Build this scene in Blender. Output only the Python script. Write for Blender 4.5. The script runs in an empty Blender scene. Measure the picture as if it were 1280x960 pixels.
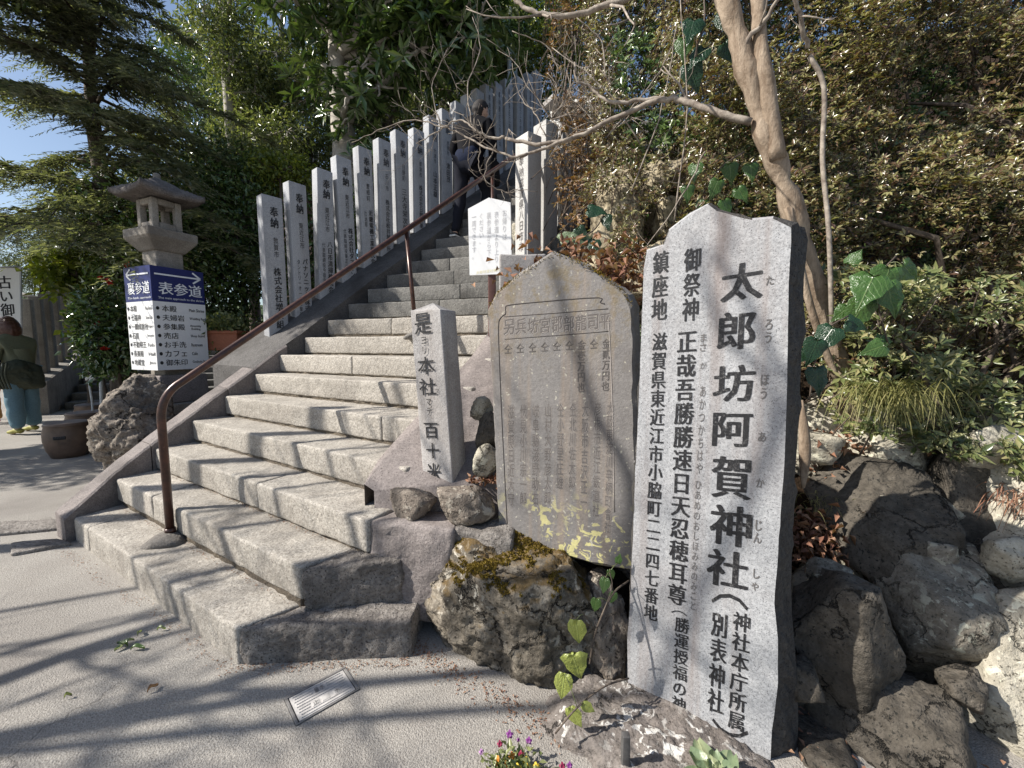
import bpy, math, random
import numpy as np
from mathutils import Vector, Matrix, noise

# ------------------------------------------------------------------ camera
SC = bpy.context.scene
COL = SC.collection
F = 515.0; PITCH = math.atan(48/515.0); CH = 1.25
cam_d = bpy.data.cameras.new('camera'); cam = bpy.data.objects.new('camera', cam_d); COL.objects.link(cam)
cam_d.sensor_width = 36; cam_d.lens = F/1280*36; cam_d.clip_start = 0.05; cam_d.clip_end = 500
cam.location = (0, 0, CH); cam.rotation_euler = (math.pi/2-PITCH, 0, 0)
SC.camera = cam
# ------------------------------------------------------------------ light
SUN_EL = math.radians(40); SUN_V = Vector((-0.985*math.cos(SUN_EL), -0.17*math.cos(SUN_EL), math.sin(SUN_EL))).normalized()
SKY_STRENGTH = 0.09; SUN_STRENGTH = 5.0; EXPOSURE = 0.68
w = bpy.data.worlds.new('World'); SC.world = w; w.use_nodes = True
wn = w.node_tree; bg = wn.nodes['Background']
sky = wn.nodes.new('ShaderNodeTexSky'); sky.sky_type = 'NISHITA'; sky.sun_disc = False
sky.sun_elevation = SUN_EL; sky.sun_rotation = math.atan2(SUN_V.x, SUN_V.y) % (2*math.pi)
sky.air_density = 1.0; sky.dust_density = 1.2; sky.ozone_density = 1.5
wn.links.new(sky.outputs[0], bg.inputs[0]); bg.inputs[1].default_value = SKY_STRENGTH
sl = bpy.data.lights.new('sun', 'SUN'); sl.energy = SUN_STRENGTH; sl.angle = math.radians(0.53); sl.color = (1.0, 0.95, 0.87)
so = bpy.data.objects.new('sun', sl); COL.objects.link(so); so.rotation_euler = SUN_V.to_track_quat('Z', 'Y').to_euler()
SC.view_settings.view_transform = 'Standard'; SC.view_settings.look = 'None'
SC.view_settings.exposure = EXPOSURE; SC.view_settings.gamma = 1.0
SC.cycles.max_bounces = 6; SC.cycles.transparent_max_bounces = 4

# ------------------------------------------------------------------ helpers
RNG = np.random.default_rng(7); random.seed(7)
cP, sP = math.cos(PITCH), math.sin(PITCH)
def ray(x, y):
    u = (x-640)/F; v = (480-y)/F
    return Vector((u, cP+v*sP, -sP+v*cP))
def atz(x, y, z): d = ray(x, y); return d*((z-CH)/d.z)+Vector((0, 0, CH))
def aty(x, y, Y): d = ray(x, y); return d*(Y/d.y)+Vector((0, 0, CH))
def onplane(x, y, P0, n):
    d = ray(x, y); O = Vector((0, 0, CH)); return O+d*((Vector(P0)-O).dot(n)/d.dot(n))
def V(*a): return Vector(a)

def tag(o, label=None, cat=None, group=None, kind=None):
    if label: o['label'] = label
    if cat: o['category'] = cat
    if group: o['group'] = group
    if kind: o['kind'] = kind
    return o
def thing(name, loc, label, cat, group=None, rz=0):
    o = bpy.data.objects.new(name, None); COL.objects.link(o); o.location = loc; o.rotation_euler = (0, 0, rz)
    o.empty_display_size = 0.1
    return tag(o, label, cat, group)
LOC = {}
def rootloc(o):
    p = Vector((0, 0, 0)); a = o
    while a is not None: p += Vector(a.location); a = a.parent
    return p
def mkmesh(name, vs, fs, smooth=True):
    me = bpy.data.meshes.new(name)
    if isinstance(fs, np.ndarray) and fs.ndim == 2:
        vs = np.asarray(vs, dtype=np.float32); n, k = fs.shape
        me.vertices.add(len(vs)); me.vertices.foreach_set('co', vs.ravel())
        me.loops.add(n*k); me.loops.foreach_set('vertex_index', fs.astype(np.int32).ravel())
        me.polygons.add(n); me.polygons.foreach_set('loop_start', np.arange(0, n*k, k, dtype=np.int32))
        me.update(calc_edges=True)
    else:
        me.from_pydata([tuple(v) for v in vs], [], [tuple(f) for f in fs]); me.update()
    if smooth and len(me.polygons): me.polygons.foreach_set('use_smooth', [True]*len(me.polygons))
    return me
def obj(name, me, mat, parent=None, label=None, kind=None):
    o = bpy.data.objects.new(name, me); COL.objects.link(o)
    if mat is not None and len(me.materials) == 0: me.materials.append(mat)
    if parent is not None: o.parent = parent
    return tag(o, label, None, None, kind)
def part(name, vs, fs, mat, parent=None, smooth=True, world=True, label=None, kind=None):
    """world=True: vertices are world coordinates, the parent has no rotation"""
    vs = np.array([tuple(v) for v in vs]) if not isinstance(vs, np.ndarray) else vs
    if world and parent is not None: vs = vs-np.array(rootloc(parent))
    return obj(name, mkmesh(name, vs, fs, smooth), mat, parent, label, kind)
def solo(name, vs, fs, mat, label, cat, group=None, smooth=True, kind=None):
    """a thing that is one mesh; its origin is put at the base"""
    vs = np.array([tuple(v) for v in vs]) if not isinstance(vs, np.ndarray) else vs
    c = np.array([(vs[:, 0].min()+vs[:, 0].max())/2, (vs[:, 1].min()+vs[:, 1].max())/2, vs[:, 2].min()])
    o = obj(name, mkmesh(name, vs-c, fs, smooth), mat); o.location = c
    return tag(o, label, cat, group, kind)
def join(lst):
    vs = []; fs = []; n = 0
    for v, f in lst:
        v = np.asarray([tuple(p) for p in v]); vs.append(v); fs += [tuple(i+n for i in q) for q in f]; n += len(v)
    return np.concatenate(vs), fs

# rounded, subdivided box mapped on a footprint --------------------------------
def axis_pts(h, r, cell):
    if r <= 0: inner = [-h, h]; return inner
    n = max(1, int(round(2*(h-r)/cell)))
    mid = [-(h-r)+2*(h-r)*i/n for i in range(n+1)]
    return [-h, -h+r*0.45]+mid+[h-r*0.45, h]
def rbox(hx, hy, hz, r, cell=10.0):
    r = min(r, hx*0.9, hy*0.9, hz*0.9)
    X, Y, Z = axis_pts(hx, r, cell), axis_pts(hy, r, cell), axis_pts(hz, r, cell)
    nx, ny, nz = len(X)-1, len(Y)-1, len(Z)-1
    idx = {}; vs = []; fs = []
    def vid(i, j, k):
        t = (i, j, k)
        if t not in idx:
            p = (X[i], Y[j], Z[k]); q = [max(-(h-r), min(h-r, c)) for c, h in zip(p, (hx, hy, hz))]
            d = [a-b for a, b in zip(p, q)]; L = math.sqrt(sum(c*c for c in d))
            if L > 1e-9 and r > 0: p = tuple(b+r*c/L for b, c in zip(q, d))
            idx[t] = len(vs); vs.append(p)
        return idx[t]
    for i in range(nx):
        for j in range(ny):
            fs.append((vid(i, j, 0), vid(i, j+1, 0), vid(i+1, j+1, 0), vid(i+1, j, 0)))
            fs.append((vid(i, j, nz), vid(i+1, j, nz), vid(i+1, j+1, nz), vid(i, j+1, nz)))
    for i in range(nx):
        for k in range(nz):
            fs.append((vid(i, 0, k), vid(i+1, 0, k), vid(i+1, 0, k+1), vid(i, 0, k+1)))
            fs.append((vid(i, ny, k), vid(i, ny, k+1), vid(i+1, ny, k+1), vid(i+1, ny, k)))
    for j in range(ny):
        for k in range(nz):
            fs.append((vid(0, j, k), vid(0, j, k+1), vid(0, j+1, k+1), vid(0, j+1, k)))
            fs.append((vid(nx, j, k), vid(nx, j+1, k), vid(nx, j+1, k+1), vid(nx, j, k+1)))
    return np.array(vs), fs
def nz3(p, f, o=0.0):
    q = Vector((p[0]*f+o, p[1]*f+o*1.7, p[2]*f-o)); return noise.noise(q)
def roughen(vs, fs, amp, freq, seed=0, octaves=3):
    me = bpy.data.meshes.new('tmp'); me.from_pydata([tuple(v) for v in vs], [], fs); me.update()
    n = np.empty(len(vs)*3, dtype=np.float32); me.vertices.foreach_get('normal', n) if False else None
    nr = np.array([tuple(v.normal) for v in me.vertices]); bpy.data.meshes.remove(me)
    d = np.array([noise.fractal(Vector((v[0]*freq+seed*3.1, v[1]*freq-seed*1.7, v[2]*freq+seed)), 0.7, 2.1, octaves) for v in vs])
    return vs+nr*(d*amp)[:, None]
def footblock(FL, FR, BR, BL, z0, z1, r=0.02, cell=0.05, amp=0.004, freq=9, seed=0):
    FL, FR, BR, BL = [np.array(p[:2], float) for p in (FL, FR, BR, BL)]
    hx = (np.linalg.norm(FR-FL)+np.linalg.norm(BR-BL))/4; hy = (np.linalg.norm(BL-FL)+np.linalg.norm(BR-FR))/4; hz = (z1-z0)/2
    v, f = rbox(hx, hy, hz, r, cell)
    u = (v[:, 0]/hx+1)/2; t = (v[:, 1]/hy+1)/2
    xy = ((1-u)*(1-t))[:, None]*FL+(u*(1-t))[:, None]*FR+(u*t)[:, None]*BR+((1-u)*t)[:, None]*BL
    vs = np.column_stack([xy, v[:, 2]+(z0+z1)/2])
    if amp: vs = roughen(vs, f, amp, freq, seed)
    return vs, f
def prism(poly, z0, z1):
    """vertical prism over an xy polygon (counter-clockwise)"""
    n = len(poly); vs = [(p[0], p[1], z0) for p in poly]+[(p[0], p[1], z1) for p in poly]
    fs = [tuple(range(n-1, -1, -1)), tuple(range(n, 2*n))]+[(i, (i+1) % n, n+(i+1) % n, n+i) for i in range(n)]
    return vs, fs
def tube(pts, rad, sides=8, cap=True):
    pts = [Vector(p) for p in pts]; n = len(pts)
    if not hasattr(rad, '__len__'): rad = [rad]*n
    vs = []; fs = []; up = None
    for i, p in enumerate(pts):
        t = (pts[min(i+1, n-1)]-pts[max(i-1, 0)]).normalized()
        if up is None: up = t.orthogonal().normalized()
        else:
            up = up-t*up.dot(t)
            up = up.normalized() if up.length > 1e-6 else t.orthogonal().normalized()
        b = t.cross(up)
        for k in range(sides):
            a = 2*math.pi*k/sides; vs.append(p+(up*math.cos(a)+b*math.sin(a))*rad[i])
    for i in range(n-1):
        for k in range(sides):
            k2 = (k+1) % sides; fs.append((i*sides+k, i*sides+k2, (i+1)*sides+k2, (i+1)*sides+k))
    if cap: fs.append(tuple(range(sides-1, -1, -1))); fs.append(tuple((n-1)*sides+k for k in range(sides)))
    return vs, fs
def smoothpath(pts, k=4):
    pts = [Vector(p) for p in pts]; out = []
    P = [pts[0]*2-pts[1]]+pts+[pts[-1]*2-pts[-2]]
    for i in range(1, len(P)-2):
        for j in range(k):
            t = j/k; a, b, c, d = P[i-1], P[i], P[i+1], P[i+2]
            out.append(0.5*((2*b)+(c-a)*t+(2*a-5*b+4*c-d)*t*t+(-a+3*b-3*c+d)*t*t*t))
    out.append(pts[-1]); return out
def lathe(prof, seg=24, c=(0, 0, 0)):
    vs = []; fs = []
    for r, z in prof:
        for k in range(seg):
            a = 2*math.pi*k/seg; vs.append((c[0]+r*math.cos(a), c[1]+r*math.sin(a), c[2]+z))
    for i in range(len(prof)-1):
        for k in range(seg):
            k2 = (k+1) % seg; fs.append((i*seg+k, i*seg+k2, (i+1)*seg+k2, (i+1)*seg+k))
    return vs, fs
_ico = {}
def ico(level):
    if level not in _ico:
        import bmesh
        bm = bmesh.new(); bmesh.ops.create_icosphere(bm, subdivisions=level, radius=1)
        _ico[level] = (np.array([tuple(v.co) for v in bm.verts]), [tuple(v.index for v in f.verts) for f in bm.faces]); bm.free()
    return _ico[level]
def rock(c, size, seed, level=5, nplanes=16, sharp=26.0, amp=0.05, freq=2.2, rz=0.0, flat_top=None, tilt=(0, 0)):
    """faceted boulder: soft intersection of random half-spaces, plus fractal relief"""
    rs = np.random.default_rng(seed); D, fs = ico(level)
    N = rs.normal(size=(nplanes, 3)); N /= np.linalg.norm(N, axis=1)[:, None]; H = rs.uniform(0.66, 0.98, nplanes)
    N = np.vstack([N, np.eye(3), -np.eye(3)]); H = np.concatenate([H, np.ones(6)])
    if flat_top is not None: N = np.vstack([N, [0, 0, 1]]); H = np.append(H, flat_top)
    q = np.clip(D@N.T, 0, None)/H
    r = 1.0/np.power(np.sum(q**sharp, axis=1), 1/sharp)
    P = D*r[:, None]*np.array(size)/2
    S = max(size)
    d = np.array([0.62*noise.fractal(Vector((p[0]/S*freq*3.2+seed, p[1]/S*freq*3.2-seed, p[2]/S*freq*3.2)), 0.5, 2.2, 7) for p in P])
    d2 = np.array([noise.ridged_multi_fractal(Vector((p[0]/S*freq*2.4-seed, p[1]/S*freq*1.4, p[2]/S*freq*3.4+seed)), 1.0, 2.0, 4, 1.0, 2.0) for p in P])
    P = P+D*((d*amp+(d2-1.2)*amp*0.35)*S)[:, None]
    R = np.array(Matrix.Rotation(rz, 3, 'Z')@Matrix.Rotation(tilt[0], 3, 'X')@Matrix.Rotation(tilt[1], 3, 'Y'))
    return P@R.T+np.array(c), fs

# leaves ------------------------------------------------------------------
def unit(a): return a/np.maximum(np.linalg.norm(a, axis=1), 1e-9)[:, None]
def leaves(P, D, Nn, L, W, fold=0.25, droop=0.15, wide=0.45):
    """P base, D direction, Nn normal, L length, W width: two folded triangles each side of the midrib (4 tris)"""
    D = unit(D); S = unit(np.cross(D, Nn)); Nn = unit(np.cross(S, D)); n = len(P)
    L = np.broadcast_to(L, n)[:, None]; W = np.broadcast_to(W, n)[:, None]
    b = P; m = P+D*L*wide; t = P+D*L-Nn*L*droop
    l = m+S*W/2+Nn*W*fold; r = m-S*W/2+Nn*W*fold
    vs = np.stack([b, r, t, l], 1).reshape(-1, 3)
    i = np.arange(n)[:, None]*4
    fs = np.concatenate([i+np.array([[0, 1, 2]]), i+np.array([[0, 2, 3]])], 1).reshape(-1, 3)
    return vs, fs
def rand_dirs(n): return unit(RNG.normal(size=(n, 3)))
def blob_points(n, c, rad, shell=0.5):
    d = rand_dirs(n); r = RNG.uniform(0, 1, n)**(1/3.0); r = shell+(1-shell)*r
    return np.array(c)+d*r[:, None]*np.array(rad), d
def nparts(lst):
    vs = []; fs = []; n = 0
    for v, f in lst: vs.append(v); fs.append(f+n); n += len(v)
    return np.concatenate(vs), np.concatenate(fs)
def tris(v, f):
    out = []
    for q in f:
        for i in range(1, len(q)-1): out.append((q[0], q[i], q[i+1]))
    return np.array([tuple(p) for p in v]), np.array(out)

# ------------------------------------------------------------------ materials
class NT:
    def __init__(s, name):
        s.m = bpy.data.materials.new(name); s.m.use_nodes = True; s.t = s.m.node_tree; s.b = s.t.nodes['Principled BSDF']
        s.out = s.t.nodes['Material Output']; s.co = None
    def n(s, ty, **k):
        o = s.t.nodes.new(ty)
        for a, b in k.items():
            if a.startswith('i_'):
                key = a[2:]; key = int(key) if key.isdigit() else key.replace('_', ' '); s.put(o.inputs[key], b)
            else: setattr(o, a, b)
        return o
    def put(s, sock, val):
        if hasattr(val, 'is_linked') or hasattr(val, 'links'): s.t.links.new(val, sock)
        else:
            if hasattr(val, '__len__') and len(val) == 3 and sock.type == 'RGBA': val = (*val, 1)
            sock.default_value = val
    def coord(s):
        if s.co is None: s.co = s.n('ShaderNodeTexCoord').outputs['Object']
        return s.co
    def noise(s, scale, detail=4, rough=0.55, dist=0.0, vec=None, out='Fac'):
        return s.n('ShaderNodeTexNoise', i_Vector=vec or s.coord(), i_Scale=scale, i_Detail=detail, i_Roughness=rough, i_Distortion=dist).outputs[out]
    def voro(s, scale, feature='F1', out='Distance', vec=None):
        return s.n('ShaderNodeTexVoronoi', feature=feature, i_Vector=vec or s.coord(), i_Scale=scale).outputs[out]
    def map(s, loc=(0, 0, 0), sc=(1, 1, 1), rot=(0, 0, 0)):
        return s.n('ShaderNodeMapping', i_Vector=s.coord(), i_Location=loc, i_Rotation=rot, i_Scale=sc).outputs[0]
    def ramp(s, fac, *stops, mode='LINEAR'):
        r = s.n('ShaderNodeValToRGB', i_Fac=fac); e = r.color_ramp.elements; r.color_ramp.interpolation = mode
        while len(e) < len(stops): e.new(0.5)
        for el, (p, c) in zip(e, stops):
            el.position = p; el.color = (c, c, c, 1) if not hasattr(c, '__len__') else (*c[:3], 1)
        return r.outputs[0]
    def mix(s, fac, a, b, mode='MIX'):
        o = s.n('ShaderNodeMix', data_type='RGBA', blend_type=mode); s.put(o.inputs[0], fac); s.put(o.inputs[6], a); s.put(o.inputs[7], b); return o.outputs[2]
    def math(s, op, a, b=0.0):
        o = s.n('ShaderNodeMath', operation=op); s.put(o.inputs[0], a); s.put(o.inputs[1], b); return o.outputs[0]
    def bump(s, h, strength=0.4, dist=0.01, normal=None):
        o = s.n('ShaderNodeBump', i_Height=h, i_Strength=strength, i_Distance=dist)
        if normal is not None: s.put(o.inputs['Normal'], normal)
        return o.outputs[0]
    def done(s, col, rough=0.85, normal=None, spec=0.3, metal=0.0):
        s.put(s.b.inputs['Base Color'], col); s.put(s.b.inputs['Roughness'], rough); s.put(s.b.inputs['Specular IOR Level'], spec); s.put(s.b.inputs['Metallic'], metal)
        if normal is not None: s.put(s.b.inputs['Normal'], normal)
        return s.m
    def up(s):
        g = s.n('ShaderNodeNewGeometry'); x = s.n('ShaderNodeSeparateXYZ', i_Vector=g.outputs['True Normal' if False else 'Normal']); return x.outputs[2]

def granite(name, light, mid, dark, stain=(0.12, 0.10, 0.085), stain_amt=0.5, grain=90, bump=0.5, coarse=14, lichen=None, streak=0.0, moss=0.0, crack=0.0):
    s = NT(name); rnd = s.n('ShaderNodeObjectInfo').outputs['Random']; off = s.n('ShaderNodeCombineXYZ', i_X=s.math('MULTIPLY', rnd, 13.0), i_Y=s.math('MULTIPLY', rnd, 7.0), i_Z=s.math('MULTIPLY', rnd, 3.0)).outputs[0]
    s.co = s.n('ShaderNodeVectorMath', operation='ADD', i_0=s.n('ShaderNodeTexCoord').outputs['Object'], i_1=off).outputs[0]
    a = s.noise(grain, 3, 0.75); b = s.noise(grain*2.3, 2, 0.7)
    col = s.mix(s.ramp(a, (0.36, 0), (0.62, 1)), mid, light)
    col = s.mix(s.ramp(b, (0.34, 1), (0.42, 0)), col, dark)
    big = s.noise(2.3, 7, 0.65, 0.3)
    col = s.mix(s.math('MULTIPLY', s.ramp(big, (0.46, 0), (0.68, 1)), stain_amt), col, stain)
    mid_n = s.noise(9, 5, 0.7)
    col = s.mix(s.math('MULTIPLY', s.ramp(mid_n, (0.5, 0), (0.7, 1)), stain_amt*0.6), col, tuple(c*0.45 for c in mid))
    if streak:
        st = s.noise(1.0, 4, 0.6, vec=s.map(sc=(11, 11, 0.55)))
        col = s.mix(s.math('MULTIPLY', s.ramp(st, (0.48, 0), (0.72, 1)), streak), col, stain)
    if lichen:
        vor = s.noise(26, 4, 0.6, 0.6); msk = s.noise(3.0, 3, 0.5)
        m = s.math('MULTIPLY', s.ramp(vor, (0.56, 0), (0.60, 1)), s.ramp(msk, (0.42, 0), (0.56, 1)))
        col = s.mix(m, col, lichen)
    if moss:
        ms = s.noise(6, 6, 0.75); m = s.math('MULTIPLY', s.ramp(ms, (0.42, 0), (0.5, 1)), s.ramp(s.up(), (0.45, 0), (0.72, 1)))
        m = s.math('MULTIPLY', m, moss)
        col = s.mix(m, col, s.mix(s.noise(70, 3, 0.7), (0.045, 0.03, 0.01), (0.21, 0.125, 0.03)))
    col = s.mix(1.0, col, s.ramp(rnd, (0, 0.80), (1, 1.0)), 'MULTIPLY')
    h = s.math('ADD', s.math('MULTIPLY', s.noise(coarse, 6, 0.7), 1.0), s.math('MULTIPLY', s.noise(grain*0.6, 4, 0.75), 0.45))
    if crack:
        dv = s.n('ShaderNodeVectorMath', operation='ADD', i_0=s.coord(), i_1=s.n('ShaderNodeVectorMath', operation='SCALE', i_0=s.n('ShaderNodeTexNoise', i_Vector=s.coord(), i_Scale=5.0, i_Detail=6.0, i_Roughness=0.7).outputs['Color'], i_Scale=0.30).outputs[0]).outputs[0]
        cr = s.ramp(s.voro(3.2, 'DISTANCE_TO_EDGE', vec=dv), (0.0, 1), (0.022, 0)); cr = s.math('MULTIPLY', cr, s.ramp(s.noise(3.5, 3, 0.6), (0.45, 0), (0.55, 1)))
        col = s.mix(s.math('MULTIPLY', cr, crack), col, tuple(c*0.25 for c in dark)); h = s.math('SUBTRACT', h, s.math('MULTIPLY', cr, 1.2))
    return s.done(col, s.ramp(a, (0, 0.9), (1, 0.72)), s.bump(h, bump, 0.02), 0.25)

M = {}
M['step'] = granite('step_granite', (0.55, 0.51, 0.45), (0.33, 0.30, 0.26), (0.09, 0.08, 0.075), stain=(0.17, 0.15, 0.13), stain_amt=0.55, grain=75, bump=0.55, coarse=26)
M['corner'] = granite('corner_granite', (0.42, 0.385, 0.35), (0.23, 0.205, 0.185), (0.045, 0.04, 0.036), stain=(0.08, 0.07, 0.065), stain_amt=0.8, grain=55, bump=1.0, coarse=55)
M['upper_step'] = granite('shaded_step_granite', (0.25, 0.24, 0.22), (0.15, 0.145, 0.135), (0.07, 0.065, 0.06), stain=(0.07, 0.065, 0.06), stain_amt=0.75, grain=75, bump=0.55, coarse=24)  # step granite darkened for the upper flight lying in shade
M['curb'] = granite('curb_granite', (0.33, 0.29, 0.27), (0.22, 0.19, 0.18), (0.07, 0.06, 0.06), stain=(0.09, 0.08, 0.075), stain_amt=0.7, grain=85, bump=0.45, coarse=20)
M['apron'] = granite('shaded_apron_stone', (0.15, 0.14, 0.135), (0.10, 0.095, 0.09), (0.04, 0.037, 0.035), stain=(0.045, 0.04, 0.036), stain_amt=0.8, grain=80, bump=0.5, coarse=18)  # curb granite darkened to put the shade over the apron into its colour
M['ramp'] = granite('ramp_concrete', (0.27, 0.235, 0.22), (0.19, 0.165, 0.155), (0.09, 0.075, 0.07), stain=(0.10, 0.085, 0.08), stain_amt=0.5, grain=60, bump=0.3, coarse=14)
M['stele'] = granite('stele_granite', (0.47, 0.475, 0.485), (0.31, 0.315, 0.325), (0.11, 0.11, 0.12), stain=(0.24, 0.19, 0.17), stain_amt=0.3, grain=120, bump=0.22, coarse=30, streak=0.85)
M['stele_edge'] = granite('stele_rough_shaded_edge', (0.085, 0.08, 0.075), (0.05, 0.047, 0.045), (0.015, 0.014, 0.013), grain=60, bump=0.9, coarse=24)  # rough broken edge, darkened for the side facing away from the sun
M['pillar'] = granite('pillar_granite', (0.52, 0.50, 0.48), (0.36, 0.34, 0.33), (0.13, 0.12, 0.12), stain=(0.2, 0.17, 0.15), stain_amt=0.45, grain=120, bump=0.2, coarse=30, streak=0.4)
M['post'] = granite('post_granite', (0.52, 0.53, 0.55), (0.37, 0.38, 0.40), (0.2, 0.2, 0.21), stain=(0.25, 0.24, 0.24), stain_amt=0.35, grain=110, bump=0.12, coarse=18, streak=0.35)
M['sunlit_post'] = granite('sunlit_post_granite', (0.68, 0.67, 0.65), (0.50, 0.49, 0.47), (0.25, 0.24, 0.23), stain=(0.3, 0.27, 0.24), stain_amt=0.3, grain=110, bump=0.12, coarse=18, streak=0.3)  # post granite lightened to stand in for sun on the faces
M['oldpost'] = granite('old_post_granite', (0.30, 0.28, 0.25), (0.2, 0.185, 0.165), (0.09, 0.085, 0.08), stain=(0.10, 0.09, 0.075), stain_amt=0.6, grain=90, bump=0.3, coarse=18, streak=0.5)
M['lantern'] = granite('lantern_stone', (0.42, 0.385, 0.335), (0.29, 0.26, 0.225), (0.12, 0.11, 0.09), stain=(0.13, 0.11, 0.09), stain_amt=0.6, grain=80, bump=0.5, coarse=20)
M['lantern_roof'] = granite('lantern_roof_stone', (0.24, 0.215, 0.20), (0.15, 0.13, 0.12), (0.05, 0.045, 0.04), stain=(0.06, 0.05, 0.045), stain_amt=0.9, grain=50, bump=0.9, coarse=14)
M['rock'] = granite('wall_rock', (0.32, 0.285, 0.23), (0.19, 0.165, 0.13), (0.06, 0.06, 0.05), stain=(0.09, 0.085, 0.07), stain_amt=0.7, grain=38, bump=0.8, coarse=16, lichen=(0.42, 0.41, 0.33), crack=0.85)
M['rock_shaded'] = granite('shaded_wall_rock', (0.15, 0.13, 0.105), (0.085, 0.073, 0.058), (0.025, 0.025, 0.022), stain=(0.04, 0.036, 0.03), stain_amt=0.7, grain=38, bump=0.9, coarse=16, crack=0.85)  # wall rock toned down for the stones in the stele's shade
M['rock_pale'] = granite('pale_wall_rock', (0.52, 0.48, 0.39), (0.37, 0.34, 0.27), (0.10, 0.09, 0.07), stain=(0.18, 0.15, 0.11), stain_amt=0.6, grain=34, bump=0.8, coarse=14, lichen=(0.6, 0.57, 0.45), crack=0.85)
M['rock_brown'] = granite('brown_rock', (0.33, 0.28, 0.23), (0.2, 0.165, 0.135), (0.05, 0.042, 0.035), stain=(0.08, 0.065, 0.055), stain_amt=0.8, grain=30, bump=1.0, coarse=12, lichen=(0.4, 0.36, 0.3), crack=0.85)
M['mossrock'] = granite('mossy_rock', (0.31, 0.27, 0.215), (0.13, 0.11, 0.085), (0.04, 0.035, 0.028), stain=(0.05, 0.043, 0.033), stain_amt=1.0, grain=24, bump=1.0, coarse=13, lichen=(0.55, 0.51, 0.43), moss=0.8, crack=0.85)
M['lichenrock'] = granite('lichen_rock', (0.25, 0.22, 0.20), (0.16, 0.14, 0.125), (0.08, 0.07, 0.06), stain=(0.13, 0.105, 0.09), stain_amt=0.6, grain=45, bump=0.8, coarse=16, lichen=(0.68, 0.66, 0.62), crack=0.85)
M['yellowrock'] = granite('ochre_rock', (0.50, 0.43, 0.30), (0.34, 0.285, 0.185), (0.07, 0.05, 0.03), stain=(0.10, 0.075, 0.045), stain_amt=0.9, grain=26, bump=1.0, coarse=9, crack=0.85)

def slate():
    s = NT('slate_slab')
    a = s.noise(85, 3, 0.7); col = s.mix(a, (0.125, 0.117, 0.112), (0.255, 0.24, 0.23))
    st = s.noise(1.0, 4, 0.6, vec=s.map(sc=(16, 16, 0.7)))
    col = s.mix(s.ramp(st, (0.5, 0), (0.72, 0.65)), col, (0.28, 0.215, 0.16))
    col = s.mix(s.ramp(s.noise(4, 5, 0.6), (0.5, 0), (0.75, 0.6)), col, (0.09, 0.08, 0.08))
    z = s.n('ShaderNodeSeparateXYZ', i_Vector=s.coord()).outputs[2]
    low = s.ramp(z, (0.12, 1), (0.34, 0))
    spots = s.ramp(s.noise(24, 3, 0.55, 0.8), (0.545, 0), (0.575, 1)); clus = s.ramp(s.noise(5, 2, 0.5), (0.40, 0), (0.5, 1))
    col = s.mix(s.math('MULTIPLY', s.math('MULTIPLY', spots, clus), low), col, (0.50, 0.46, 0.22))
    sp2 = s.ramp(s.noise(60, 2, 0.5), (0.68, 0), (0.70, 0.8)); col = s.mix(sp2, col, (0.42, 0.40, 0.33))
    top = s.math('MULTIPLY', s.ramp(z, (0.70, 0), (1.0, 1)), s.ramp(s.noise(14, 5, 0.7), (0.5, 0), (0.62, 0.7)))
    col = s.mix(top, col, (0.17, 0.135, 0.08))
    return s.done(col, 0.8, s.bump(s.math('ADD', s.noise(22, 5, 0.7), a), 0.25, 0.01), 0.3)
M['slate'] = slate()

def ground_mat():
    s = NT('exposed_aggregate')
    g = s.noise(115, 3, 0.8); g2 = s.voro(190)
    col = s.mix(s.ramp(g, (0.32, 0), (0.66, 1)), (0.225, 0.208, 0.187), (0.43, 0.405, 0.365))
    col = s.mix(s.ramp(s.noise(210, 2, 0.7), (0.33, 1), (0.42, 0)), col, (0.12, 0.10, 0.09))
    col = s.mix(s.ramp(s.noise(1.1, 6, 0.6), (0.42, 0), (0.72, 0.75)), col, (0.17, 0.152, 0.138))
    col = s.mix(s.ramp(s.noise(7, 5, 0.7), (0.55, 0), (0.8, 0.4)), col, (0.22, 0.19, 0.165))
    cr = s.voro(0.75, 'DISTANCE_TO_EDGE', vec=s.n('ShaderNodeVectorMath', operation='ADD', i_0=s.coord(), i_1=s.n('ShaderNodeTexNoise', i_Vector=s.coord(), i_Scale=3.0, i_Detail=5.0).outputs['Color']).outputs[0])
    crack = s.math('MULTIPLY', s.ramp(cr, (0.0, 1), (0.006, 0)), s.ramp(s.noise(1.3, 2), (0.5, 0), (0.56, 1)))
    col = s.mix(s.math('MULTIPLY', crack, 0.6), col, (0.08, 0.07, 0.06))
    h = s.math('ADD', s.math('MULTIPLY', g, 1.0), s.math('MULTIPLY', g2, 0.7))
    h = s.math('SUBTRACT', h, s.math('MULTIPLY', crack, 0.6))
    return s.done(col, 0.85, s.bump(h, 0.5, 0.008), 0.3)
M['ground'] = ground_mat()
def soil():
    s = NT('leafy_soil'); a = s.noise(30, 6, 0.8)
    col = s.ramp(a, (0.3, (0.02, 0.014, 0.01)), (0.55, (0.06, 0.04, 0.026)), (0.75, (0.14, 0.085, 0.05)))
    return s.done(col, 0.95, s.bump(a, 1.0, 0.05), 0.1)
M['soil'] = soil()
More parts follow.
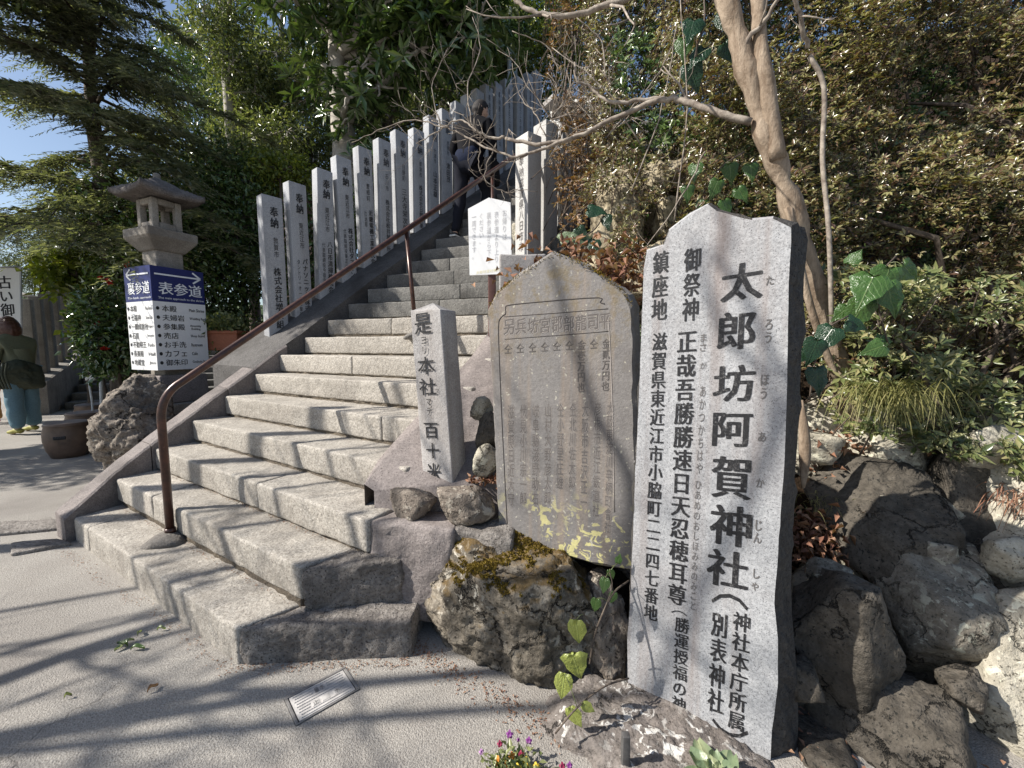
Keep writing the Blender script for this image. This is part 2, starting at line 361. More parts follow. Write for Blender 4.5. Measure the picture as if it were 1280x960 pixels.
def leafmat(name, cols, rough=0.35, trans=0.35, spec=0.5, var=0.25, back=None):
    s = NT(name)
    g = s.n('ShaderNodeNewGeometry'); r = g.outputs['Random Per Island']
    n = len(cols); col = s.ramp(r, *[(i/max(1, n-1), c) for i, c in enumerate(cols)])
    big = s.noise(1.7, 3, 0.6); col = s.mix(s.ramp(big, (0.35, 0.0), (0.7, var*2)), col, tuple(c*0.55 for c in cols[0]))
    s.done(col, rough, None, spec)
    tr = s.n('ShaderNodeBsdfTranslucent'); s.put(tr.inputs[0], s.mix(1.0, col, (1.0, 1.05, 0.45), 'MULTIPLY'))
    mx = s.n('ShaderNodeMixShader'); mx.inputs[0].default_value = trans
    s.t.links.new(s.b.outputs[0], mx.inputs[1]); s.t.links.new(tr.outputs[0], mx.inputs[2]); s.t.links.new(mx.outputs[0], s.out.inputs[0])
    return s.m
M['cedar'] = leafmat('cedar_needles', [(0.102, 0.120, 0.078), (0.168, 0.192, 0.120), (0.264, 0.282, 0.180), (0.408, 0.408, 0.288)], 0.35, 0.4)
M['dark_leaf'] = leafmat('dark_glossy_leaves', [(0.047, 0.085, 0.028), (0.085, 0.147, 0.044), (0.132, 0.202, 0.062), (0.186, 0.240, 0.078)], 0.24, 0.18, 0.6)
M['mid_leaf'] = leafmat('mid_green_leaves', [(0.091, 0.124, 0.052), (0.156, 0.195, 0.078), (0.260, 0.293, 0.124), (0.390, 0.403, 0.195)], 0.3, 0.35)
M['yellow_leaf'] = leafmat('yellow_green_leaves', [(0.12, 0.17, 0.03), (0.22, 0.27, 0.05), (0.34, 0.36, 0.07)], 0.35, 0.45)
M['camellia'] = leafmat('camellia_leaves', [(0.045, 0.090, 0.030), (0.090, 0.150, 0.045), (0.150, 0.195, 0.075)], 0.16, 0.12, 0.9)
M['azalea'] = leafmat('azalea_leaves', [(0.09, 0.05, 0.035), (0.15, 0.10, 0.05), (0.18, 0.18, 0.065), (0.29, 0.285, 0.11), (0.44, 0.41, 0.20), (0.19, 0.10, 0.06), (0.12, 0.10, 0.045)], 0.25, 0.32, 0.6)
M['azalea_green'] = leafmat('green_azalea_leaves', [(0.088, 0.125, 0.050), (0.175, 0.206, 0.075), (0.288, 0.300, 0.125), (0.400, 0.350, 0.175)], 0.3, 0.3, 0.55)
M['russet'] = leafmat('russet_leaves', [(0.130, 0.058, 0.026), (0.260, 0.130, 0.052), (0.338, 0.208, 0.065), (0.156, 0.130, 0.046), (0.390, 0.195, 0.065)], 0.4, 0.35)
M['dry'] = leafmat('dry_leaves', [(0.20, 0.09, 0.06), (0.32, 0.17, 0.11), (0.42, 0.26, 0.17), (0.16, 0.07, 0.05)], 0.7, 0.2, 0.2)
M['grass'] = leafmat('grass_blades', [(0.12, 0.13, 0.04), (0.24, 0.23, 0.08), (0.38, 0.34, 0.15)], 0.5, 0.35)
M['needle_pine'] = leafmat('far_pine_needles', [(0.09, 0.12, 0.06), (0.14, 0.17, 0.09), (0.2, 0.22, 0.12)], 0.5, 0.3)
def ivymat(name, base, vein):
    s = NT(name); sp = s.n('ShaderNodeSeparateXYZ', i_Vector=s.coord()); ax = s.math('ABSOLUTE', sp.outputs[0]); n = s.noise(6, 5, 0.65)
    mid = s.ramp(ax, (0.0, 1), (0.022, 0)); k = s.math('FRACT', s.math('MULTIPLY', s.math('SUBTRACT', sp.outputs[1], s.math('MULTIPLY', ax, 1.1)), 5.5)); side = s.ramp(k, (0.0, 0.8), (0.09, 0))
    vn = s.math('MAXIMUM', mid, side); col = s.mix(n, tuple(c*0.7 for c in base), tuple(c*1.35 for c in base)); col = s.mix(s.math('MULTIPLY', vn, 0.75), col, vein)
    s.done(col, 0.25, s.bump(s.math('ADD', vn, s.noise(14, 3, 0.6)), 0.35, 0.03), 0.6)
    tr = s.n('ShaderNodeBsdfTranslucent'); s.put(tr.inputs[0], s.mix(1.0, col, (1.0, 1.1, 0.4), 'MULTIPLY'))
    mx = s.n('ShaderNodeMixShader'); mx.inputs[0].default_value = 0.25
    s.t.links.new(s.b.outputs[0], mx.inputs[1]); s.t.links.new(tr.outputs[0], mx.inputs[2]); s.t.links.new(mx.outputs[0], s.out.inputs[0])
    return s.m
M['ivy'] = ivymat('ivy_leaf', (0.06, 0.125, 0.03), (0.20, 0.27, 0.10))
M['ivy_dark'] = ivymat('dark_ivy_leaf', (0.02, 0.055, 0.025), (0.05, 0.10, 0.05))
M['ivy_yellow'] = ivymat('yellow_ivy_leaf', (0.32, 0.36, 0.09), (0.42, 0.5, 0.16))
M['succulent'] = ivymat('succulent_leaf', (0.20, 0.26, 0.15), (0.36, 0.38, 0.22))
def bark(name, a, b, sc=(9, 9, 2.5), bump=0.6):
    s = NT(name); n = s.noise(2.2, 6, 0.7, 0.4, vec=s.map(sc=sc)); n2 = s.noise(40, 4, 0.7)
    col = s.mix(s.ramp(n, (0.35, 0), (0.65, 1)), a, b); col = s.mix(s.ramp(n2, (0.5, 0), (0.75, 0.5)), col, tuple(c*0.5 for c in a))
    return s.done(col, 0.8, s.bump(s.math('ADD', n, s.math('MULTIPLY', n2, 0.3)), bump, 0.02), 0.25)
M['bark'] = bark('brown_bark', (0.06, 0.045, 0.035), (0.15, 0.12, 0.095))
M['bark_pale'] = bark('pale_bark', (0.30, 0.27, 0.23), (0.52, 0.48, 0.42), sc=(3, 3, 7), bump=0.3)
M['bark_myrtle'] = bark('crape_myrtle_bark', (0.15, 0.105, 0.07), (0.40, 0.32, 0.24), sc=(7, 7, 2.2), bump=0.6)
M['twig'] = bark('grey_twig_bark', (0.14, 0.11, 0.09), (0.40, 0.35, 0.29), sc=(10, 10, 10), bump=0.2)
def flat(name, col, rough=0.5, metal=0.0, spec=0.4, n=0.15, sc=40, bump=0.1):
    s = NT(name); a = s.noise(sc, 5, 0.65); c = s.mix(s.ramp(a, (0.3, 0), (0.7, 1)), tuple(x*(1-n) for x in col), tuple(min(1, x*(1+n)) for x in col))
    return s.done(c, rough, s.bump(a, bump, 0.004) if bump else None, spec, metal)
def ink_mat():
    s = NT('worn_black_paint'); a = s.noise(110, 5, 0.75); b = s.noise(14, 4, 0.6); c = s.mix(s.math('MULTIPLY', s.ramp(a, (0.52, 0), (0.66, 1)), s.ramp(b, (0.4, 0.15), (0.65, 0.8))), (0.018, 0.018, 0.02), (0.22, 0.215, 0.21))
    return s.done(c, 0.55, s.bump(a, 0.4, 0.004), 0.3)
M['ink'] = ink_mat()
M['ink_soft'] = flat('faded_black_paint', (0.06, 0.06, 0.065), 0.6, bump=0)
M['ink_faint'] = flat('faint_grey_paint', (0.52, 0.52, 0.53), 0.7, bump=0)
M['groove'] = flat('dark_groove', (0.055, 0.047, 0.045), 0.9, bump=0)
M['carved'] = flat('carved_stroke', (0.115, 0.103, 0.096), 0.9, bump=0)
M['lit_edge'] = flat('stroke_highlight', (0.30, 0.27, 0.25), 0.85, bump=0)  # pale tone for offset copies imitating the lit edges of carving
M['furigana'] = flat('grey_brown_paint', (0.13, 0.12, 0.115), 0.7, bump=0)
M['white_board'] = flat('white_board', (0.80, 0.80, 0.80), 0.4, n=0.03, bump=0.02)
M['white_ink'] = flat('white_print', (0.8, 0.82, 0.85), 0.4, n=0.02, bump=0)
M['navy'] = flat('navy_print', (0.02, 0.028, 0.13), 0.35, n=0.08, bump=0)
M['yellow_ink'] = flat('pale_yellow_print', (0.72, 0.66, 0.38), 0.6, bump=0)
M['grey_frame'] = flat('grey_frame', (0.35, 0.36, 0.38), 0.4, bump=0)
def rail_mat():
    s = NT('painted_brown_pipe'); a = s.noise(18, 6, 0.75); b = s.noise(90, 3, 0.7)
    col = s.mix(s.ramp(a, (0.4, 0), (0.62, 1)), (0.045, 0.022, 0.017), (0.10, 0.042, 0.028)); col = s.mix(s.ramp(b, (0.66, 0), (0.72, 0.7)), col, (0.26, 0.19, 0.15))
    return s.done(col, 0.32, s.bump(b, 0.1, 0.003), 0.6, 0.25)
M['rail'] = rail_mat()
M['brownpost'] = flat('brown_painted_wood', (0.13, 0.06, 0.05), 0.55)
M['mortar'] = granite('mortar', (0.27, 0.25, 0.225), (0.18, 0.165, 0.15), (0.07, 0.065, 0.06), stain_amt=0.5, grain=90, bump=0.7, coarse=22)
M['joint'] = granite('mossy_joint', (0.22, 0.18, 0.13), (0.13, 0.105, 0.08), (0.04, 0.035, 0.03), stain_amt=0.5, grain=60, bump=1.0, coarse=30)
M['jar'] = flat('brown_glazed_clay', (0.13, 0.085, 0.06), 0.45, n=0.4, sc=9, spec=0.5)
M['terracotta'] = flat('terracotta', (0.36, 0.13, 0.07), 0.75)
M['skin'] = flat('skin', (0.5, 0.32, 0.24), 0.55, n=0.05, bump=0)
M['hair_brown'] = flat('brown_hair', (0.10, 0.045, 0.03), 0.4, n=0.4, sc=60, bump=0.5)
M['hair_black'] = flat('black_hair', (0.02, 0.016, 0.015), 0.75, n=0.4, sc=60, bump=0.5)
M['hair_grey'] = flat('white_hair', (0.55, 0.52, 0.48), 0.5)
M['olive'] = flat('olive_cloth', (0.20, 0.20, 0.13), 0.9, spec=0.08, sc=90, bump=0.5)
M['olive_dark'] = flat('dark_olive_cloth', (0.07, 0.075, 0.055), 0.85, spec=0.08, sc=60, bump=0.5)
M['denim'] = flat('washed_denim', (0.14, 0.22, 0.26), 0.9, spec=0.08, sc=80, bump=0.4)
M['black_cloth'] = flat('black_cloth', (0.009, 0.009, 0.011), 0.85, spec=0.08, sc=80, bump=0.4)
M['navy_cloth'] = flat('navy_cloth', (0.012, 0.017, 0.036), 0.8, spec=0.08, sc=60, bump=0.5)
M['charcoal'] = flat('charcoal_trousers', (0.015, 0.016, 0.023), 0.85, spec=0.08, sc=80, bump=0.4)
M['shoe_olive'] = flat('mustard_shoe', (0.27, 0.25, 0.06), 0.6)
M['shoe_black'] = flat('black_shoe', (0.02, 0.02, 0.02), 0.5)
M['shoe_white'] = flat('white_sole', (0.65, 0.65, 0.63), 0.6)
M['orange_cloth'] = flat('orange_cloth', (0.5, 0.27, 0.09), 0.85)
M['pink'] = flat('pink_shoe', (0.5, 0.2, 0.22), 0.6)
M['tile'] = flat('blue_grey_roof_tile', (0.11, 0.13, 0.16), 0.45, n=0.3)
M['wood'] = flat('dark_weathered_wood', (0.075, 0.05, 0.04), 0.8, n=0.3)
M['steel'] = flat('galvanised_steel', (0.42, 0.43, 0.44), 0.45, metal=0.5)
M['white_pole'] = flat('white_pole', (0.62, 0.62, 0.60), 0.5)
M['plastic_grey'] = flat('worn_grey_resin', (0.46, 0.44, 0.42), 0.6, n=0.2)
M['iron_grey'] = flat('worn_grey_iron', (0.2, 0.19, 0.18), 0.6, n=0.3)
M['iron'] = flat('worn_iron', (0.075, 0.072, 0.07), 0.6, n=0.4)
M['pansy_purple'] = flat('purple_petal', (0.16, 0.03, 0.17), 0.6); M['pansy_orange'] = flat('orange_petal', (0.65, 0.24, 0.03), 0.6)
M['pansy_red'] = flat('crimson_petal', (0.24, 0.015, 0.06), 0.6); M['pansy_mauve'] = flat('mauve_petal', (0.42, 0.2, 0.42), 0.6); M['pansy_yellow'] = flat('yellow_petal', (0.7, 0.5, 0.06), 0.6)
M['red_petal'] = flat('red_petal', (0.45, 0.03, 0.02), 0.6)

# ------------------------------------------------------------------ text
PENDING = []
def fit_text(body, O, ux, uy, box, mat, parent, name='inscription', label=None, bold=0.0, vertical=True, lift=0.0015, keep=False):
    """box=(u0,u1,v0,v1) in metres on the plane at O with axes ux, uy (world)."""
    PENDING.append((("\n".join(body) if vertical else body), Vector(O), Vector(ux), Vector(uy), box, mat, parent, name, label, bold, lift, keep))
def flush_text():
    objs = []
    for body, *r in PENDING:
        c = bpy.data.curves.new('tmp_text', 'FONT'); c.body = body; c.align_x = 'CENTER'; c.size = 1.0; c.resolution_u = 2
        c.fill_mode = 'FRONT'
        o = bpy.data.objects.new('tmp_text', c); COL.objects.link(o); objs.append(o)
    dg = bpy.context.evaluated_depsgraph_get(); dg.update()
    for o, (body, O, ux, uy, box, mat, parent, name, label, bold, lift, keep) in zip(objs, PENDING):
        me = bpy.data.meshes.new_from_object(o.evaluated_get(dg)); n = len(me.vertices)
        co = np.empty(n*3, dtype=np.float32); me.vertices.foreach_get('co', co); co = co.reshape(-1, 3)
        if n == 0: continue
        x0, x1, y0, y1 = co[:, 0].min(), co[:, 0].max(), co[:, 1].min(), co[:, 1].max()
        if keep:
            s = (box[3]-box[2])/max(1e-6, y1-y0); cx = (box[0]+box[1])/2; U = cx+(co[:, 0]-(x0+x1)/2)*s
        else: U = box[0]+(co[:, 0]-x0)/max(1e-6, x1-x0)*(box[1]-box[0])
        Vv = box[2]+(co[:, 1]-y0)/max(1e-6, y1-y0)*(box[3]-box[2])
        if name == 'inscription': Vv = Vv+0.085*(U-(box[0]+box[1])/2)
        nrm = ux.cross(uy).normalized()
        P = np.array(O)[None]+U[:, None]*np.array(ux)+Vv[:, None]*np.array(uy)+np.array(nrm)*lift
        # into parent's frame
        Mi = parent_matrix(parent).inverted(); A = np.array(Mi.to_3x3()); t = np.array(Mi.translation); P = P@A.T+t
        if bold > 0:
            em = (box[3]-box[2])/max(1, (body.count(chr(10))+1)); tr = [tuple(p.vertices) for p in me.polygons]; bpy.data.meshes.remove(me); VV = []; FF = []
            for q, (a_, b_) in enumerate(((0, 0), (1.5, 0.1), (-1.5, -0.1), (0.8, 0.25), (-0.8, -0.25), (0.4, -0.35), (-0.4, 0.35))):
                off = (np.array(ux)*a_+np.array(uy)*b_)*em*bold*0.7+np.array(nrm)*(-0.00006*q); off = A@off
                VV.append(P+off); FF += [tuple(i+q*n for i in f) for f in tr]
            me = mkmesh(name, np.concatenate(VV), FF, False); me.materials.append(mat)
        else:
            me.vertices.foreach_set('co', P.astype(np.float32).ravel()); me.materials.clear(); me.materials.append(mat); me.update()
        me.name = name; q = bpy.data.objects.new(name, me); COL.objects.link(q); q.parent = parent
        if label: q['label'] = label
    for o in objs:
        c = o.data; bpy.data.objects.remove(o); bpy.data.curves.remove(c)
    PENDING.clear()
def parent_matrix(o):
    Mx = Matrix.Translation(o.location)@o.rotation_euler.to_matrix().to_4x4()
    return (parent_matrix(o.parent)@Mx) if o.parent else Mx

# ================================================================== STAIR GEOMETRY
LS = [[-2.815, 2.555, 0.151, 0.54], [-2.733, 2.771, 0.334, 0.551], [-2.638, 2.982, 0.495, 0.559], [-2.522, 3.203, 0.663, 0.563], [-2.4, 3.417, 0.832, 0.55], [-2.273, 3.625, 1.0, 0.524], [-2.15, 3.816, 1.162, 0.487], [-2.011, 4.015, 1.33, 0.438], [-1.87, 4.206, 1.508, 0.397], [-1.724, 4.393, 1.684, 0.366], [-1.578, 4.572, 1.864, 0.357], [-1.421, 4.753, 2.045, 0.357], [-1.253, 4.942, 2.226, 0.363], [-1.105, 5.122, 2.404, 0.372], [-0.96, 5.307, 2.577, 0.375]]
while len(LS) < 32:
    l = LS[-1]; LS.append([l[0]+0.148, l[1]+0.186, l[2]+0.175, 0.385])
WS = [2.03, 2.17, 2.25, 2.2, 2.2, 2.17, 2.13, 2.03, 1.95, 1.87, 1.8, 1.72, 1.65]+[1.6]*40
def Lp(k): l = LS[k-1]; return Vector((l[0], l[1], l[2]))
def Ev(k): y = LS[k-1][3]; return Vector((math.cos(y), -math.sin(y), 0))
def Av(k): y = LS[k-1][3]; return Vector((math.sin(y), math.cos(y), 0))
def Lk(k):   # fractional (extrapolates below 1)
    i = max(1, min(len(LS)-1, int(math.floor(k)))); t = k-i; return Lp(i)*(1-t)+Lp(i+1)*t
def Ek(k):
    i = max(1, min(len(LS)-1, int(math.floor(k)))); t = min(1, max(0, k-i)); return (Ev(i)*(1-t)+Ev(i+1)*t).normalized()
def Wk(k):
    i = max(1, min(len(LS)-1, int(math.floor(k)))); t = min(1, max(0, k-i)); return WS[i-1]*(1-t)+WS[i]*t
_L = np.array(LS); _A = np.column_stack([np.sin(_L[:, 3]), np.cos(_L[:, 3])]); _E = np.column_stack([np.cos(_L[:, 3]), -np.sin(_L[:, 3])])
def stair_coord(x, y):
    p = np.array([x, y]); f = ((p-_L[:, :2])*_A).sum(1)
    k = 0
    for i in range(len(f)-1):
        if f[i] >= 0: k = i
        else: break
    t = f[k]/max(1e-6, f[k]-f[k+1]) if f[k] > f[k+1] else 0
    if f[0] < 0: t = f[0]/0.245; k = 0
    t = max(-12, min(1.5, t)); c = (p-_L[k, :2])@_E[k]
    return k+1+t, c, _L[k, 2]+t*0.172
def sstep(a, b, x): t = max(0, min(1, (x-a)/(b-a))); return t*t*(3-2*t)
def terrain(x, y):
    k, c, z = stair_coord(x, y); W = WS[max(0, min(len(WS)-1, int(k)-1))]
    if c < -0.75:
        h = z-0.25-(-0.75-c)*0.55; h = min(h, 0.30+max(0, y-3.9)*1.0) ; h = max(-0.08, h)
        if c < -1.2 and y < 4.0: h = -0.08
    elif c < W+0.7: h = z-0.5
    else: h = z-0.5+(c-W-0.7)*0.9
    if c >= W: h = min(h, (-0.1 if y < 1.95 else 0.55+(y-1.95)*1.05))
    if c >= W+0.7: h = min(h, 7.5)
    h = min(h, 7.0)
    if k < 3: h = min(h, -0.08) if c < W+0.2 else h
    return h+(0.05*noise.noise(Vector((x*1.5, y*1.5, 0))) if h > 0 else 0)

# ------------------------------------------------------------------ ground
def build_ground():
    vs = []; fs = []
    xs = [-120, -60, -30, -16]+[-12+0.5*i for i in range(49)]+[16, 30, 60, 120]; ys = [-60, -20, -8]+[-4+0.5*i for i in range(33)]+[14, 18, 30, 60, 130]
    for y in ys:
        for x in xs: vs.append((x, y, 0.0))
    nx = len(xs)
    for j in range(len(ys)-1):
        for i in range(nx-1): a = j*nx+i; fs.append((a, a+1, a+nx+1, a+nx))
    o = obj('ground', mkmesh('ground', vs, fs), M['ground']); o['kind'] = 'structure'
    vs = []; fs = []; n = 0; xs = np.arange(-13, 13.01, 0.22); ys = np.arange(1.3, 24, 0.22)
    for y in ys:
        for x in xs: vs.append((x, y, terrain(x, y)))
    nx = len(xs); Z = np.array([v[2] for v in vs])
    for j in range(len(ys)-1):
        for i in range(nx-1):
            a = j*nx+i
            if max(Z[a], Z[a+1], Z[a+nx], Z[a+nx+1]) > -0.05: fs.append((a, a+1, a+nx+1, a+nx))
    o = obj('hillside', mkmesh('hillside', vs, fs), M['soil']); o['kind'] = 'structure'
build_ground()

def far_hills():
    vs = []; fs = []; n, m = 90, 14
    for i in range(n+1):
        az = math.radians(-115+i*2.0); 
        for j in range(m+1):
            r = 55+j*4.5; t = j/m; h = (9+5*noise.noise(Vector((az*3, 0, 1)))+1.5*noise.fractal(Vector((az*22, t*5, 2)), 0.8, 2, 5))*math.sin(min(1, t*1.15)*math.pi/2)-0.3
            vs.append((math.sin(az)*r, math.cos(az)*r, h))
    for i in range(n):
        for j in range(m): a = i*(m+1)+j; fs.append((a, a+m+1, a+m+2, a+1))
    s = NT('wooded_hill'); a = s.noise(0.7, 8, 0.75); s.done(s.ramp(a, (0.35, (0.03, 0.05, 0.025)), (0.65, (0.11, 0.14, 0.07))), 0.9, s.bump(a, 1.0, 0.6), 0.1)
    o = obj('hills', mkmesh('hills', vs, fs), s.m); o['kind'] = 'structure'
far_hills()
# ------------------------------------------------------------------ staircase
ST = thing('stone_staircase', (-1.2, 3.2, 0), 'long granite staircase climbing the slope beside the row of inscribed posts', 'staircase')
def build_stairs():
    splits = {1: [0.28], 2: [0.62], 3: [1.45], 4: [], 5: [1.9], 6: [], 7: [0.95], 8: [], 9: [0.8], 10: [1.1]}
    for k in range(1, 31):
        W = WS[k-1]+(0.0 if k < 3 else 0.12 if k == 3 else 0.18)
        cuts = [0.0]+splits.get(k, [0.5+0.9*((k*37) % 10)/10])+[W]
        near = k <= 9
        for i in range(len(cuts)-1):
            a, b = cuts[i]+(0.001 if i else 0), cuts[i+1]-0.001
            dz = random.uniform(-0.002, 0.002); fy = random.uniform(-0.003, 0.003)
            FL = Lp(k)+Ev(k)*a+Av(k)*fy; FR = Lp(k)+Ev(k)*b+Av(k)*fy
            BL = Lp(k+1)+Ev(k+1)*a+Av(k+1)*0.04; BR = Lp(k+1)+Ev(k+1)*b+Av(k+1)*0.04
            if k == 1 and i == len(cuts)-2: BR = Vector((-0.86, 1.70, 0))
            if k == 2 and i == len(cuts)-2: BR = Vector((-0.715, 1.80, 0))
            z1 = Lp(k).z+dz; th = 0.15 if k > 1 else 0.25
            v, f = footblock(FL, FR, BR, BL, z1-th, z1, r=0.013 if near else 0.010, cell=0.03 if k <= 6 else 0.06, amp=0.0045 if near else 0.004, freq=13, seed=k*3+i)
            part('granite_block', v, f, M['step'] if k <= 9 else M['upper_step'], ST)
        # packed joint under the block, set a little back from the nosing
        a0, b0 = 0.02, W-0.02
        if k > 1:
            FL = Lp(k)+Ev(k)*a0+Av(k)*0.012; FR = Lp(k)+Ev(k)*b0+Av(k)*0.012; BL = FL+Av(k)*0.12; BR = FR+Av(k)*0.12
            v, f = footblock(FL, FR, BR, BL, Lp(k).z-0.22, Lp(k).z-0.135, r=0.01, cell=0.04, amp=0.012, freq=14, seed=k)
            part('joint', v, f, M['joint'], ST)
    # corner stones at the right foot
    v, f = footblock((-1.072, 1.508), (-0.405, 1.555), (-0.40, 1.93), (-0.79, 1.73), -0.06, 0.150, r=0.018, cell=0.013, amp=0.010, freq=13, seed=50); v = roughen(v, f, 0.0045, 48, 3)
    part('corner_stone', v, f, M['corner'], ST, label='broad rough corner stone at the foot of the stairs')
    v, f = footblock((-0.868, 1.612), (-0.475, 1.685), (-0.44, 1.98), (-0.69, 1.84), 0.14, 0.335, r=0.018, cell=0.013, amp=0.012, freq=13, seed=51); v = roughen(v, f, 0.005, 48, 4)
    part('corner_stone', v, f, M['corner'], ST, label='dark rough corner stone above the lowest one')
build_stairs()

def polyslab(name, inner, outer, zt_in, zt_out, depth, mat, parent, label=None, amp=0.006, cell=None):
    """a sloping coping: rows of (inner, outer) top points extruded down"""
    vs = []; n = len(inner)
    for a, b, za, zb in zip(inner, outer, zt_in, zt_out):
        for t in (0, 0.08, 0.35, 0.65, 0.92, 1):
            p = a.lerp(b, t); z = za*(1-t)+zb*t-(0.012 if t in (0, 1) else 0)
            nzv = noise.fractal(Vector((p.x*6, p.y*6, z*6)), 0.7, 2, 3)*amp
            vs.append((p.x, p.y, z+nzv))
        vs.append((b.x, b.y, min(za, zb)-depth)); vs.append((a.x, a.y, min(za, zb)-depth))
    m = 8; fs = []
    for i in range(n-1):
        for j in range(m): a = i*m+j; b = i*m+(j+1) % m; fs.append((a, b, b+m, a+m))
    fs.append(tuple(range(m-1, -1, -1))); fs.append(tuple((n-1)*m+j for j in range(m)))
    return part(name, vs, fs, mat, parent, label=label, smooth=False)
def build_curb():
    # left curb: three granite lengths, then the shade-darkened apron the posts stand in
    def rows(k0, k1, wi, wo, off, n=14):
        I = []; O = []; zi = []; zo = []
        for i in range(n+1):
            k = k0+(k1-k0)*i/n; L = Lk(k); e = Ek(k)
            I.append(L-e*wi); O.append(L-e*wo); zi.append(L.z+off); zo.append(L.z+off+0.01)
        return I, O, zi, zo
    for k0, k1 in ((0.80, 2.9), (2.93, 5.1), (5.13, 7.3)):
        I, O, a, b = rows(k0, k1, 0.0, 0.19 if k0 < 2 else 0.2, 0.045)
        polyslab('curb_stone', I, O, a, b, 0.5, M['curb'], ST)
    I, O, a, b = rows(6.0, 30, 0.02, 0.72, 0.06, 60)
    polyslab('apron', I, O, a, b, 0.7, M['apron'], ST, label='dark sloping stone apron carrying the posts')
    v, f = footblock(Lk(5.0)-Ek(5)*0.21, Lk(2.6)-Ek(3)*0.20, Lk(2.6)-Ek(3)*0.32, Lk(5.0)-Ek(5)*0.45, 0, 0.36, cell=0.06, amp=0.02)
    part('footing', v, f, M['mortar'], ST)
build_curb()
def build_ramp():
    vs = []; fs = []; nc = 12; ks = [3.45+0.25*i for i in range(37)]
    for k in ks:
        L = Lk(k); e = Ek(k); R = L+e*(Wk(k)+0.0)
        tmax = min(1.15, max(0.02, (R.y-1.86)/max(1e-3, -e.y)))
        for j in range(nc+1):
            t = tmax*j/nc; p = R+e*t; z = L.z+0.028-0.29*t
            vs.append((p.x, p.y, z+0.006*noise.noise(Vector((p.x*4, p.y*4, z*4)))))
    n0 = len(vs)
    for i in range(len(ks)):
        p = vs[i*(nc+1)]; vs.append((p[0], p[1], p[2]-0.4))
    for i in range(len(ks)):
        p = vs[i*(nc+1)+nc]; vs.append((p[0], p[1], p[2]-0.6))
    for i in range(len(ks)-1):
        for j in range(nc): a = i*(nc+1)+j; fs.append((a, a+1, a+nc+2, a+nc+1))
        a = i*(nc+1); fs.append((a, a+nc+1, n0+i+1, n0+i))
        a = i*(nc+1)+nc; fs.append((a, n0+len(ks)+i, n0+len(ks)+i+1, a+nc+1))
    part('side_ramp', vs, fs, M['ramp'], ST, smooth=True, label='smooth purplish concrete slope along the right side of the stairs')
    v, f = footblock((-0.635, 1.73), (-0.24, 1.655), (-0.20, 2.0), (-0.56, 2.05), 0.05, 0.485, r=0.03, cell=0.025, amp=0.014, freq=10, seed=60)
    part('retaining_stone', v, f, M['curb'], ST, label='square retaining block below the two small stones')
    v, f = footblock((-0.25, 1.68), (0.02, 1.60), (0.02, 2.1), (-0.25, 2.1), 0.0, 0.475, r=0.03, cell=0.03, amp=0.02, freq=10, seed=61)
    part('retaining_stone', v, f, M['corner'], ST, label='lower retaining stone in shadow beside the boulder')
build_ramp()
# two small stones on the retaining block
def pxrock(name, box, Y, depth, mat, seed, label, cat='stone', level=4, **kw):
    x0, y0, x1, y1 = box; c = aty((x0+x1)/2, (y0+y1)/2, Y+depth*0.4)
    sx = (x1-x0)*(Y+depth*0.15)/F*kw.get('grow', 1); sz = (y1-y0)*(Y+depth*0.15)/F*kw.pop('grow', 1)
    v, f = rock(c, (sx*1.06, depth, sz*1.06), seed, level, **kw)
    return solo(name, v, f, mat, label, cat)
pxrock('small_stone', (485, 608, 548, 656), 1.74, 0.18, M['rock_brown'], 11, 'small squarish brown and white stone left of the inscribed pillar foot', amp=0.03, sharp=20)
pxrock('small_stone', (540, 608, 626, 656), 1.70, 0.19, M['rock_brown'], 12, 'small flat lichened stone between the little pillar and the dark slab', amp=0.035, sharp=16)
pxrock('small_stone', (592, 552, 628, 600), 1.84, 0.12, M['rock_pale'], 13, 'rounded pale stone tucked against the left edge of the dark slab', amp=0.03, sharp=8)
pxrock('small_stone', (594, 514, 628, 562), 1.92, 0.12, M['rock_shaded'], 14, 'dark stone sitting on the rounded pale stone by the slab', amp=0.04)
pxrock('small_stone', (588, 496, 618, 530), 2.0, 0.12, M['rock_pale'], 15, 'pale broken stone highest of the little pile by the slab', amp=0.05)

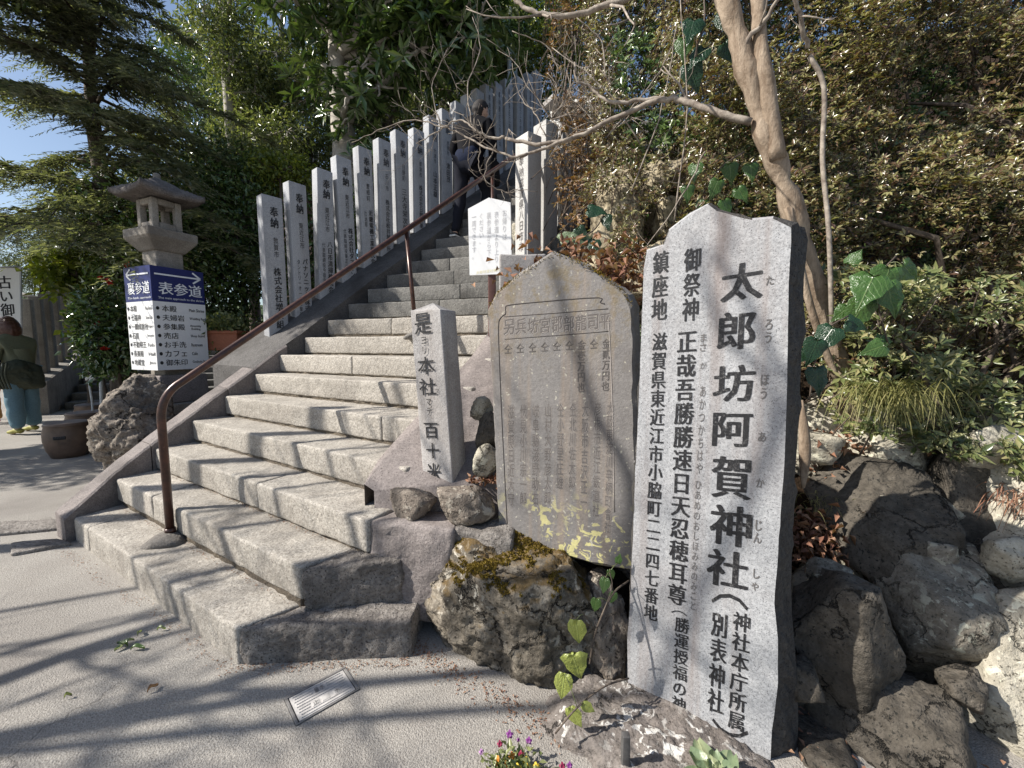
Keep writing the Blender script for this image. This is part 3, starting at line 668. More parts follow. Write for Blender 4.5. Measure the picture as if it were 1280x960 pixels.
# ------------------------------------------------------------------ handrail
def build_rail():
    B1 = Vector((-1.93, 2.24, 0.14)); T1 = Vector((B1.x, B1.y, 0.97))
    B2 = Vector((-0.79, 3.44, 1.32)); T2 = aty(508, 287, 3.44)
    d = (T2-T1); T3 = T1+d*1.62; T4 = T1+d*2.5
    r = 0.021
    t = thing('handrail', (B1.x, B1.y, 0.14), 'brown painted pipe handrail rising along the stairs', 'handrail')
    dn = d.normalized()
    T1 = T1+Vector((0, 0, 0.0))
    path = [B1, Vector((T1.x, T1.y, T1.z-0.13))]
    a, b, c = path[-1], T1+Vector((0, 0, 0.015)), T1+dn*0.13
    for i in range(1, 9): s = i/8; path.append(a*(1-s)**2+b*2*s*(1-s)+c*s*s)
    path += [T2, T4]
    v, f = tube(path, [r]*len(path), 14); part('rail', v, f, M['rail'], t)
    v, f = tube([B2-Vector((0, 0, 0.02)), Vector((T2.x, T2.y, T2.z-0.02))], [0.017]*2, 12); part('post', v, f, M['rail'], t)
    k = 15.5; B3 = Vector((T3.x, T3.y, T3.z-0.95)); v, f = tube([B3, T3], [0.017]*2, 12); part('post', v, f, M['rail'], t)
    v, f = rock((B1.x+0.0, B1.y-0.0, 0.155), (0.26, 0.24, 0.17), 70, 4, sharp=5, amp=0.015, flat_top=0.9); part('mortar_footing', v, f, M['mortar'], t)
    v, f = rock((B2.x, B2.y, 1.33), (0.28, 0.2, 0.08), 71, 4, sharp=5, amp=0.01); part('mortar_footing', v, f, M['mortar'], t)
    v, f = tube([B1+Vector((0, 0, 0.06)), B1+Vector((0, 0, 0.085))], [r*1.25]*2, 14); part('collar', v, f, M['rail'], t)
    return T1, T2
RT1, RT2 = build_rail()

# ------------------------------------------------------------------ slabs cut from an outline
def outline_slab(px, P0, n, thick, bev=0.01, jag=0.004, sub=0.03, back_px=None, seed=0, inset=0.012):
    P0 = Vector(P0); n = Vector(n).normalized(); ux = Vector((-n.y, n.x, 0)).normalized(); uy = Vector((0, 0, 1))
    pts = [onplane(x, y, P0, n) for x, y in px]
    back = None
    if back_px: back = {i: onplane(x, y, P0-n*thick, n) for i, (x, y) in back_px.items()}
    ring = []; bring = []; m = len(pts)
    def bp(i): return back[i] if back and i in back else pts[i]-n*thick
    for i in range(m):
        a, b = pts[i], pts[(i+1) % m]; A, B = bp(i), bp((i+1) % m); L = (b-a).length; k = max(1, int(L/sub))
        for j in range(k):
            t = j/k; ring.append(a.lerp(b, t)); bring.append(A.lerp(B, t))
    cen = sum(ring, Vector())/len(ring); N = len(ring)
    mid = []; 
    vs = []; rings = []
    # front inset, front edge, mid layers, back
    def nzp(p, s): return noise.fractal(Vector((p.x*14+seed, p.y*14, p.z*14+s)), 0.7, 2, 4)
    fr = []
    for i, p in enumerate(ring):
        q = p+(cen-p).normalized()*(inset+abs(nzp(p, 3))*inset*0.8); fr.append(q)
    R0 = fr
    R1 = [p-n*bev+ux*nzp(p, 1)*jag+uy*nzp(p, 2)*jag for p in ring]
    layers = [R0, R1]
    for s in (0.3, 0.6, 0.85):
        L = []
        for i, p in enumerate(ring):
            q = p.lerp(bring[i], s); L.append(q+ux*nzp(q, 5)*jag*2.6+uy*nzp(q, 6)*jag*2.6+(q-cen).normalized()*jag*0.6)
        layers.append(L)
    layers.append([p for p in bring])
    for Lr in layers: vs += Lr
    fs = []
    for l in range(len(layers)-1):
        for i in range(N): j = (i+1) % N; fs.append((l*N+i, l*N+j, (l+1)*N+j, (l+1)*N+i))
    front = tuple(range(N)); 
    fs.append(tuple(range((len(layers)-1)*N, len(layers)*N)))
    area = sum((vs[i]-cen).cross(vs[(i+1) % N]-cen).dot(n) for i in range(N))
    if area < 0: front = front[::-1]
    fs.append(front)
    # consistent outward orientation
    if area > 0: fs = [tuple(reversed(q)) for q in fs[:-2]]+[tuple(reversed(fs[-2]))]+[front]
    return vs, fs, N, ux, uy

class Plane:
    def __init__(s, P0, n, parent): s.P0 = Vector(P0); s.n = Vector(n).normalized(); s.ux = Vector((-s.n.y, s.n.x, 0)).normalized(); s.uy = Vector((0, 0, 1)); s.par = parent
    def uv(s, x, y): p = onplane(x, y, s.P0, s.n)-s.P0; return p.dot(s.ux), p.dot(s.uy)
    def col(s, body, x0, y0, x1, y1, wpx, mat, bold=0.0, name='inscription', lift=0.0015, vertical=True, keep=False):
        """column whose top centre is pixel (x0,y0) and bottom centre (x1,y1)"""
        ua, va = s.uv(x0-wpx/2, y0); ub, vb = s.uv(x0+wpx/2, y0); uc, vc = s.uv(x1, y1); ut, vt = s.uv(x0, y0)
        W = abs(ub-ua); u = (ut+uc)/2
        fit_text(body, s.P0, s.ux, s.uy, (u-W/2, u+W/2, vc, vt), mat, s.par, name, None, bold, True if False else vertical, lift, keep)
# monkey: fit_text signature keeps (vertical, lift, keep)

# ------------------------------------------------------------------ main stele
def build_stele():
    n = Vector((-0.545, -0.84, 0)).normalized(); P0 = aty(785, 880, 1.37)
    front = [(784, 860), (783, 801), (786, 758), (788.5, 679), (792, 580), (793, 577), (797, 502), (802, 390), (804, 334), (808, 311), (829, 304), (836, 285), (861, 266), (885, 252), (896, 261), (911, 264), (941, 272), (967, 270), (990, 281),
             (990, 300), (987, 352), (986, 465), (984, 551), (982, 600), (976, 699), (970, 758), (974, 802), (974, 857), (966, 916), (962, 985), (900, 985), (840, 940)]
    back = {18: (1006, 284), 19: (1010, 300), 20: (1005, 345), 21: (1001, 465), 22: (997, 551), 23: (993, 600), 24: (988, 690), 25: (990, 770), 26: (993, 802), 27: (997, 857), 28: (998, 905), 29: (994, 985)}
    t = thing('inscribed_stele', (P0.x+0.18, P0.y-0.1, 0.02), 'tall pale grey granite stele with large black painted characters in the right foreground', 'stele')
    vs, fs, N, ux, uy = outline_slab(front, P0, n, 0.10, bev=0.008, jag=0.006, back_px=back, seed=3, inset=0.006)
    o = part('slab', vs, fs, M['stele'], t, smooth=False)
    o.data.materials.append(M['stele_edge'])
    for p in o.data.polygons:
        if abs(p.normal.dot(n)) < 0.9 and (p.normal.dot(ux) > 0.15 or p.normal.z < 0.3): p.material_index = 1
    pl = Plane(P0, n, t); K = M['ink']
    for ch, x, y, wd, h in (('太', 927, 352, 50, 46), ('郎', 920, 413, 45, 47), ('坊', 917, 479, 50, 45), ('阿', 915, 537, 47, 42), ('賀', 914, 597, 48, 52), ('神', 913, 657, 50, 50), ('社', 909, 711, 50, 46)):
        pl.col(ch, x, y-h/2, x, y+h/2, wd, K, bold=0.03)
    pl.col('︵', 912, 742, 912, 758, 46, K, bold=0.01); pl.col('︶', 912, 905, 912, 920, 46, K, bold=0.005)
    pl.col('神社本庁所属', 928, 766, 920, 912, 22, K, bold=0.02); pl.col('別表神社', 901, 767, 893, 890, 20, K, bold=0.02)
    G = M['furigana']
    for s_, x, y0, y1, wd in (('た', 963, 345, 356, 10), ('ろう', 961, 399, 429, 9), ('ほう', 956, 468, 499, 10), ('あ', 953, 540, 552, 10), ('か', 951, 598, 609, 10), ('じん', 948, 650, 679, 10), ('しゃ', 945, 711, 738, 9)):
        pl.col(s_, x, y0, x-1, y1, wd, G, bold=0.015)
    pl.col('御祭神', 866, 310, 863, 401, 21, K, bold=0.02)
    pl.col('正哉吾勝勝速日天忍穂耳尊', 858, 415, 847, 756, 24, K, bold=0.025)
    pl.col('︵', 849, 763, 849, 768, 20, K); pl.col('勝運授福の神', 852, 772, 849, 889, 18, K, bold=0.02)
    pl.col('まさ', 879, 417, 879, 439, 8, G); pl.col('か', 879, 453, 879, 461, 8, G); pl.col('あかつかちはや', 878, 482, 875, 592, 8, G); pl.col('ひあめのおしほみみのみこと', 873, 601, 866, 762, 8, G)
    pl.col('鎮座地', 826, 314, 824, 400, 19, K, bold=0.02)
    pl.col('滋賀県東近江市小脇町二二四七番地', 824, 416, 814, 775, 18, K, bold=0.02)
build_stele()

# ------------------------------------------------------------------ dark inscribed slab
def build_slab():
    n = Vector((-0.465, -0.885, 0)).normalized(); P0 = aty(622, 655, 1.74)
    front = [(623, 664), (617, 560), (613, 470), (608, 386), (620, 366), (650, 340), (688, 315), (700, 317), (724, 329), (783, 366), (791, 382), (793, 420), (795, 520), (797, 620), (794, 715), (740, 706), (680, 688)]
    t = thing('memorial_slab', (P0.x+0.25, P0.y-0.1, 0.40), 'dark brown pointed stone slab with carved columns and yellow lichen standing on the mossy boulder', 'stone slab')
    vs, fs, N, ux, uy = outline_slab(front, P0, n, 0.11, bev=0.012, jag=0.006, seed=9, inset=0.010)
    part('slab', vs, fs, M['slate'], t, smooth=False)
    pl = Plane(P0, n, t)
    def line(pts, w=0.004, mat=M['groove'], name='carved_border'):
        P = [pl.P0+pl.ux*pl.uv(x, y)[0]+pl.uy*pl.uv(x, y)[1] for x, y in pts]
        v, f = tube(smoothpath(P, 3), w/2, 5); part(name, v, f, mat, t)
    line([(634, 655), (629, 560), (625, 470), (623, 410), (626, 397), (632, 392), (632, 385), (638, 381), (690, 376), (748, 372), (750, 378), (756, 380)])
    line([(768, 640), (766, 520), (762, 420), (760, 400)], mat=M['lit_edge'])
    # row of title characters in a band
    tit = '另兵坊宮郡部龍司平'
    for i, ch in enumerate(tit):
        x = 636+i*15.0; y = 408-i*0.9
        pl.col(ch, x, y-9, x, y+10, 13, M['carved'], 0.01); pl.col(ch, x+1.1, y-8, x+1.1, y+11, 13, M['lit_edge'], 0.004, lift=0.0008)
    line([(630, 396), (700, 391), (760, 386)], 0.003); line([(631, 424), (700, 419), (762, 414)], 0.003)
    cols = [('仝', '滋賀縣日近大守'), ('仝', '伏見小川宗一郎'), ('仝', '岐阜縣淺野助右'), ('仝', '山村大野彦太郎'), ('仝', '仝小野里庄雄'), ('仝', '仝北川佐太郎'), ('金壱万円也', '大阪市吉沢正一'), ('仝', '彦根市近江鉄道社'), ('金貳万円也', '大阪東淀川辛柄町會社')]
    for i, (a, b) in enumerate(cols):
        x = 634+i*15.3; sl = 0.9*i
        la = len(a); pl.col(a, x, 430-sl, x+1.5, 430-sl+la*13.5-2, 9.5, M['carved'], 0.004)
        y0 = 506-sl*0.6; pl.col(b, x+3, y0, x+7, y0+len(b)*18 if len(b) < 9 else y0+165, 8.5, M['carved'], 0.0)
        pl.col(b, x+3.8, y0+0.6, x+7.8, y0+len(b)*18+0.6 if len(b) < 9 else y0+165.6, 8.5, M['lit_edge'], 0.0, lift=0.0008)
    # yellow-green moss along the pointed top
    N_ = 2600; P = []
    top = [(611, 380), (628, 358), (645, 345), (668, 331), (692, 317), (725, 327), (755, 345), (780, 366), (789, 380)]
    T = [onplane(x, y, P0, n) for x, y in top]
    for _ in range(N_):
        i = random.randrange(len(T)-1)
        if i > 4 and random.random() < 0.4: i = random.randrange(5)
        p = T[i].lerp(T[i+1], random.random())-n*random.uniform(-0.003, 0.1)+Vector((0, 0, random.gauss(-0.004, 0.004)))
        P.append(p)
    P = np.array([tuple(p) for p in P]); D = unit(RNG.normal(size=(N_, 3))+np.array([0, -0.3, 0.8])); v, f = leaves(P, D, rand_dirs(N_), RNG.uniform(0.005, 0.012, N_), 0.004)
    part('moss', v, f, M['moss'], t, kind='stuff')
M['moss'] = leafmat('moss_tufts', [(0.10, 0.07, 0.02), (0.2, 0.14, 0.03), (0.3, 0.22, 0.05)], 0.9, 0.2, 0.1)
build_slab()

# ------------------------------------------------------------------ small inscribed pillar
def build_pillar():
    C = aty(566, 603, 1.87); zt = aty(554, 386, 1.87).z; H = zt-C.z
    nf = Vector((-0.435, -0.90, 0)); tl = Vector((-0.90, 0.435, 0)); tb = Vector((0.435, 0.90, 0)); wf, ws = 0.172, 0.125
    t = thing('inscribed_pillar', (C.x-0.05, C.y+0.08, C.z-0.05), 'short square granite pillar with a black painted inscription beside the stairs', 'stone pillar')
    hx, hy = wf/2, ws/2
    v, f = rbox(hx, hy, (H+0.12)/2, 0.006, 0.06)
    def place(p):
        z = p[2]+(H+0.12)/2-0.12; lean = -0.045*(z/H) if z > 0 else 0
        q = C+tl*(hx-p[0])+tb*(hy+p[1]); return (q.x+lean, q.y, C.z+z)
    vs = roughen(np.array([place(p) for p in v]), f, 0.002, 20, 5)
    part('shaft', vs, f, M['pillar'], t)
    b = [place((sx*hx*0.97, sy*hy*0.97, (H+0.12)/2)) for sx, sy in ((-1, -1), (1, -1), (1, 1), (-1, 1))]
    tip = np.mean(np.array(b), 0)+np.array([0, 0, 0.035]); part('pyramid_cap', [Vector(p)-Vector((0, 0, 0.004)) for p in b]+[tuple(tip)], [(0, 1, 4), (1, 2, 4), (2, 3, 4), (3, 0, 4), (3, 2, 1, 0)], M['pillar'], t, smooth=False)
    # lettering on the leaning front plane
    up = Vector((-0.045, 0, H)).normalized(); O = C+nf*0.001
    def fp(x, y): return onplane(x, y, O, up.cross(tl).normalized()) 
    nrm = (-tl).cross(up).normalized()
    def colm(body, x, y0, x1, y1, w, bold=0.0, mat=M['ink']):
        a = onplane(x, y0, O, nrm)-O; b = onplane(x1, y1, O, nrm)-O; c = onplane(x+w/2, y0, O, nrm)-onplane(x-w/2, y0, O, nrm)
        W = c.length/2; u = ((a+b)/2).dot(-tl); fit_text(body, O, -tl, up, (u-W, u+W, b.dot(up), a.dot(up)), mat, t, bold=bold, lift=0.004)
    colm('是', 537, 392, 537, 418, 21, 0.01); colm('ヨリ', 538, 422, 538, 444, 6); colm('本', 539, 447, 539, 469, 21, 0.01); colm('社', 540, 474, 540, 495, 21, 0.01)
    colm('マデ', 541, 500, 541, 520, 6.5); colm('百', 542, 530, 542, 549, 17, 0.01); colm('十', 543, 555, 543, 574, 16, 0.01); colm('米', 543.5, 580, 543.5, 603, 17, 0.01)
    colm('ノ', 549, 457, 549, 461, 4, 0, M['ink_soft']); colm('マ', 552, 487, 552, 492, 4, 0, M['ink_soft'])
build_pillar()

# ------------------------------------------------------------------ boulders in front
v, f = rock((0.00, 1.70, 0.14), (1.02, 0.66, 0.76), 21, 6, nplanes=10, sharp=22, amp=0.045, rz=math.radians(-36), tilt=(math.radians(9), math.radians(4)), flat_top=0.76)
BOULDER = solo('mossy_boulder', v, f, M['mossrock'], 'big mossy lichened boulder under the dark inscribed slab', 'boulder')
def moss_on(o_v, o_f, n, mat, parent, zmin, seed, thr=0.02, freq=5, size=(0.006, 0.014)):
    rs = np.random.default_rng(seed); v = np.asarray(o_v); fcs = np.array(o_f); a, b, c = v[fcs[:, 0]], v[fcs[:, 1]], v[fcs[:, 2]]
    nr = np.cross(b-a, c-a); ar = np.linalg.norm(nr, axis=1); nr = nr/np.maximum(ar, 1e-12)[:, None]
    ce = (a+b+c)/3; msk = np.array([noise.fractal(Vector(p)*freq, 0.8, 2, 4) for p in ce])
    ok = (nr[:, 2] > 0.62) & (ce[:, 2] > zmin) & (msk > thr)
    w = ar*ok; 
    if w.sum() <= 0: return
    idx = rs.choice(len(w), n, p=w/w.sum()); r1 = rs.random((n, 1)); r2 = rs.random((n, 1)); s = np.sqrt(r1)
    P = a[idx]*(1-s)+b[idx]*s*(1-r2)+c[idx]*s*r2; D = unit(nr[idx]+rs.normal(size=(n, 3))*0.6)
    vv, ff = leaves(P, D, unit(rs.normal(size=(n, 3))), rs.uniform(size[0], size[1], n), 0.005); part('moss', vv, ff, mat, parent, kind='stuff')
moss_on(v, f, 14000, M['moss'], BOULDER, 0.32, 3, thr=0.06, freq=6.5, size=(0.004, 0.010))
v, f = rock((0.46, 1.15, -0.055), (0.86, 0.42, 0.29), 23, 6, sharp=22, amp=0.035, rz=math.radians(-25), flat_top=0.8)
solo('base_rock', v, f, M['lichenrock'], 'grey rock spotted with white lichen at the foot of the pale stele', 'boulder')
v, f = rock((0.36, 1.52, 0.10), (0.22, 0.22, 0.5), 24, 5, sharp=12, amp=0.05)
solo('dark_rock', v, f, M['rock_brown'], 'dark shaded rock wedged between the mossy boulder and the pale stele', 'boulder')
def small_post():
    C = atz(781, 965, 0.02); v, f = rbox(0.011, 0.011, 0.09, 0.003, 0.1); v = v+np.array([C.x, C.y-0.0, 0.05])
    solo('short_stake', v, f, M['iron'], 'short black stake at the bottom edge in front of the lichened rock', 'stake')
small_post()

# ------------------------------------------------------------------ retaining wall of rocks on the right
def rock_wall():
    spec = [  # box px, Y, depth, material, seed, label
        ((972, 706, 1112, 985), 1.20, 0.45, 'rock_shaded', 31, 'large dark upright rock right beside the stele edge', 0.03),
        ((1046, 590, 1172, 720), 1.50, 0.45, 'rock_shaded', 32, 'rounded dark rock above the gap in the wall', 0.035),
        ((1146, 540, 1262, 712), 1.62, 0.45, 'rock_shaded', 33, 'tall grey rock in the upper part of the wall', 0.035),
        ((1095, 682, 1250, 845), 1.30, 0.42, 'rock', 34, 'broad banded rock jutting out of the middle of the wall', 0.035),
        ((1100, 815, 1235, 950), 1.34, 0.35, 'rock_shaded', 35, 'recessed rock below the banded one', 0.03),
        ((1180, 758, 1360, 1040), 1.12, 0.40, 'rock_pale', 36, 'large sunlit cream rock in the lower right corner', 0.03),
        ((1040, 850, 1200, 1060), 1.04, 0.35, 'rock_shaded', 37, 'dark low rock at the bottom of the wall', 0.03),
        ((965, 890, 1075, 1060), 1.08, 0.3, 'rock_shaded', 38, 'dark rock at the foot of the stele', 0.03),
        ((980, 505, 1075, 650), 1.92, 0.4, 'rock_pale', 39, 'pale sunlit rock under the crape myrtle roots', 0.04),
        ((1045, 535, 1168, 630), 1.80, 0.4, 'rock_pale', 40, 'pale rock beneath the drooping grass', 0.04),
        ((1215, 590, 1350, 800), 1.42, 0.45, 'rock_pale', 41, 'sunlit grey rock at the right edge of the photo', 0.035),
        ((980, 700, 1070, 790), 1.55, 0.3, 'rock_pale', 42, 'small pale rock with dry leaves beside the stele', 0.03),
        ((1110, 660, 1260, 820), 1.50, 0.4, 'rock_shaded', 43, 'dark filler rock behind the banded one', 0.04),
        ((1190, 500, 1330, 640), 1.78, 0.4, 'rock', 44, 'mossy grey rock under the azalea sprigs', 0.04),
        ((1040, 700, 1130, 800), 1.55, 0.35, 'rock_shaded', 46, 'dark recessed rock in the gap left of the banded one', 0.04),
    ]
    for i, (x, y, r, Y, m, where) in enumerate([(1168, 700, 34, 1.42, 'rock', 'wedged above the banded rock'), (1262, 700, 40, 1.36, 'rock_pale', 'sunlit, at the right end of the middle course'), (1040, 720, 26, 1.40, 'rock', 'beside the dry leaves'), (1205, 860, 30, 1.12, 'rock_shaded', 'between the recessed rock and the cream rock'), (1000, 850, 30, 1.16, 'rock_shaded', 'low against the stele edge'), (1180, 640, 30, 1.60, 'rock', 'high in the wall under the roots'), (1110, 640, 34, 1.62, 'rock_pale', 'under the drooping grass'), (1240, 560, 36, 1.62, 'rock_pale', 'showing under the azalea sprigs'), (1025, 560, 30, 1.80, 'rock_pale', 'at the foot of the crape myrtle')]):
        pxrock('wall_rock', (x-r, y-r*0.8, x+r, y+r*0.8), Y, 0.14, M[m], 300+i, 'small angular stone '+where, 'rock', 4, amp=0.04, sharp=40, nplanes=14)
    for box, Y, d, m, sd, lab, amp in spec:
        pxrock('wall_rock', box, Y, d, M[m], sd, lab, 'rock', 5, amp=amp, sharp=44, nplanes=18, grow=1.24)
    # yellow outcrop with a hollow, behind the slab
    t = thing('rock_outcrop', aty(775, 340, 2.7), 'ochre rock outcrop with a dark hollow behind the stele top', 'rock')
    for box, Y, d, sd in (((735, 212, 800, 372), 2.6, 0.5, 46), ((790, 205, 850, 262), 2.75, 0.5, 47), ((815, 240, 868, 330), 2.65, 0.4, 48), ((775, 300, 850, 372), 2.5, 0.4, 49)):
        x0, y0, x1, y1 = box; c = aty((x0+x1)/2, (y0+y1)/2, Y+d*0.4); v, f = rock(c, ((x1-x0)*Y/F*1.1, d, (y1-y0)*Y/F*1.1), sd, 5, amp=0.06, sharp=10); part('boulder', v, f, M['yellowrock'], t)
rock_wall()
# rocks backing up the slab so nothing shows hollow
for i, (c, s, m, lab) in enumerate([((0.62, 2.05, 0.35), (0.7, 0.6, 0.9), 'rock_brown', 'brown rock packed behind the pale stele'), ((0.35, 2.25, 0.75), (0.8, 0.7, 0.7), 'rock_brown', 'mossy rock packed behind the dark slab'), ((0.75, 2.3, 0.95), (0.5, 0.5, 0.5), 'rock', 'grey rock on the bank behind the stele')]):
    v, f = rock(c, s, 80+i, 5, amp=0.05); solo('bank_rock', v, f, M[m], lab, 'rock')

# ================================================================== INSCRIBED POSTS BESIDE THE STAIRS
POSTS = [('奉納', '敦賀市', '株式会社増永組', ''), ('奉納', '東近江市', 'パナソニック株式会社', 'タントリーオート事業部'), ('奉納', '東近江市', '八日市清掃株式会社', '代表取締役今宿幸雪'), ('奉納', '東近江市', '株式会社ダスキン湖東', '代表取締役東正弘'),
         ('奉納', '豊郷町', '近畿電機工業株式会社', '辻治郎'), ('奉納', '石川市', '株式会社松井製作所', ''), ('奉納', '日野町', '三大寺栄次郎', ''), ('奉納', '草津市', '株式会社日野製薬', ''), ('奉納', '大津市', '山本正雄', ''), ('奉納', '彦根市', '津田茂', '')]
def post_mesh(w, d, h, seed):
    v, f = rbox(w/2, d/2, h/2, 0.008, 0.25); v = v+np.array([0, 0, h/2])
    # slightly hipped top
    top = v[:, 2] > h-0.004; r = np.maximum(np.abs(v[:, 0])/(w/2), np.abs(v[:, 1])/(d/2)); v[top, 2] += (1-r[top])*0.02
    v = roughen(v, f, 0.002, 6, seed)
    return mkmesh('post_shaft', v, f)
def donation_posts():
    w, d, h = 0.185, 0.12, 1.62; nf = Vector((0.80, -0.60, 0)).normalized(); rz = math.atan2(nf.y, nf.x)+math.pi/2
    shared = [post_mesh(w, d, h, 40+i) for i in range(3)]; rzs = rz
    ords = ['lowest of the long row, first beside the lantern', 'second from the bottom of the row', 'third from the bottom of the row', 'fourth from the bottom, in front of the thick trunk', 'fifth from the bottom of the row', 'sixth from the bottom of the row', 'seventh from the bottom of the row', 'eighth from the bottom, top lit in a bright strip', 'ninth from the bottom of the row', 'tenth from the bottom, just left of the climber']
    xs = [338, 370, 400, 429, 455, 477, 499, 519, 537, 554, 570, 583, 595, 608, 621, 634, 647, 659, 670]
    for i, X in enumerate(xs):
        # find k along the line 0.40 m left of the nosings whose pixel column is X
        best = None
        for q in range(600, 3000):
            k = q/100; p = Lk(k)-Ek(k)*0.44; dd = p-Vector((0, 0, CH)); 
            yc = dd.y*cP-dd.z*sP; px = 640+F*p.x/yc
            if best is None or abs(px-X-8*max(0, (640-X)/300)) < best[0]: best = (abs(px-X-8*max(0, (640-X)/300)), k, p)
            if px > X+16: break
        k, p = best[1], best[2]
        lab = ('grey granite post with black characters, '+ords[i]) if i < 10 else ('weathered granite post in the upper shaded part of the row, number %s above the climber' % ['one', 'two', 'three', 'four', 'five', 'six', 'seven', 'eight', 'nine'][i-10])
        if i >= 10: lab = 'shaded granite post high in the row, ' + ['hidden partly by the shoulder', 'right behind the head', 'just right of the head', 'second right of the head', 'under the start of the steel pole', 'directly right of the steel pole', 'third from the upper end', 'second from the upper end', 'last at the upper end'][i-10]
        t = thing('stone_post', (p.x, p.y, p.z-0.16), lab, 'stone post', 'inscribed posts along the stairs', rzs+random.uniform(-0.06, 0.06))
        t.rotation_euler.y = random.uniform(-0.02, 0.02)
        zt = [247, 231, 213, 200, 188, 177, 167, 164, 148, 140, 130, 122, 114, 110, 107, 104, 99, 95, 92][i]
        H = aty(X, zt, p.y).z-(p.z-0.16)
        o = obj('shaft', shared[i % 3], M['post'], t); o.scale = (random.uniform(0.93, 1.04), 1, H/h)
        # lettering
        fr = Vector((math.sin(0), -1, 0)); ux = Vector((1, 0, 0)); R = t.rotation_euler.to_matrix(); O = Vector(t.location)+R@Vector((0, -d/2, 0)); UX = R@ux; UZ = R@Vector((0, 0, 1))
        if i < len(POSTS):
            a, b, c, dd = POSTS[i]; T = H
            def tx(s, uc, v0, v1, wd, mat=M['ink_soft'] if i > 4 else M['ink'], bold=0.02): fit_text(s, O, UX, UZ, (uc-wd/2, uc+wd/2, v0, v1), mat, t, bold=bold, lift=0.004)
            tx(a, 0.01, T-0.30, T-0.10, 0.075); tx(b, 0.012, T-0.39-0.065*len(b), T-0.39, 0.045, bold=0.0)
            s = 0.085 if len(c) < 8 else 0.068
            y0 = T-0.39-0.065*len(b)-0.10
            tx(c, 0.012 if not dd else 0.035, y0-s*len(c), y0, s*0.82)
            if dd: tx(dd, -0.035, y0-0.05*len(dd)-0.05, y0-0.02, 0.035, bold=0.0)
        else:
            for (uu, ln, s) in ((0.0, 7, '奉納東近江市御中'),): fit_text(s, O, UX, UZ, (uu-0.025, uu+0.025, H-0.95, H-0.12), M['ink_soft'], t, lift=0.004)
    # the bright posts at the right end of the stairs
    rp = [((0.165, 4.35), 664, 172, 'tallest sunlit granite post at the right edge of the upper steps'), ((0.36, 4.62), 695, 157, 'sunlit granite post second from the steps, behind the russet twigs'), ((0.56, 4.86), 717, 137, 'sunlit granite post with a stone cap lying over it'), ((0.76, 5.08), 736, 130, 'sunlit granite post half hidden by red leaves'), ((0.94, 5.28), 753, 122, 'rightmost sunlit granite post lost in the shrubs')]
    for i, ((x, y), px, py, lab) in enumerate(rp):
        ztop = aty(px, py, y).z; zb = 1.85+0.1*i; H = ztop-zb
        t = thing('stone_post', (x, y, zb), lab, 'stone post', 'sunlit posts at the right of the upper stairs', math.radians(-52)+math.pi/2*0+random.uniform(-0.03, 0.03))
        o = obj('shaft', post_mesh(0.20, 0.18, H, 60+i), M['sunlit_post'], t)
        if i == 0:
            R = t.rotation_euler.to_matrix(); O = Vector(t.location)+R@Vector((0, -0.09, 0)); fit_text('奉納滋賀県八日市市', O, R@Vector((1, 0, 0)), Vector((0, 0, 1)), (-0.035, 0.035, 0.35, H-0.2), M['furigana'], t, lift=0.004)
    v, f = rbox(0.2, 0.1, 0.03, 0.01, 0.1); R = np.array(Matrix.Rotation(0.5, 3, 'Z')); v = v@R.T+np.array(aty(703, 133, 4.8)); solo('cap_stone', v, f, M['pillar'], 'flat stone beam resting across the tops of the sunlit posts', 'stone beam')
donation_posts()

# ------------------------------------------------------------------ white notice board by the steps
def notice():
    Y = 3.1; n = Vector((-0.25, -0.97, 0)).normalized(); P0 = aty(587, 344, Y)
    t = thing('notice_board', (P0.x+0.15, P0.y, 1.15), 'white house shaped notice board on a brown post beside the upper steps', 'sign')
    px = [(587, 344), (585, 261), (611, 247), (638, 253), (640, 342)]
    pts = [onplane(x, y, P0, n) for x, y in px]; m = len(pts)
    vs = pts+[p-n*0.02 for p in pts]; fs = [tuple(range(m)), tuple(range(2*m-1, m-1, -1))]+[((i+1) % m, i, i+m, (i+1) % m+m) for i in range(m)]
    part('board', vs, fs, M['white_board'], t, smooth=False)
    pl = Plane(P0, n, t); c = (onplane(613, 344, P0, n)-n*0.04); v, f = rbox(0.028, 0.028, 0.85, 0.004, 0.3); part('post', v+np.array([c.x, c.y, c.z-0.40]), f, M['brownpost'], t)
    # sloping roof lines printed on the board
    g = M['ink_faint']
    pl.col('お帰りは', 631, 262, 630, 300, 5.5, g); pl.col('表参道より上り', 621, 264, 620, 328, 5.5, g); pl.col('裏参道から下り', 611, 265, 611, 329, 5.5, g); pl.col('ください。', 601, 267, 602, 305, 5.5, g); pl.col('一周できます。', 592, 271, 593, 324, 5.5, g)
    pl.col('太郎坊宮社務所', 610, 337, 610, 341, 30, M['yellow_ink'], vertical=False)
notice()
# pale squat stone peeping over the slab, and a rounded one by the upper steps
C = aty(653, 345, 2.45); v, f = rbox(0.13, 0.12, 0.45, 0.012, 0.08); v = roughen(v, f, 0.004, 14, 2)+np.array([C.x, C.y, C.z-0.35]); solo('squat_pillar', v, f, M['pillar'], 'plain pale granite block showing above the left shoulder of the dark slab', 'stone block')
pxrock('round_stone', (640, 280, 660, 302), 4.5, 0.25, M['rock_pale'], 90, 'rounded pale stone on the upper steps beside the tallest sunlit post')

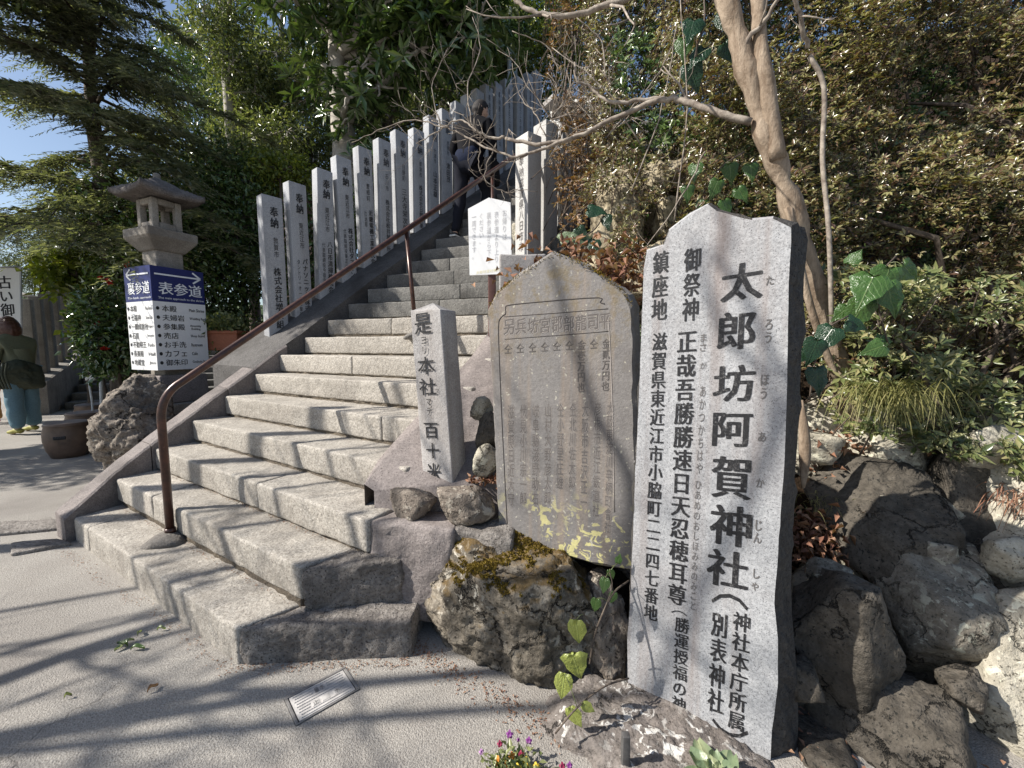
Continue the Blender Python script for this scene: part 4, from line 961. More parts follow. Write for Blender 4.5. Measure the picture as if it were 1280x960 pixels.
# ------------------------------------------------------------------ stone lantern and its wrap-round sign
def lantern():
    C = aty(193, 400, 4.15); dR = Vector((0.39, 0.92, 0)).normalized(); dL = Vector((-0.92, 0.39, 0)).normalized()
    cen = C+dR*0.24+dL*0.24; rz = math.atan2(dR.y, dR.x); c = (cen.x, cen.y)
    t = thing('stone_lantern', (cen.x, cen.y, 0.35), 'old square stone lantern with a curved roof standing beside the conifer', 'stone lantern', rz=rz)
    z0 = 0.35
    def zz(y): return aty(200, y, 4.4).z-z0
    def sq(profile, name, mat, seg=1, label=None):
        vs = []; fs = []; n = len(profile)
        for h, z in profile:
            for sx, sy in ((-1, -1), (1, -1), (1, 1), (-1, 1)): vs.append((sx*h, sy*h, z))
        for i in range(n-1):
            for k in range(4): fs.append((i*4+k, i*4+(k+1) % 4, (i+1)*4+(k+1) % 4, (i+1)*4+k))
        fs.append((3, 2, 1, 0)); fs.append(tuple((n-1)*4+k for k in range(4)))
        o = obj(name, mkmesh(name, vs, fs, False), mat, t, label); b = o.modifiers.new('bevel', 'BEVEL'); b.width = 0.012; b.segments = 2
        return o
    sq([(0.30, 0), (0.30, 0.3)], 'plinth', M['lantern']); sq([(0.235, 0.302), (0.225, zz(468))], 'base_block', M['curb'])
    sq([(0.13, zz(470)), (0.125, zz(313))], 'pedestal', M['lantern'])
    sq([(0.14, zz(315)), (0.215, zz(302)), (0.228, zz(299)), (0.228, zz(289)), (0.15, zz(287))], 'platform', M['lantern'])
    # fire box: four corner posts, top and bottom frames
    zb, zt = zz(287)+0.003, zz(250); fb = thing('fire_box', (0, 0, 0), None, None); fb.parent = t
    def bx(nm, cx, cy, cz, hx, hy, hz, par=fb, mat=M['lantern']): v, f = rbox(hx, hy, hz, 0.008, 0.1); obj(nm, mkmesh(nm, v+np.array([cx, cy, cz]), f), mat, par)
    for sx in (-1, 1):
        for sy in (-1, 1): bx('corner_post', sx*0.105, sy*0.105, (zb+zt)/2, 0.030, 0.030, (zt-zb)/2)
    for zc, h in ((zb+0.03, 0.03), (zt-0.03, 0.03)):
        for s in (-1, 1): bx('frame', 0, s*0.108, zc, 0.074, 0.024, h); bx('frame', s*0.108, 0, zc, 0.024, 0.074, h)
    # roof, a subdivided square dome with upswept corners
    N_ = 22; vs = []; fs = []; z1 = zz(249); top = zz(224)
    for s in (1, 0):
        for j in range(N_+1):
            for i in range(N_+1):
                x, y = i/N_*2-1, j/N_*2-1; r = max(abs(x), abs(y)); cr = min(abs(x), abs(y))
                z = (top-z1)*(1-r)**0.8*0.95+0.05+0.05*(cr*r)**3 if s else 0.045*(cr*r)**3+0.02*(1-r)
                w_ = 0.275*(1+0.05*cr*r)
                nn = 0.012*noise.fractal(Vector((x*3, y*3, s*5+1)), 0.7, 2, 4)
                vs.append((x*w_, y*w_, z1+z+nn))
    m = (N_+1)**2
    for s in (0, 1):
        for j in range(N_):
            for i in range(N_):
                a = s*m+j*(N_+1)+i; q = (a, a+1, a+N_+2, a+N_+1); fs.append(q if s == 0 else q[::-1])
    for i in range(N_):
        for a, b in ((i, i+1), (N_*(N_+1)+i+1, N_*(N_+1)+i), ((i+1)*(N_+1), i*(N_+1)), (i*(N_+1)+N_, (i+1)*(N_+1)+N_)): fs.append((b, a, a+m, b+m))
    obj('roof', mkmesh('roof', vs, fs), M['lantern_roof'], t)
    vv, ff = lathe([(0.0, 0.07), (0.025, 0.06), (0.035, 0.035), (0.03, 0.015), (0.045, 0.0), (0.055, -0.03)], 12, (0, 0, top+0.02)); obj('finial', mkmesh('finial', vv, ff), M['lantern'], t)
    # sign
    zt_, zb_ = aty(193, 331, 4.15).z, aty(193, 463, 4.15).z
    s = thing('wayfinding_sign', (C.x, C.y, zb_), 'navy and white two sided direction sign wrapped round the lantern post', 'sign')
    off = 0.005
    def panel(name, a, b, z0, z1, nrm, mat, d=0.012, proud=0.0):
        a, b = Vector(a)+nrm*proud, Vector(b)+nrm*proud; q = [Vector((a.x, a.y, z0)), Vector((b.x, b.y, z0)), Vector((b.x, b.y, z1)), Vector((a.x, a.y, z1))]
        vs = q+[p-nrm*d for p in q]; fs = [(0, 1, 2, 3), (7, 6, 5, 4), (0, 4, 5, 1), (1, 5, 6, 2), (2, 6, 7, 3), (3, 7, 4, 0)]; part(name, vs, fs, mat, s, smooth=False)
    nF = Vector((0.92, -0.39, 0)).normalized(); nL = Vector((-0.39, -0.92, 0)).normalized(); wF, wL = 0.485, 0.467; H = zt_-zb_; hd = zb_+H*0.665
    a = C+nF*off+nL*off; 
    panel('front_panel', a, a+dR*wF, zb_, hd, nF, M['white_board']); panel('front_header', a, a+dR*wF, hd, zt_, nF, M['navy'])
    panel('side_panel', a+dL*wL, a+dL*0.0006, zb_, hd, nL, M['white_board'], 0.01, 0.002); panel('side_header', a+dL*wL, a+dL*0.0006, hd, zt_, nL, M['navy'], 0.01, 0.002)
    Oz = Vector((a.x, a.y, zb_)); Wt = M['white_ink']; K = M['ink']
    def tF(s_, u0, u1, v0, v1, m, bold=0.0, nm='lettering'): fit_text(s_, Oz, dR, Vector((0, 0, 1)), (u0*wF, u1*wF, v0*H, v1*H), m, s, name=nm, bold=bold, vertical=False, lift=0.003)
    OL = Oz+dL*wL
    def tL(s_, u0, u1, v0, v1, m, bold=0.0): fit_text(s_, OL, -dL, Vector((0, 0, 1)), (u0*wL, u1*wL, v0*H, v1*H), m, s, name='lettering', bold=bold, vertical=False, lift=0.005)
    tF('表参道', 0.12, 0.94, 0.735, 0.855, Wt, 0.02); tF('The main approach to the shrine', 0.10, 0.97, 0.685, 0.712, Wt, 0.012)
    tL('裏参道', 0.12, 0.94, 0.735, 0.855, Wt, 0.02); tL('The back approach', 0.10, 0.97, 0.685, 0.712, Wt, 0.012)
    rows = [('本殿', 'Main Shrine'), ('夫婦岩', 'Wedding Rocks'), ('参集殿', 'Assembly\nBuilding'), ('売店', 'Shop Stand'), ('お手洗', 'Restroom'), ('カフェ', 'Cafe'), ('御朱印', 'Goshuin Stamp')]
    for i, (j, e) in enumerate(rows):
        v = 0.60-i*0.088
        tF('●', 0.045, 0.105, v-0.017, v+0.017, K); tF(j, 0.15, 0.15+0.135*len(j), v-0.03, v+0.03, K, 0.012)
        tF(e, 0.66, 0.66+(0.028*max(len(q) for q in e.split('\n'))), v-0.018 if '\n' not in e else v-0.03, v+0.014 if '\n' not in e else v+0.028, K, 0.015)
    for i, (j, e) in enumerate([('本殿', 'Main Shrine'), ('七福神', 'Seven Gods'), ('一願成就社', 'Ichigan'), ('石庭', 'Stone garden'), ('不動明王', 'Fudo'), ('長楽殿', 'Hall'), ('地蔵堂', 'Jizo')]):
        v = 0.60-i*0.088; tL('●', 0.045, 0.105, v-0.017, v+0.017, K); tL(j, 0.15, 0.15+0.125*len(j), v-0.03, v+0.03, K, 0.012); tL(e, 0.72, 0.96, v-0.018, v+0.014, K, 0.01)
    def arrow(O, ux, nrm, x0, x1, y, lift):
        sgn = 1 if x1 > x0 else -1; up = Vector((0, 0, 1)); P = lambda u, v: O+ux*u+up*v+nrm*lift
        vs = []; fs = []
        def bar(p, q, w):
            d = (q-p).normalized(); sd = d.cross(nrm).normalized()*w/2; b = len(vs); vs.extend([p+sd, q+sd, q-sd, p-sd, p+sd+nrm*0.002, q+sd+nrm*0.002, q-sd+nrm*0.002, p-sd+nrm*0.002]); fs.extend([(b+4, b+5, b+6, b+7), (b, b+1, b+5, b+4), (b+1, b+2, b+6, b+5), (b+2, b+3, b+7, b+6), (b+3, b, b+4, b+7)])
        bar(P(x0, y), P(x1, y), 0.016); bar(P(x1-sgn*0.075, y+0.055), P(x1, y), 0.017); bar(P(x1-sgn*0.075, y-0.055), P(x1, y), 0.017)
        part('arrow', vs, fs, Wt, s, smooth=False)
    arrow(Oz, dR, nF, 0.06*wF, 0.93*wF, 0.925*H, 0.003); arrow(OL, -dL, nL, 0.93*wL, 0.1*wL, 0.925*H, 0.005)
lantern()

# rock, jars, pole
v, f = rock((-3.5, 3.78, 0.42), (0.80, 0.62, 1.16), 101, 6, nplanes=12, sharp=14, amp=0.05, rz=0.3)
solo('garden_rock', v, f, M['rock_brown'], 'big rugged brown rock in front of the stone lantern', 'boulder')
v, f = rock((-3.32, 3.42, 0.10), (0.3, 0.25, 0.3), 102, 4, amp=0.04); solo('garden_rock', v, f, M['rock_brown'], 'small dark rock wedged under the big brown rock by the curb', 'stone')
def jar(x, y, r, h, lab, seed):
    t = thing('clay_jar', (x, y, 0), lab, 'jar', 'clay barrel jars by the path')
    v, f = lathe([(0, 0), (r*0.72, 0), (r*0.9, h*0.22), (r, h*0.5), (r*1.0, h*0.72), (r*0.90, h*0.93), (r*0.93, h*0.965), (r*0.9, h), (r*0.8, h*1.0), (0.0, h*0.985)], 40); obj('body', mkmesh('body', v, f), M['jar'], t)
    v, f = lathe([(r*0.905, h*0.905), (r*0.955, h*0.93), (r*0.94, h*0.955)], 40); obj('rim_band', mkmesh('rim_band', v, f), M['jar'], t)
    a = math.atan2(-y, -x)-0.35; v, f = rbox(0.05, 0.012, 0.018, 0.006, 0.1); v = v@np.array(Matrix.Rotation(a+math.pi/2, 3, 'Z')).T+np.array([math.cos(a)*r*0.985, math.sin(a)*r*0.985, h*0.62]); obj('hand_hole', mkmesh('hand_hole', v, f), M['ink'], t)
c = atz(70, 574, 0); jar(c.x, c.y+0.15, 0.205, 0.39, 'front and largest of the brown clay barrel jars', 1)
c = atz(95, 556, 0); jar(c.x+0.03, c.y+0.15, 0.22, 0.40, 'middle brown clay jar, half hidden behind the front one', 2)
c = atz(112, 540, 0); jar(c.x, c.y+0.1, 0.22, 0.40, 'rearmost brown clay jar beside the big rock', 3)
def barrier():
    c = atz(122, 523, 0.0); Y = 5.4
    a = aty(124, 420, Y); b = aty(126, 518, Y); t = thing('barrier_pole', (b.x, b.y, 0), 'thin white pole with knotted rope beside the camellia', 'pole')
    v, f = tube([(b.x, b.y, 0.0), (a.x, a.y, a.z)], 0.02, 10); part('pole', v, f, M['white_pole'], t)
    for dx, dz in ((0, 0), (0.01, 0.02)):
        pts = [(b.x-0.12+0.0, b.y-0.03, 0.80+dz), (b.x-0.05, b.y-0.04, 0.84+dz), (b.x, b.y-0.04, 0.81+dz), (b.x-0.08, b.y-0.03, 0.78), (b.x-0.07, b.y-0.03, 0.5), (b.x-0.08-dx, b.y-0.03, 0.25)]
        v, f = tube(smoothpath(pts), 0.012, 6); part('rope', v, f, M['white_pole'], t)
barrier()

# ------------------------------------------------------------------ left: upper path stairs, fence, board
def left_fence():
    A = Vector((-8.75, 7.5, 0)); d = Vector((-0.55, 0.835, 0)).normalized(); sd = Vector((0.835, 0.55, 0)).normalized()
    slope = 0.20
    t = thing('side_staircase', (A.x+0.9, A.y, 0), 'dim stone steps climbing away behind the clay jars', 'staircase')
    for k in range(9):
        s0 = 0.35+k*0.42; FL = A+d*s0+sd*0.28; FR = FL+sd*2.9; BL = FL+d*0.46; BR = FR+d*0.46
        v, f = footblock(FL, FR, BR, BL, 0.14*k-0.02, 0.14*(k+1), r=0.012, cell=0.15, amp=0.006, seed=k); part('step', v, f, M['upper_step'], t)
    I = [A+d*s for s in (-0.2, 1, 2, 3, 4.4)]; polyslab('side_wall', [p+sd*0.22 for p in I], [p-sd*0.2 for p in I], [0.64+slope*s for s in (-0.2, 1, 2, 3, 4.4)], [0.64+slope*s for s in (-0.2, 1, 2, 3, 4.4)], 1.2, M['oldpost'], t)
    xs = 9; shaft = post_mesh(0.20, 0.15, 1.45, 77); shaft.name = 'old_post_shaft'
    names = ['leftmost, beside the white board', 'second from the left', 'third from the left', 'fourth from the left', 'fifth from the left', 'sixth from the left', 'seventh from the left', 'eighth from the left', 'rightmost, next to the yellow leaves']
    for i in range(xs):
        s = 0.05+i*0.46; p = A+d*s; z = 0.64+slope*s-0.02
        q = thing('fence_post', (p.x, p.y, z), 'weathered grey stone post of the far left fence, '+names[i], 'stone post', 'old stone posts of the far left fence', math.atan2(sd.y, sd.x)+math.pi/2)
        obj('shaft', shaft, M['oldpost'], q)
        R = q.rotation_euler.to_matrix(); O = Vector(q.location)+R@Vector((0, -0.075, 0)); fit_text('奉納八日市市中野', O, R@Vector((1, 0, 0)), Vector((0, 0, 1)), (-0.03, 0.03, 0.35, 1.32), M['ink_soft'], q, lift=0.004)
    p0, p1 = A-d*0.3, A+d*0.6; v, f = tube([aty(20, 366, 9.0), aty(44, 372, 8.8)], 0.04, 8); solo('top_rail', v, f, M['oldpost'], 'short pale horizontal rail joining the far left fence', 'rail')
    # man behind the fence
    return A, d, sd
FA, FD, FS = left_fence()
def white_board():
    n = Vector((0.35, -0.94, 0)).normalized(); P0 = aty(0, 430, 7.0)
    t = thing('white_board_sign', (P0.x-0.2, P0.y, 0), 'white framed board with large black brushed characters at the left edge', 'sign')
    px = [(-46, 440), (-46, 334), (26, 334), (28, 440)]; pts = [onplane(x, y, P0, n) for x, y in px]
    vs = pts+[p-n*0.02 for p in pts]; part('board', vs, [(0, 1, 2, 3), (7, 6, 5, 4), (1, 0, 4, 5), (2, 1, 5, 6), (3, 2, 6, 7), (0, 3, 7, 4)], M['white_board'], t, smooth=False)
    for a, b in ((0, 1), (1, 2), (2, 3), (3, 0)): v, f = tube([pts[a]+n*0.005, pts[b]+n*0.005], 0.014, 6); part('frame', v, f, M['grey_frame'], t)
    for i in (0, 3): v, f = tube([pts[i]-n*0.03, Vector((pts[i].x-n.x*0.03, pts[i].y-n.y*0.03, 0))], 0.02, 6); part('leg', v, f, M['grey_frame'], t)
    pl = Plane(P0, n, t); pl.col('古い御札', 8, 345, 9, 412, 17, M['ink'], 0.02)
white_board()
# flat stones let into the path
for box, lab, sd in (((-60, 652, 88, 676), 'long flat grey paving stone at the left edge below the curb', 1), ((14, 676, 90, 696), 'short flat paving stone in front of the curb foot', 2)):
    x0, y0, x1, y1 = box; a, b, c2, d2 = [atz(*q, 0.0) for q in ((x0, y1), (x1, y1-14), (x1-18, y0), (x0, y0+6))]
    v, f = footblock(a, b, c2, d2, -0.08, 0.022, r=0.012, cell=0.05, amp=0.006, seed=sd); solo('paving_stone', v, f, M['corner'], lab, 'paving stone')

# ------------------------------------------------------------------ meter cover
def meter_cover():
    q = [Vector(p) for p in ((-0.712, 1.248, 0), (-0.555, 1.394, 0), (-0.656, 1.483, 0), (-0.825, 1.339, 0))]
    ux = (q[1]-q[0]).normalized(); uy = Vector((-ux.y, ux.x, 0)); O = q[0]; W = (q[1]-q[0]).length; Hh = abs((q[3]-q[0]).dot(uy))
    t = thing('meter_cover', (O.x+0.02, O.y+0.09, 0), 'small rectangular grey cover set flush in the concrete', 'utility cover')
    def b(nm, u0, u1, v0, v1, z0, z1, mat, r=0.001):
        c = O+ux*(u0+u1)/2+uy*(v0+v1)/2; v, f = rbox((u1-u0)/2, (v1-v0)/2, (z1-z0)/2, r, 1); A = np.column_stack([np.array(ux), np.array(uy), [0, 0, 1]]); return v@A.T+np.array([c.x, c.y, (z0+z1)/2]), f
    for a in ((0, W, 0, 0.005), (0, W, Hh-0.011, Hh), (0, 0.009, 0.006, Hh-0.012), (W-0.010, W, 0.006, Hh-0.012)):
        v, f = b('frame', *a, -0.01, 0.0045, M['iron']); part('frame', v, f, M['iron_grey'], t)
    v, f = b('well', -0.0015, W+0.0015, -0.0015, Hh+0.0015, -0.02, 0.0012, M['iron']); part('recess', v, f, M['ink'], t)
    u0, u1, v0, v1 = 0.013, W-0.013, 0.008, Hh-0.014; v, f = b('lid', u0, u1, v0, v1, 0, 0.0042, None, 0.001); part('lid', v, f, M['plastic_grey'], t)
    bits = []
    nx, ny = 22, 9
    for i in range(nx):
        for j in range(ny):
            u = u0+0.010+(u1-u0-0.02)*(i+0.5*(j % 2))/nx; vv = v0+0.008+(v1-v0-0.016)*j/(ny-1)
            if 0.25 < (u-u0)/(u1-u0) < 0.80 and j in (2, 3): continue
            if 0.36 < (u-u0)/(u1-u0) < 0.62 and j in (6, 7): continue
            bits.append(b('x', u-0.0028, u+0.0028, vv-0.0018, vv+0.0018, 0.004, 0.0068, None, 0.0005))
    for i in range(12):
        u = u0+0.006+(u1-u0-0.012)*i/11
    v, f = join(bits); part('raised_pattern', v, f, M['plastic_grey'], t, kind='stuff')
    for a, bb in ((0.27, 0.40), (0.44, 0.58), (0.66, 0.79)):
        v, f = b('p', u0+(u1-u0)*a, u0+(u1-u0)*bb, v0+(v1-v0)*0.22, v0+(v1-v0)*0.42, 0.004, 0.0056, None, 0.0008); part('name_plate', v, f, M['plastic_grey'], t)
    up = uy
    for ch, a, bb, c0, c1 in (('止', 0.29, 0.38, 0.24, 0.40), ('水', 0.68, 0.77, 0.24, 0.40), ('量', 0.40, 0.48, 0.66, 0.86), ('水', 0.50, 0.58, 0.66, 0.86)):
        fit_text(ch, O+Vector((0, 0, 0.0058)), ux, uy, (u0+(u1-u0)*a, u0+(u1-u0)*bb, v0+(v1-v0)*c0, v0+(v1-v0)*c1), M['iron'], t, lift=0.0006)
meter_cover()

# ================================================================== PEOPLE
def skin_mesh(name, verts, edges, radii, sub=2):
    me = bpy.data.meshes.new('tmp'); me.from_pydata([tuple(v) for v in verts], edges, []); o = bpy.data.objects.new('tmp', me); COL.objects.link(o)
    m = o.modifiers.new('s', 'SKIN'); o.modifiers.new('u', 'SUBSURF').levels = sub; m.use_smooth_shade = True
    for i, r in enumerate(radii):
        sv = me.skin_vertices[0].data[i]; sv.radius = (r, r) if not hasattr(r, '__len__') else r; sv.use_root = (i == 0)
    dg = bpy.context.evaluated_depsgraph_get(); dg.update(); out = bpy.data.meshes.new_from_object(o.evaluated_get(dg)); out.name = name
    bpy.data.objects.remove(o); bpy.data.meshes.remove(me); out.materials.clear(); return out
def person(t, J, sc, mats, skirt=None, hairstyle='short'):
    """J: joints in local metres (x right, y forward, z up) for a 1.7 m person"""
    P = {k: Vector(v) for k, v in J.items()}
    names = ['pelvis', 'waist', 'chest', 'neck', 'head', 'sl', 'el', 'wl', 'sr', 'er', 'wr', 'hl', 'kl', 'al', 'tl', 'hr', 'kr', 'ar', 'tr']
    idx = {n: i for i, n in enumerate(names)}
    E_ = [('pelvis', 'waist'), ('waist', 'chest'), ('chest', 'neck'), ('neck', 'head'), ('chest', 'sl'), ('sl', 'el'), ('el', 'wl'), ('chest', 'sr'), ('sr', 'er'), ('er', 'wr'), ('pelvis', 'hl'), ('hl', 'kl'), ('kl', 'al'), ('al', 'tl'), ('pelvis', 'hr'), ('hr', 'kr'), ('kr', 'ar'), ('ar', 'tr')]
    R = dict(pelvis=.12, waist=.11, chest=.125, neck=.042, head=.04, sl=.055, el=.04, wl=.026, sr=.055, er=.04, wr=.026, hl=.085, kl=.055, al=.035, tl=.03, hr=.085, kr=.055, ar=.035, tr=.03)
    me = skin_mesh('body', [P[n]*sc for n in names], [(idx[a], idx[b]) for a, b in E_], [R[n]*sc for n in names]); obj('body', me, M['skin'], t)
    def sub(nm, ns, es, rr, mat, label=None):
        ii = {n: i for i, n in enumerate(ns)}; me = skin_mesh(nm, [P[n]*sc for n in ns], [(ii[a], ii[b]) for a, b in es], [tuple(x*sc for x in r) if hasattr(r, '__len__') else r*sc for r in rr]); return obj(nm, me, mat, t, label)
    P['mid'] = P['pelvis'].lerp(P['waist'], 0.3)
    sub('jacket', ['waist', 'pelvis', 'chest', 'neck', 'sl', 'el', 'wl', 'sr', 'er', 'wr'], [('waist', 'pelvis'), ('waist', 'chest'), ('chest', 'neck'), ('chest', 'sl'), ('sl', 'el'), ('el', 'wl'), ('chest', 'sr'), ('sr', 'er'), ('er', 'wr')], [.145, .16, .155, .07, .08, .066, .048, .08, .066, .048], mats['top']); jk = [o for o in t.children if o.name.startswith('jacket')][-1]; vs_ = np.array([tuple(v.co) for v in jk.data.vertices]); vs_ = roughen(vs_, [tuple(p.vertices) for p in jk.data.polygons], 0.016, 9, 2, 3); jk.data.vertices.foreach_set('co', vs_.astype(np.float32).ravel())
    sub('trousers', ['pelvis', 'hl', 'kl', 'al', 'hr', 'kr', 'ar'], [('pelvis', 'hl'), ('hl', 'kl'), ('kl', 'al'), ('pelvis', 'hr'), ('hr', 'kr'), ('kr', 'ar')], [.13, .105, mats.get('kr', .075), mats.get('ar', .055), .105, mats.get('kr', .075), mats.get('ar', .055)], mats['legs'])
    tr_ = [o for o in t.children if o.name.startswith('trousers')][-1]; vs_ = np.array([tuple(v.co) for v in tr_.data.vertices]); vs_ = roughen(vs_, [tuple(p.vertices) for p in tr_.data.polygons], 0.014, 8, 4, 3); tr_.data.vertices.foreach_set('co', vs_.astype(np.float32).ravel())
    for s in 'lr':
        a, b = P['a'+s]*sc, P['t'+s]*sc; d = (b-a); d.z = 0; d = d.normalized() if d.length > 1e-3 else Vector((0, 1, 0)); heel = a-d*0.05*sc; heel.z = a.z-0.055*sc; toe = a+d*0.19*sc; toe.z = heel.z
        me = skin_mesh('shoe', [a, heel+Vector((0, 0, 0.02)), a.lerp(toe, 0.6)+Vector((0, 0, -0.01)), toe+Vector((0, 0, 0.01))], [(0, 1), (0, 2), (2, 3)], [.045*sc, .038*sc, (.045*sc, .035*sc), (.04*sc, .028*sc)], 1); obj('shoe', me, mats['shoe'], t)
    # head with a face
    H = P['head']*sc; fd = Vector(J['face']).normalized(); D, f = ico(4); hv = []
    rt = fd.cross(Vector((0, 0, 1))).normalized(); up = rt.cross(fd)
    for d in D:
        x, y, z = d
        w_ = 0.076*(1-0.16*max(0, -z)); dp = 0.094*(1-0.10*max(0, -z)); hh = 0.115
        fx, fy, fz = x*w_, y*dp, z*hh
        if y > 0.55: fy += 0.022*math.exp(-(x/0.16)**2-((z+0.12)/0.20)**2); fy -= 0.010*math.exp(-((abs(x)-0.36)/0.16)**2-((z-0.05)/0.13)**2); fy += 0.008*math.exp(-(x/0.25)**2-((z+0.45)/0.10)**2)
        if y > 0.2 and z < -0.6: fy += 0.010
        hv.append(H+(rt*fx+fd*fy+up*fz)*sc)
    ears = []
    for s in (-1, 1): ev, ef = rock((0, 0, 0), (0.018, 0.034, 0.06), 5, 2, amp=0.01, sharp=4); ears.append(([H+(rt*(p[0]+s*0.078)+fd*(p[1]-0.005)+up*(p[2]-0.005))*sc for p in ev], ef))
    v, ff = join([(hv, f)]+ears); obj('head', mkmesh('head', v, ff), M['skin'], t)
    for s in (-1, 1): v, ff = rock(H+(rt*s*0.028+fd*0.083+up*0.004)*sc, tuple(q*sc for q in (0.016, 0.010, 0.010)), 3, 2, amp=0, sharp=3); obj('eye', mkmesh('eye', v, ff), M['ink'], t)
    v, ff = rock(H+(fd*0.087-up*0.052)*sc, tuple(q*sc for q in (0.034, 0.012, 0.009)), 3, 2, amp=0, sharp=3); obj('mouth', mkmesh('mouth', v, ff), M['pink'], t)
    hair = []
    for d in D:
        x, y, z = d; L = 1.0
        front = y > 0.25 and z < (0.42 if abs(x) < 0.75 else 0.1)
        k = 0.9 if front else 1.13+0.03*noise.noise(Vector((x*9, y*3, z*2)))
        fx, fy, fz = x*0.076*k, y*0.094*k, z*0.115*k
        if hairstyle == 'bob' and not front: q_ = max(0, min(1, (0.45-z)/0.7)); fx *= 1.12+0.28*q_; fy *= 1.12+0.20*q_; fz = fz*(1+0.75*q_)-0.02*q_; fx += 0.006*math.sin(math.atan2(x, y)*17); fy += 0.006*math.cos(math.atan2(x, y)*19)
        if hairstyle == 'short' and not front and z < -0.35: fx *= 0.84; fy *= 0.84
        hair.append(H+(rt*fx+fd*fy+up*fz)*sc)
    obj('hair', mkmesh('hair', hair, f), mats['hair'], t)
    # hands: palm, four fingers and a thumb
    for s in 'lr':
        w0 = P['w'+s]; d = (w0-P['e'+s]).normalized(); sdv = d.cross(Vector((0, 0, 1))); sdv = sdv.normalized() if sdv.length > 0.1 else Vector((1, 0, 0)); dn = d.cross(sdv)
        vv = [w0, w0+d*0.045, w0+d*0.085]; ed = [(0, 1), (1, 2)]; rr = [0.024, (0.034, 0.018), (0.036, 0.016)]
        for q, (o_, ln) in enumerate(((-0.028, 0.055), (-0.010, 0.068), (0.010, 0.064), (0.027, 0.05))):
            b = len(vv); vv += [w0+d*0.095+sdv*o_, w0+d*(0.095+ln*0.55)+sdv*o_*1.1+dn*0.012, w0+d*(0.095+ln*0.9)+sdv*o_*1.1+dn*0.032]; ed += [(2, b), (b, b+1), (b+1, b+2)]; rr += [0.0095, 0.0088, 0.0075]
        b = len(vv); vv += [w0+d*0.04-sdv*0.036+dn*0.008, w0+d*0.075-sdv*0.055+dn*0.02]; ed += [(1, b), (b, b+1)]; rr += [0.011, 0.009]
        me = skin_mesh('hand', [q*sc for q in vv], ed, [tuple(x*sc for x in r) if hasattr(r, '__len__') else r*sc for r in rr], 1); obj('hand', me, M['skin'], t)
def climber():
    base = Vector((-0.71, 5.30, 2.577)); d = Vector((0.40, 0.92, 0)); rz = math.atan2(d.y, d.x)-math.pi/2
    t = thing('person', base, 'person in black jacket and dark trousers climbing the stairs with a bag at the hip', 'person', rz=rz)
    J = dict(pelvis=(0.12, 0.14, 0.95), waist=(0.12, 0.18, 1.10), chest=(0.13, 0.25, 1.35), neck=(0.15, 0.30, 1.50), head=(0.18, 0.34, 1.62), sl=(-0.05, 0.24, 1.40), el=(-0.14, 0.20, 1.14), wl=(-0.08, 0.36, 0.96), sr=(0.32, 0.26, 1.40), er=(0.40, 0.22, 1.14), wr=(0.34, 0.36, 0.95),
             hl=(0.03, 0.13, 0.90), kl=(0.0, 0.14, 0.50), al=(-0.02, 0.02, 0.075), tl=(-0.02, 0.15, 0.02), hr=(0.21, 0.15, 0.90), kr=(0.22, 0.42, 0.68), ar=(0.22, 0.36, 0.425), tr=(0.22, 0.5, 0.36), face=(0.75, 0.66, -0.25))
    person(t, J, 1.02, dict(top=M['black_cloth'], legs=M['charcoal'], shoe=M['shoe_black'], hair=M['hair_black']))
    v, f = rbox(0.165, 0.135, 0.14, 0.11, 0.05); v = roughen(v, f, 0.012, 8, 4)+np.array([0.12, 0.14, 0.98]); obj('waist_layer', mkmesh('waist_layer', v, f), M['navy_cloth'], t)
    v, f = rbox(0.06, 0.13, 0.15, 0.04, 0.05); v = roughen(v, f, 0.01, 8, 7)+np.array([0.43, 0.18, 0.80]); 
    b = obj('shoulder_bag', mkmesh('shoulder_bag', v, f), M['black_cloth'], t)
    for s in ('l',): v, f = rbox(0.046, 0.10, 0.012, 0.01, 0.1); obj('sole_band', mkmesh('sole_band', v+np.array([-0.02, 0.06, 0.04]), f), M['shoe_white'], t)
climber()
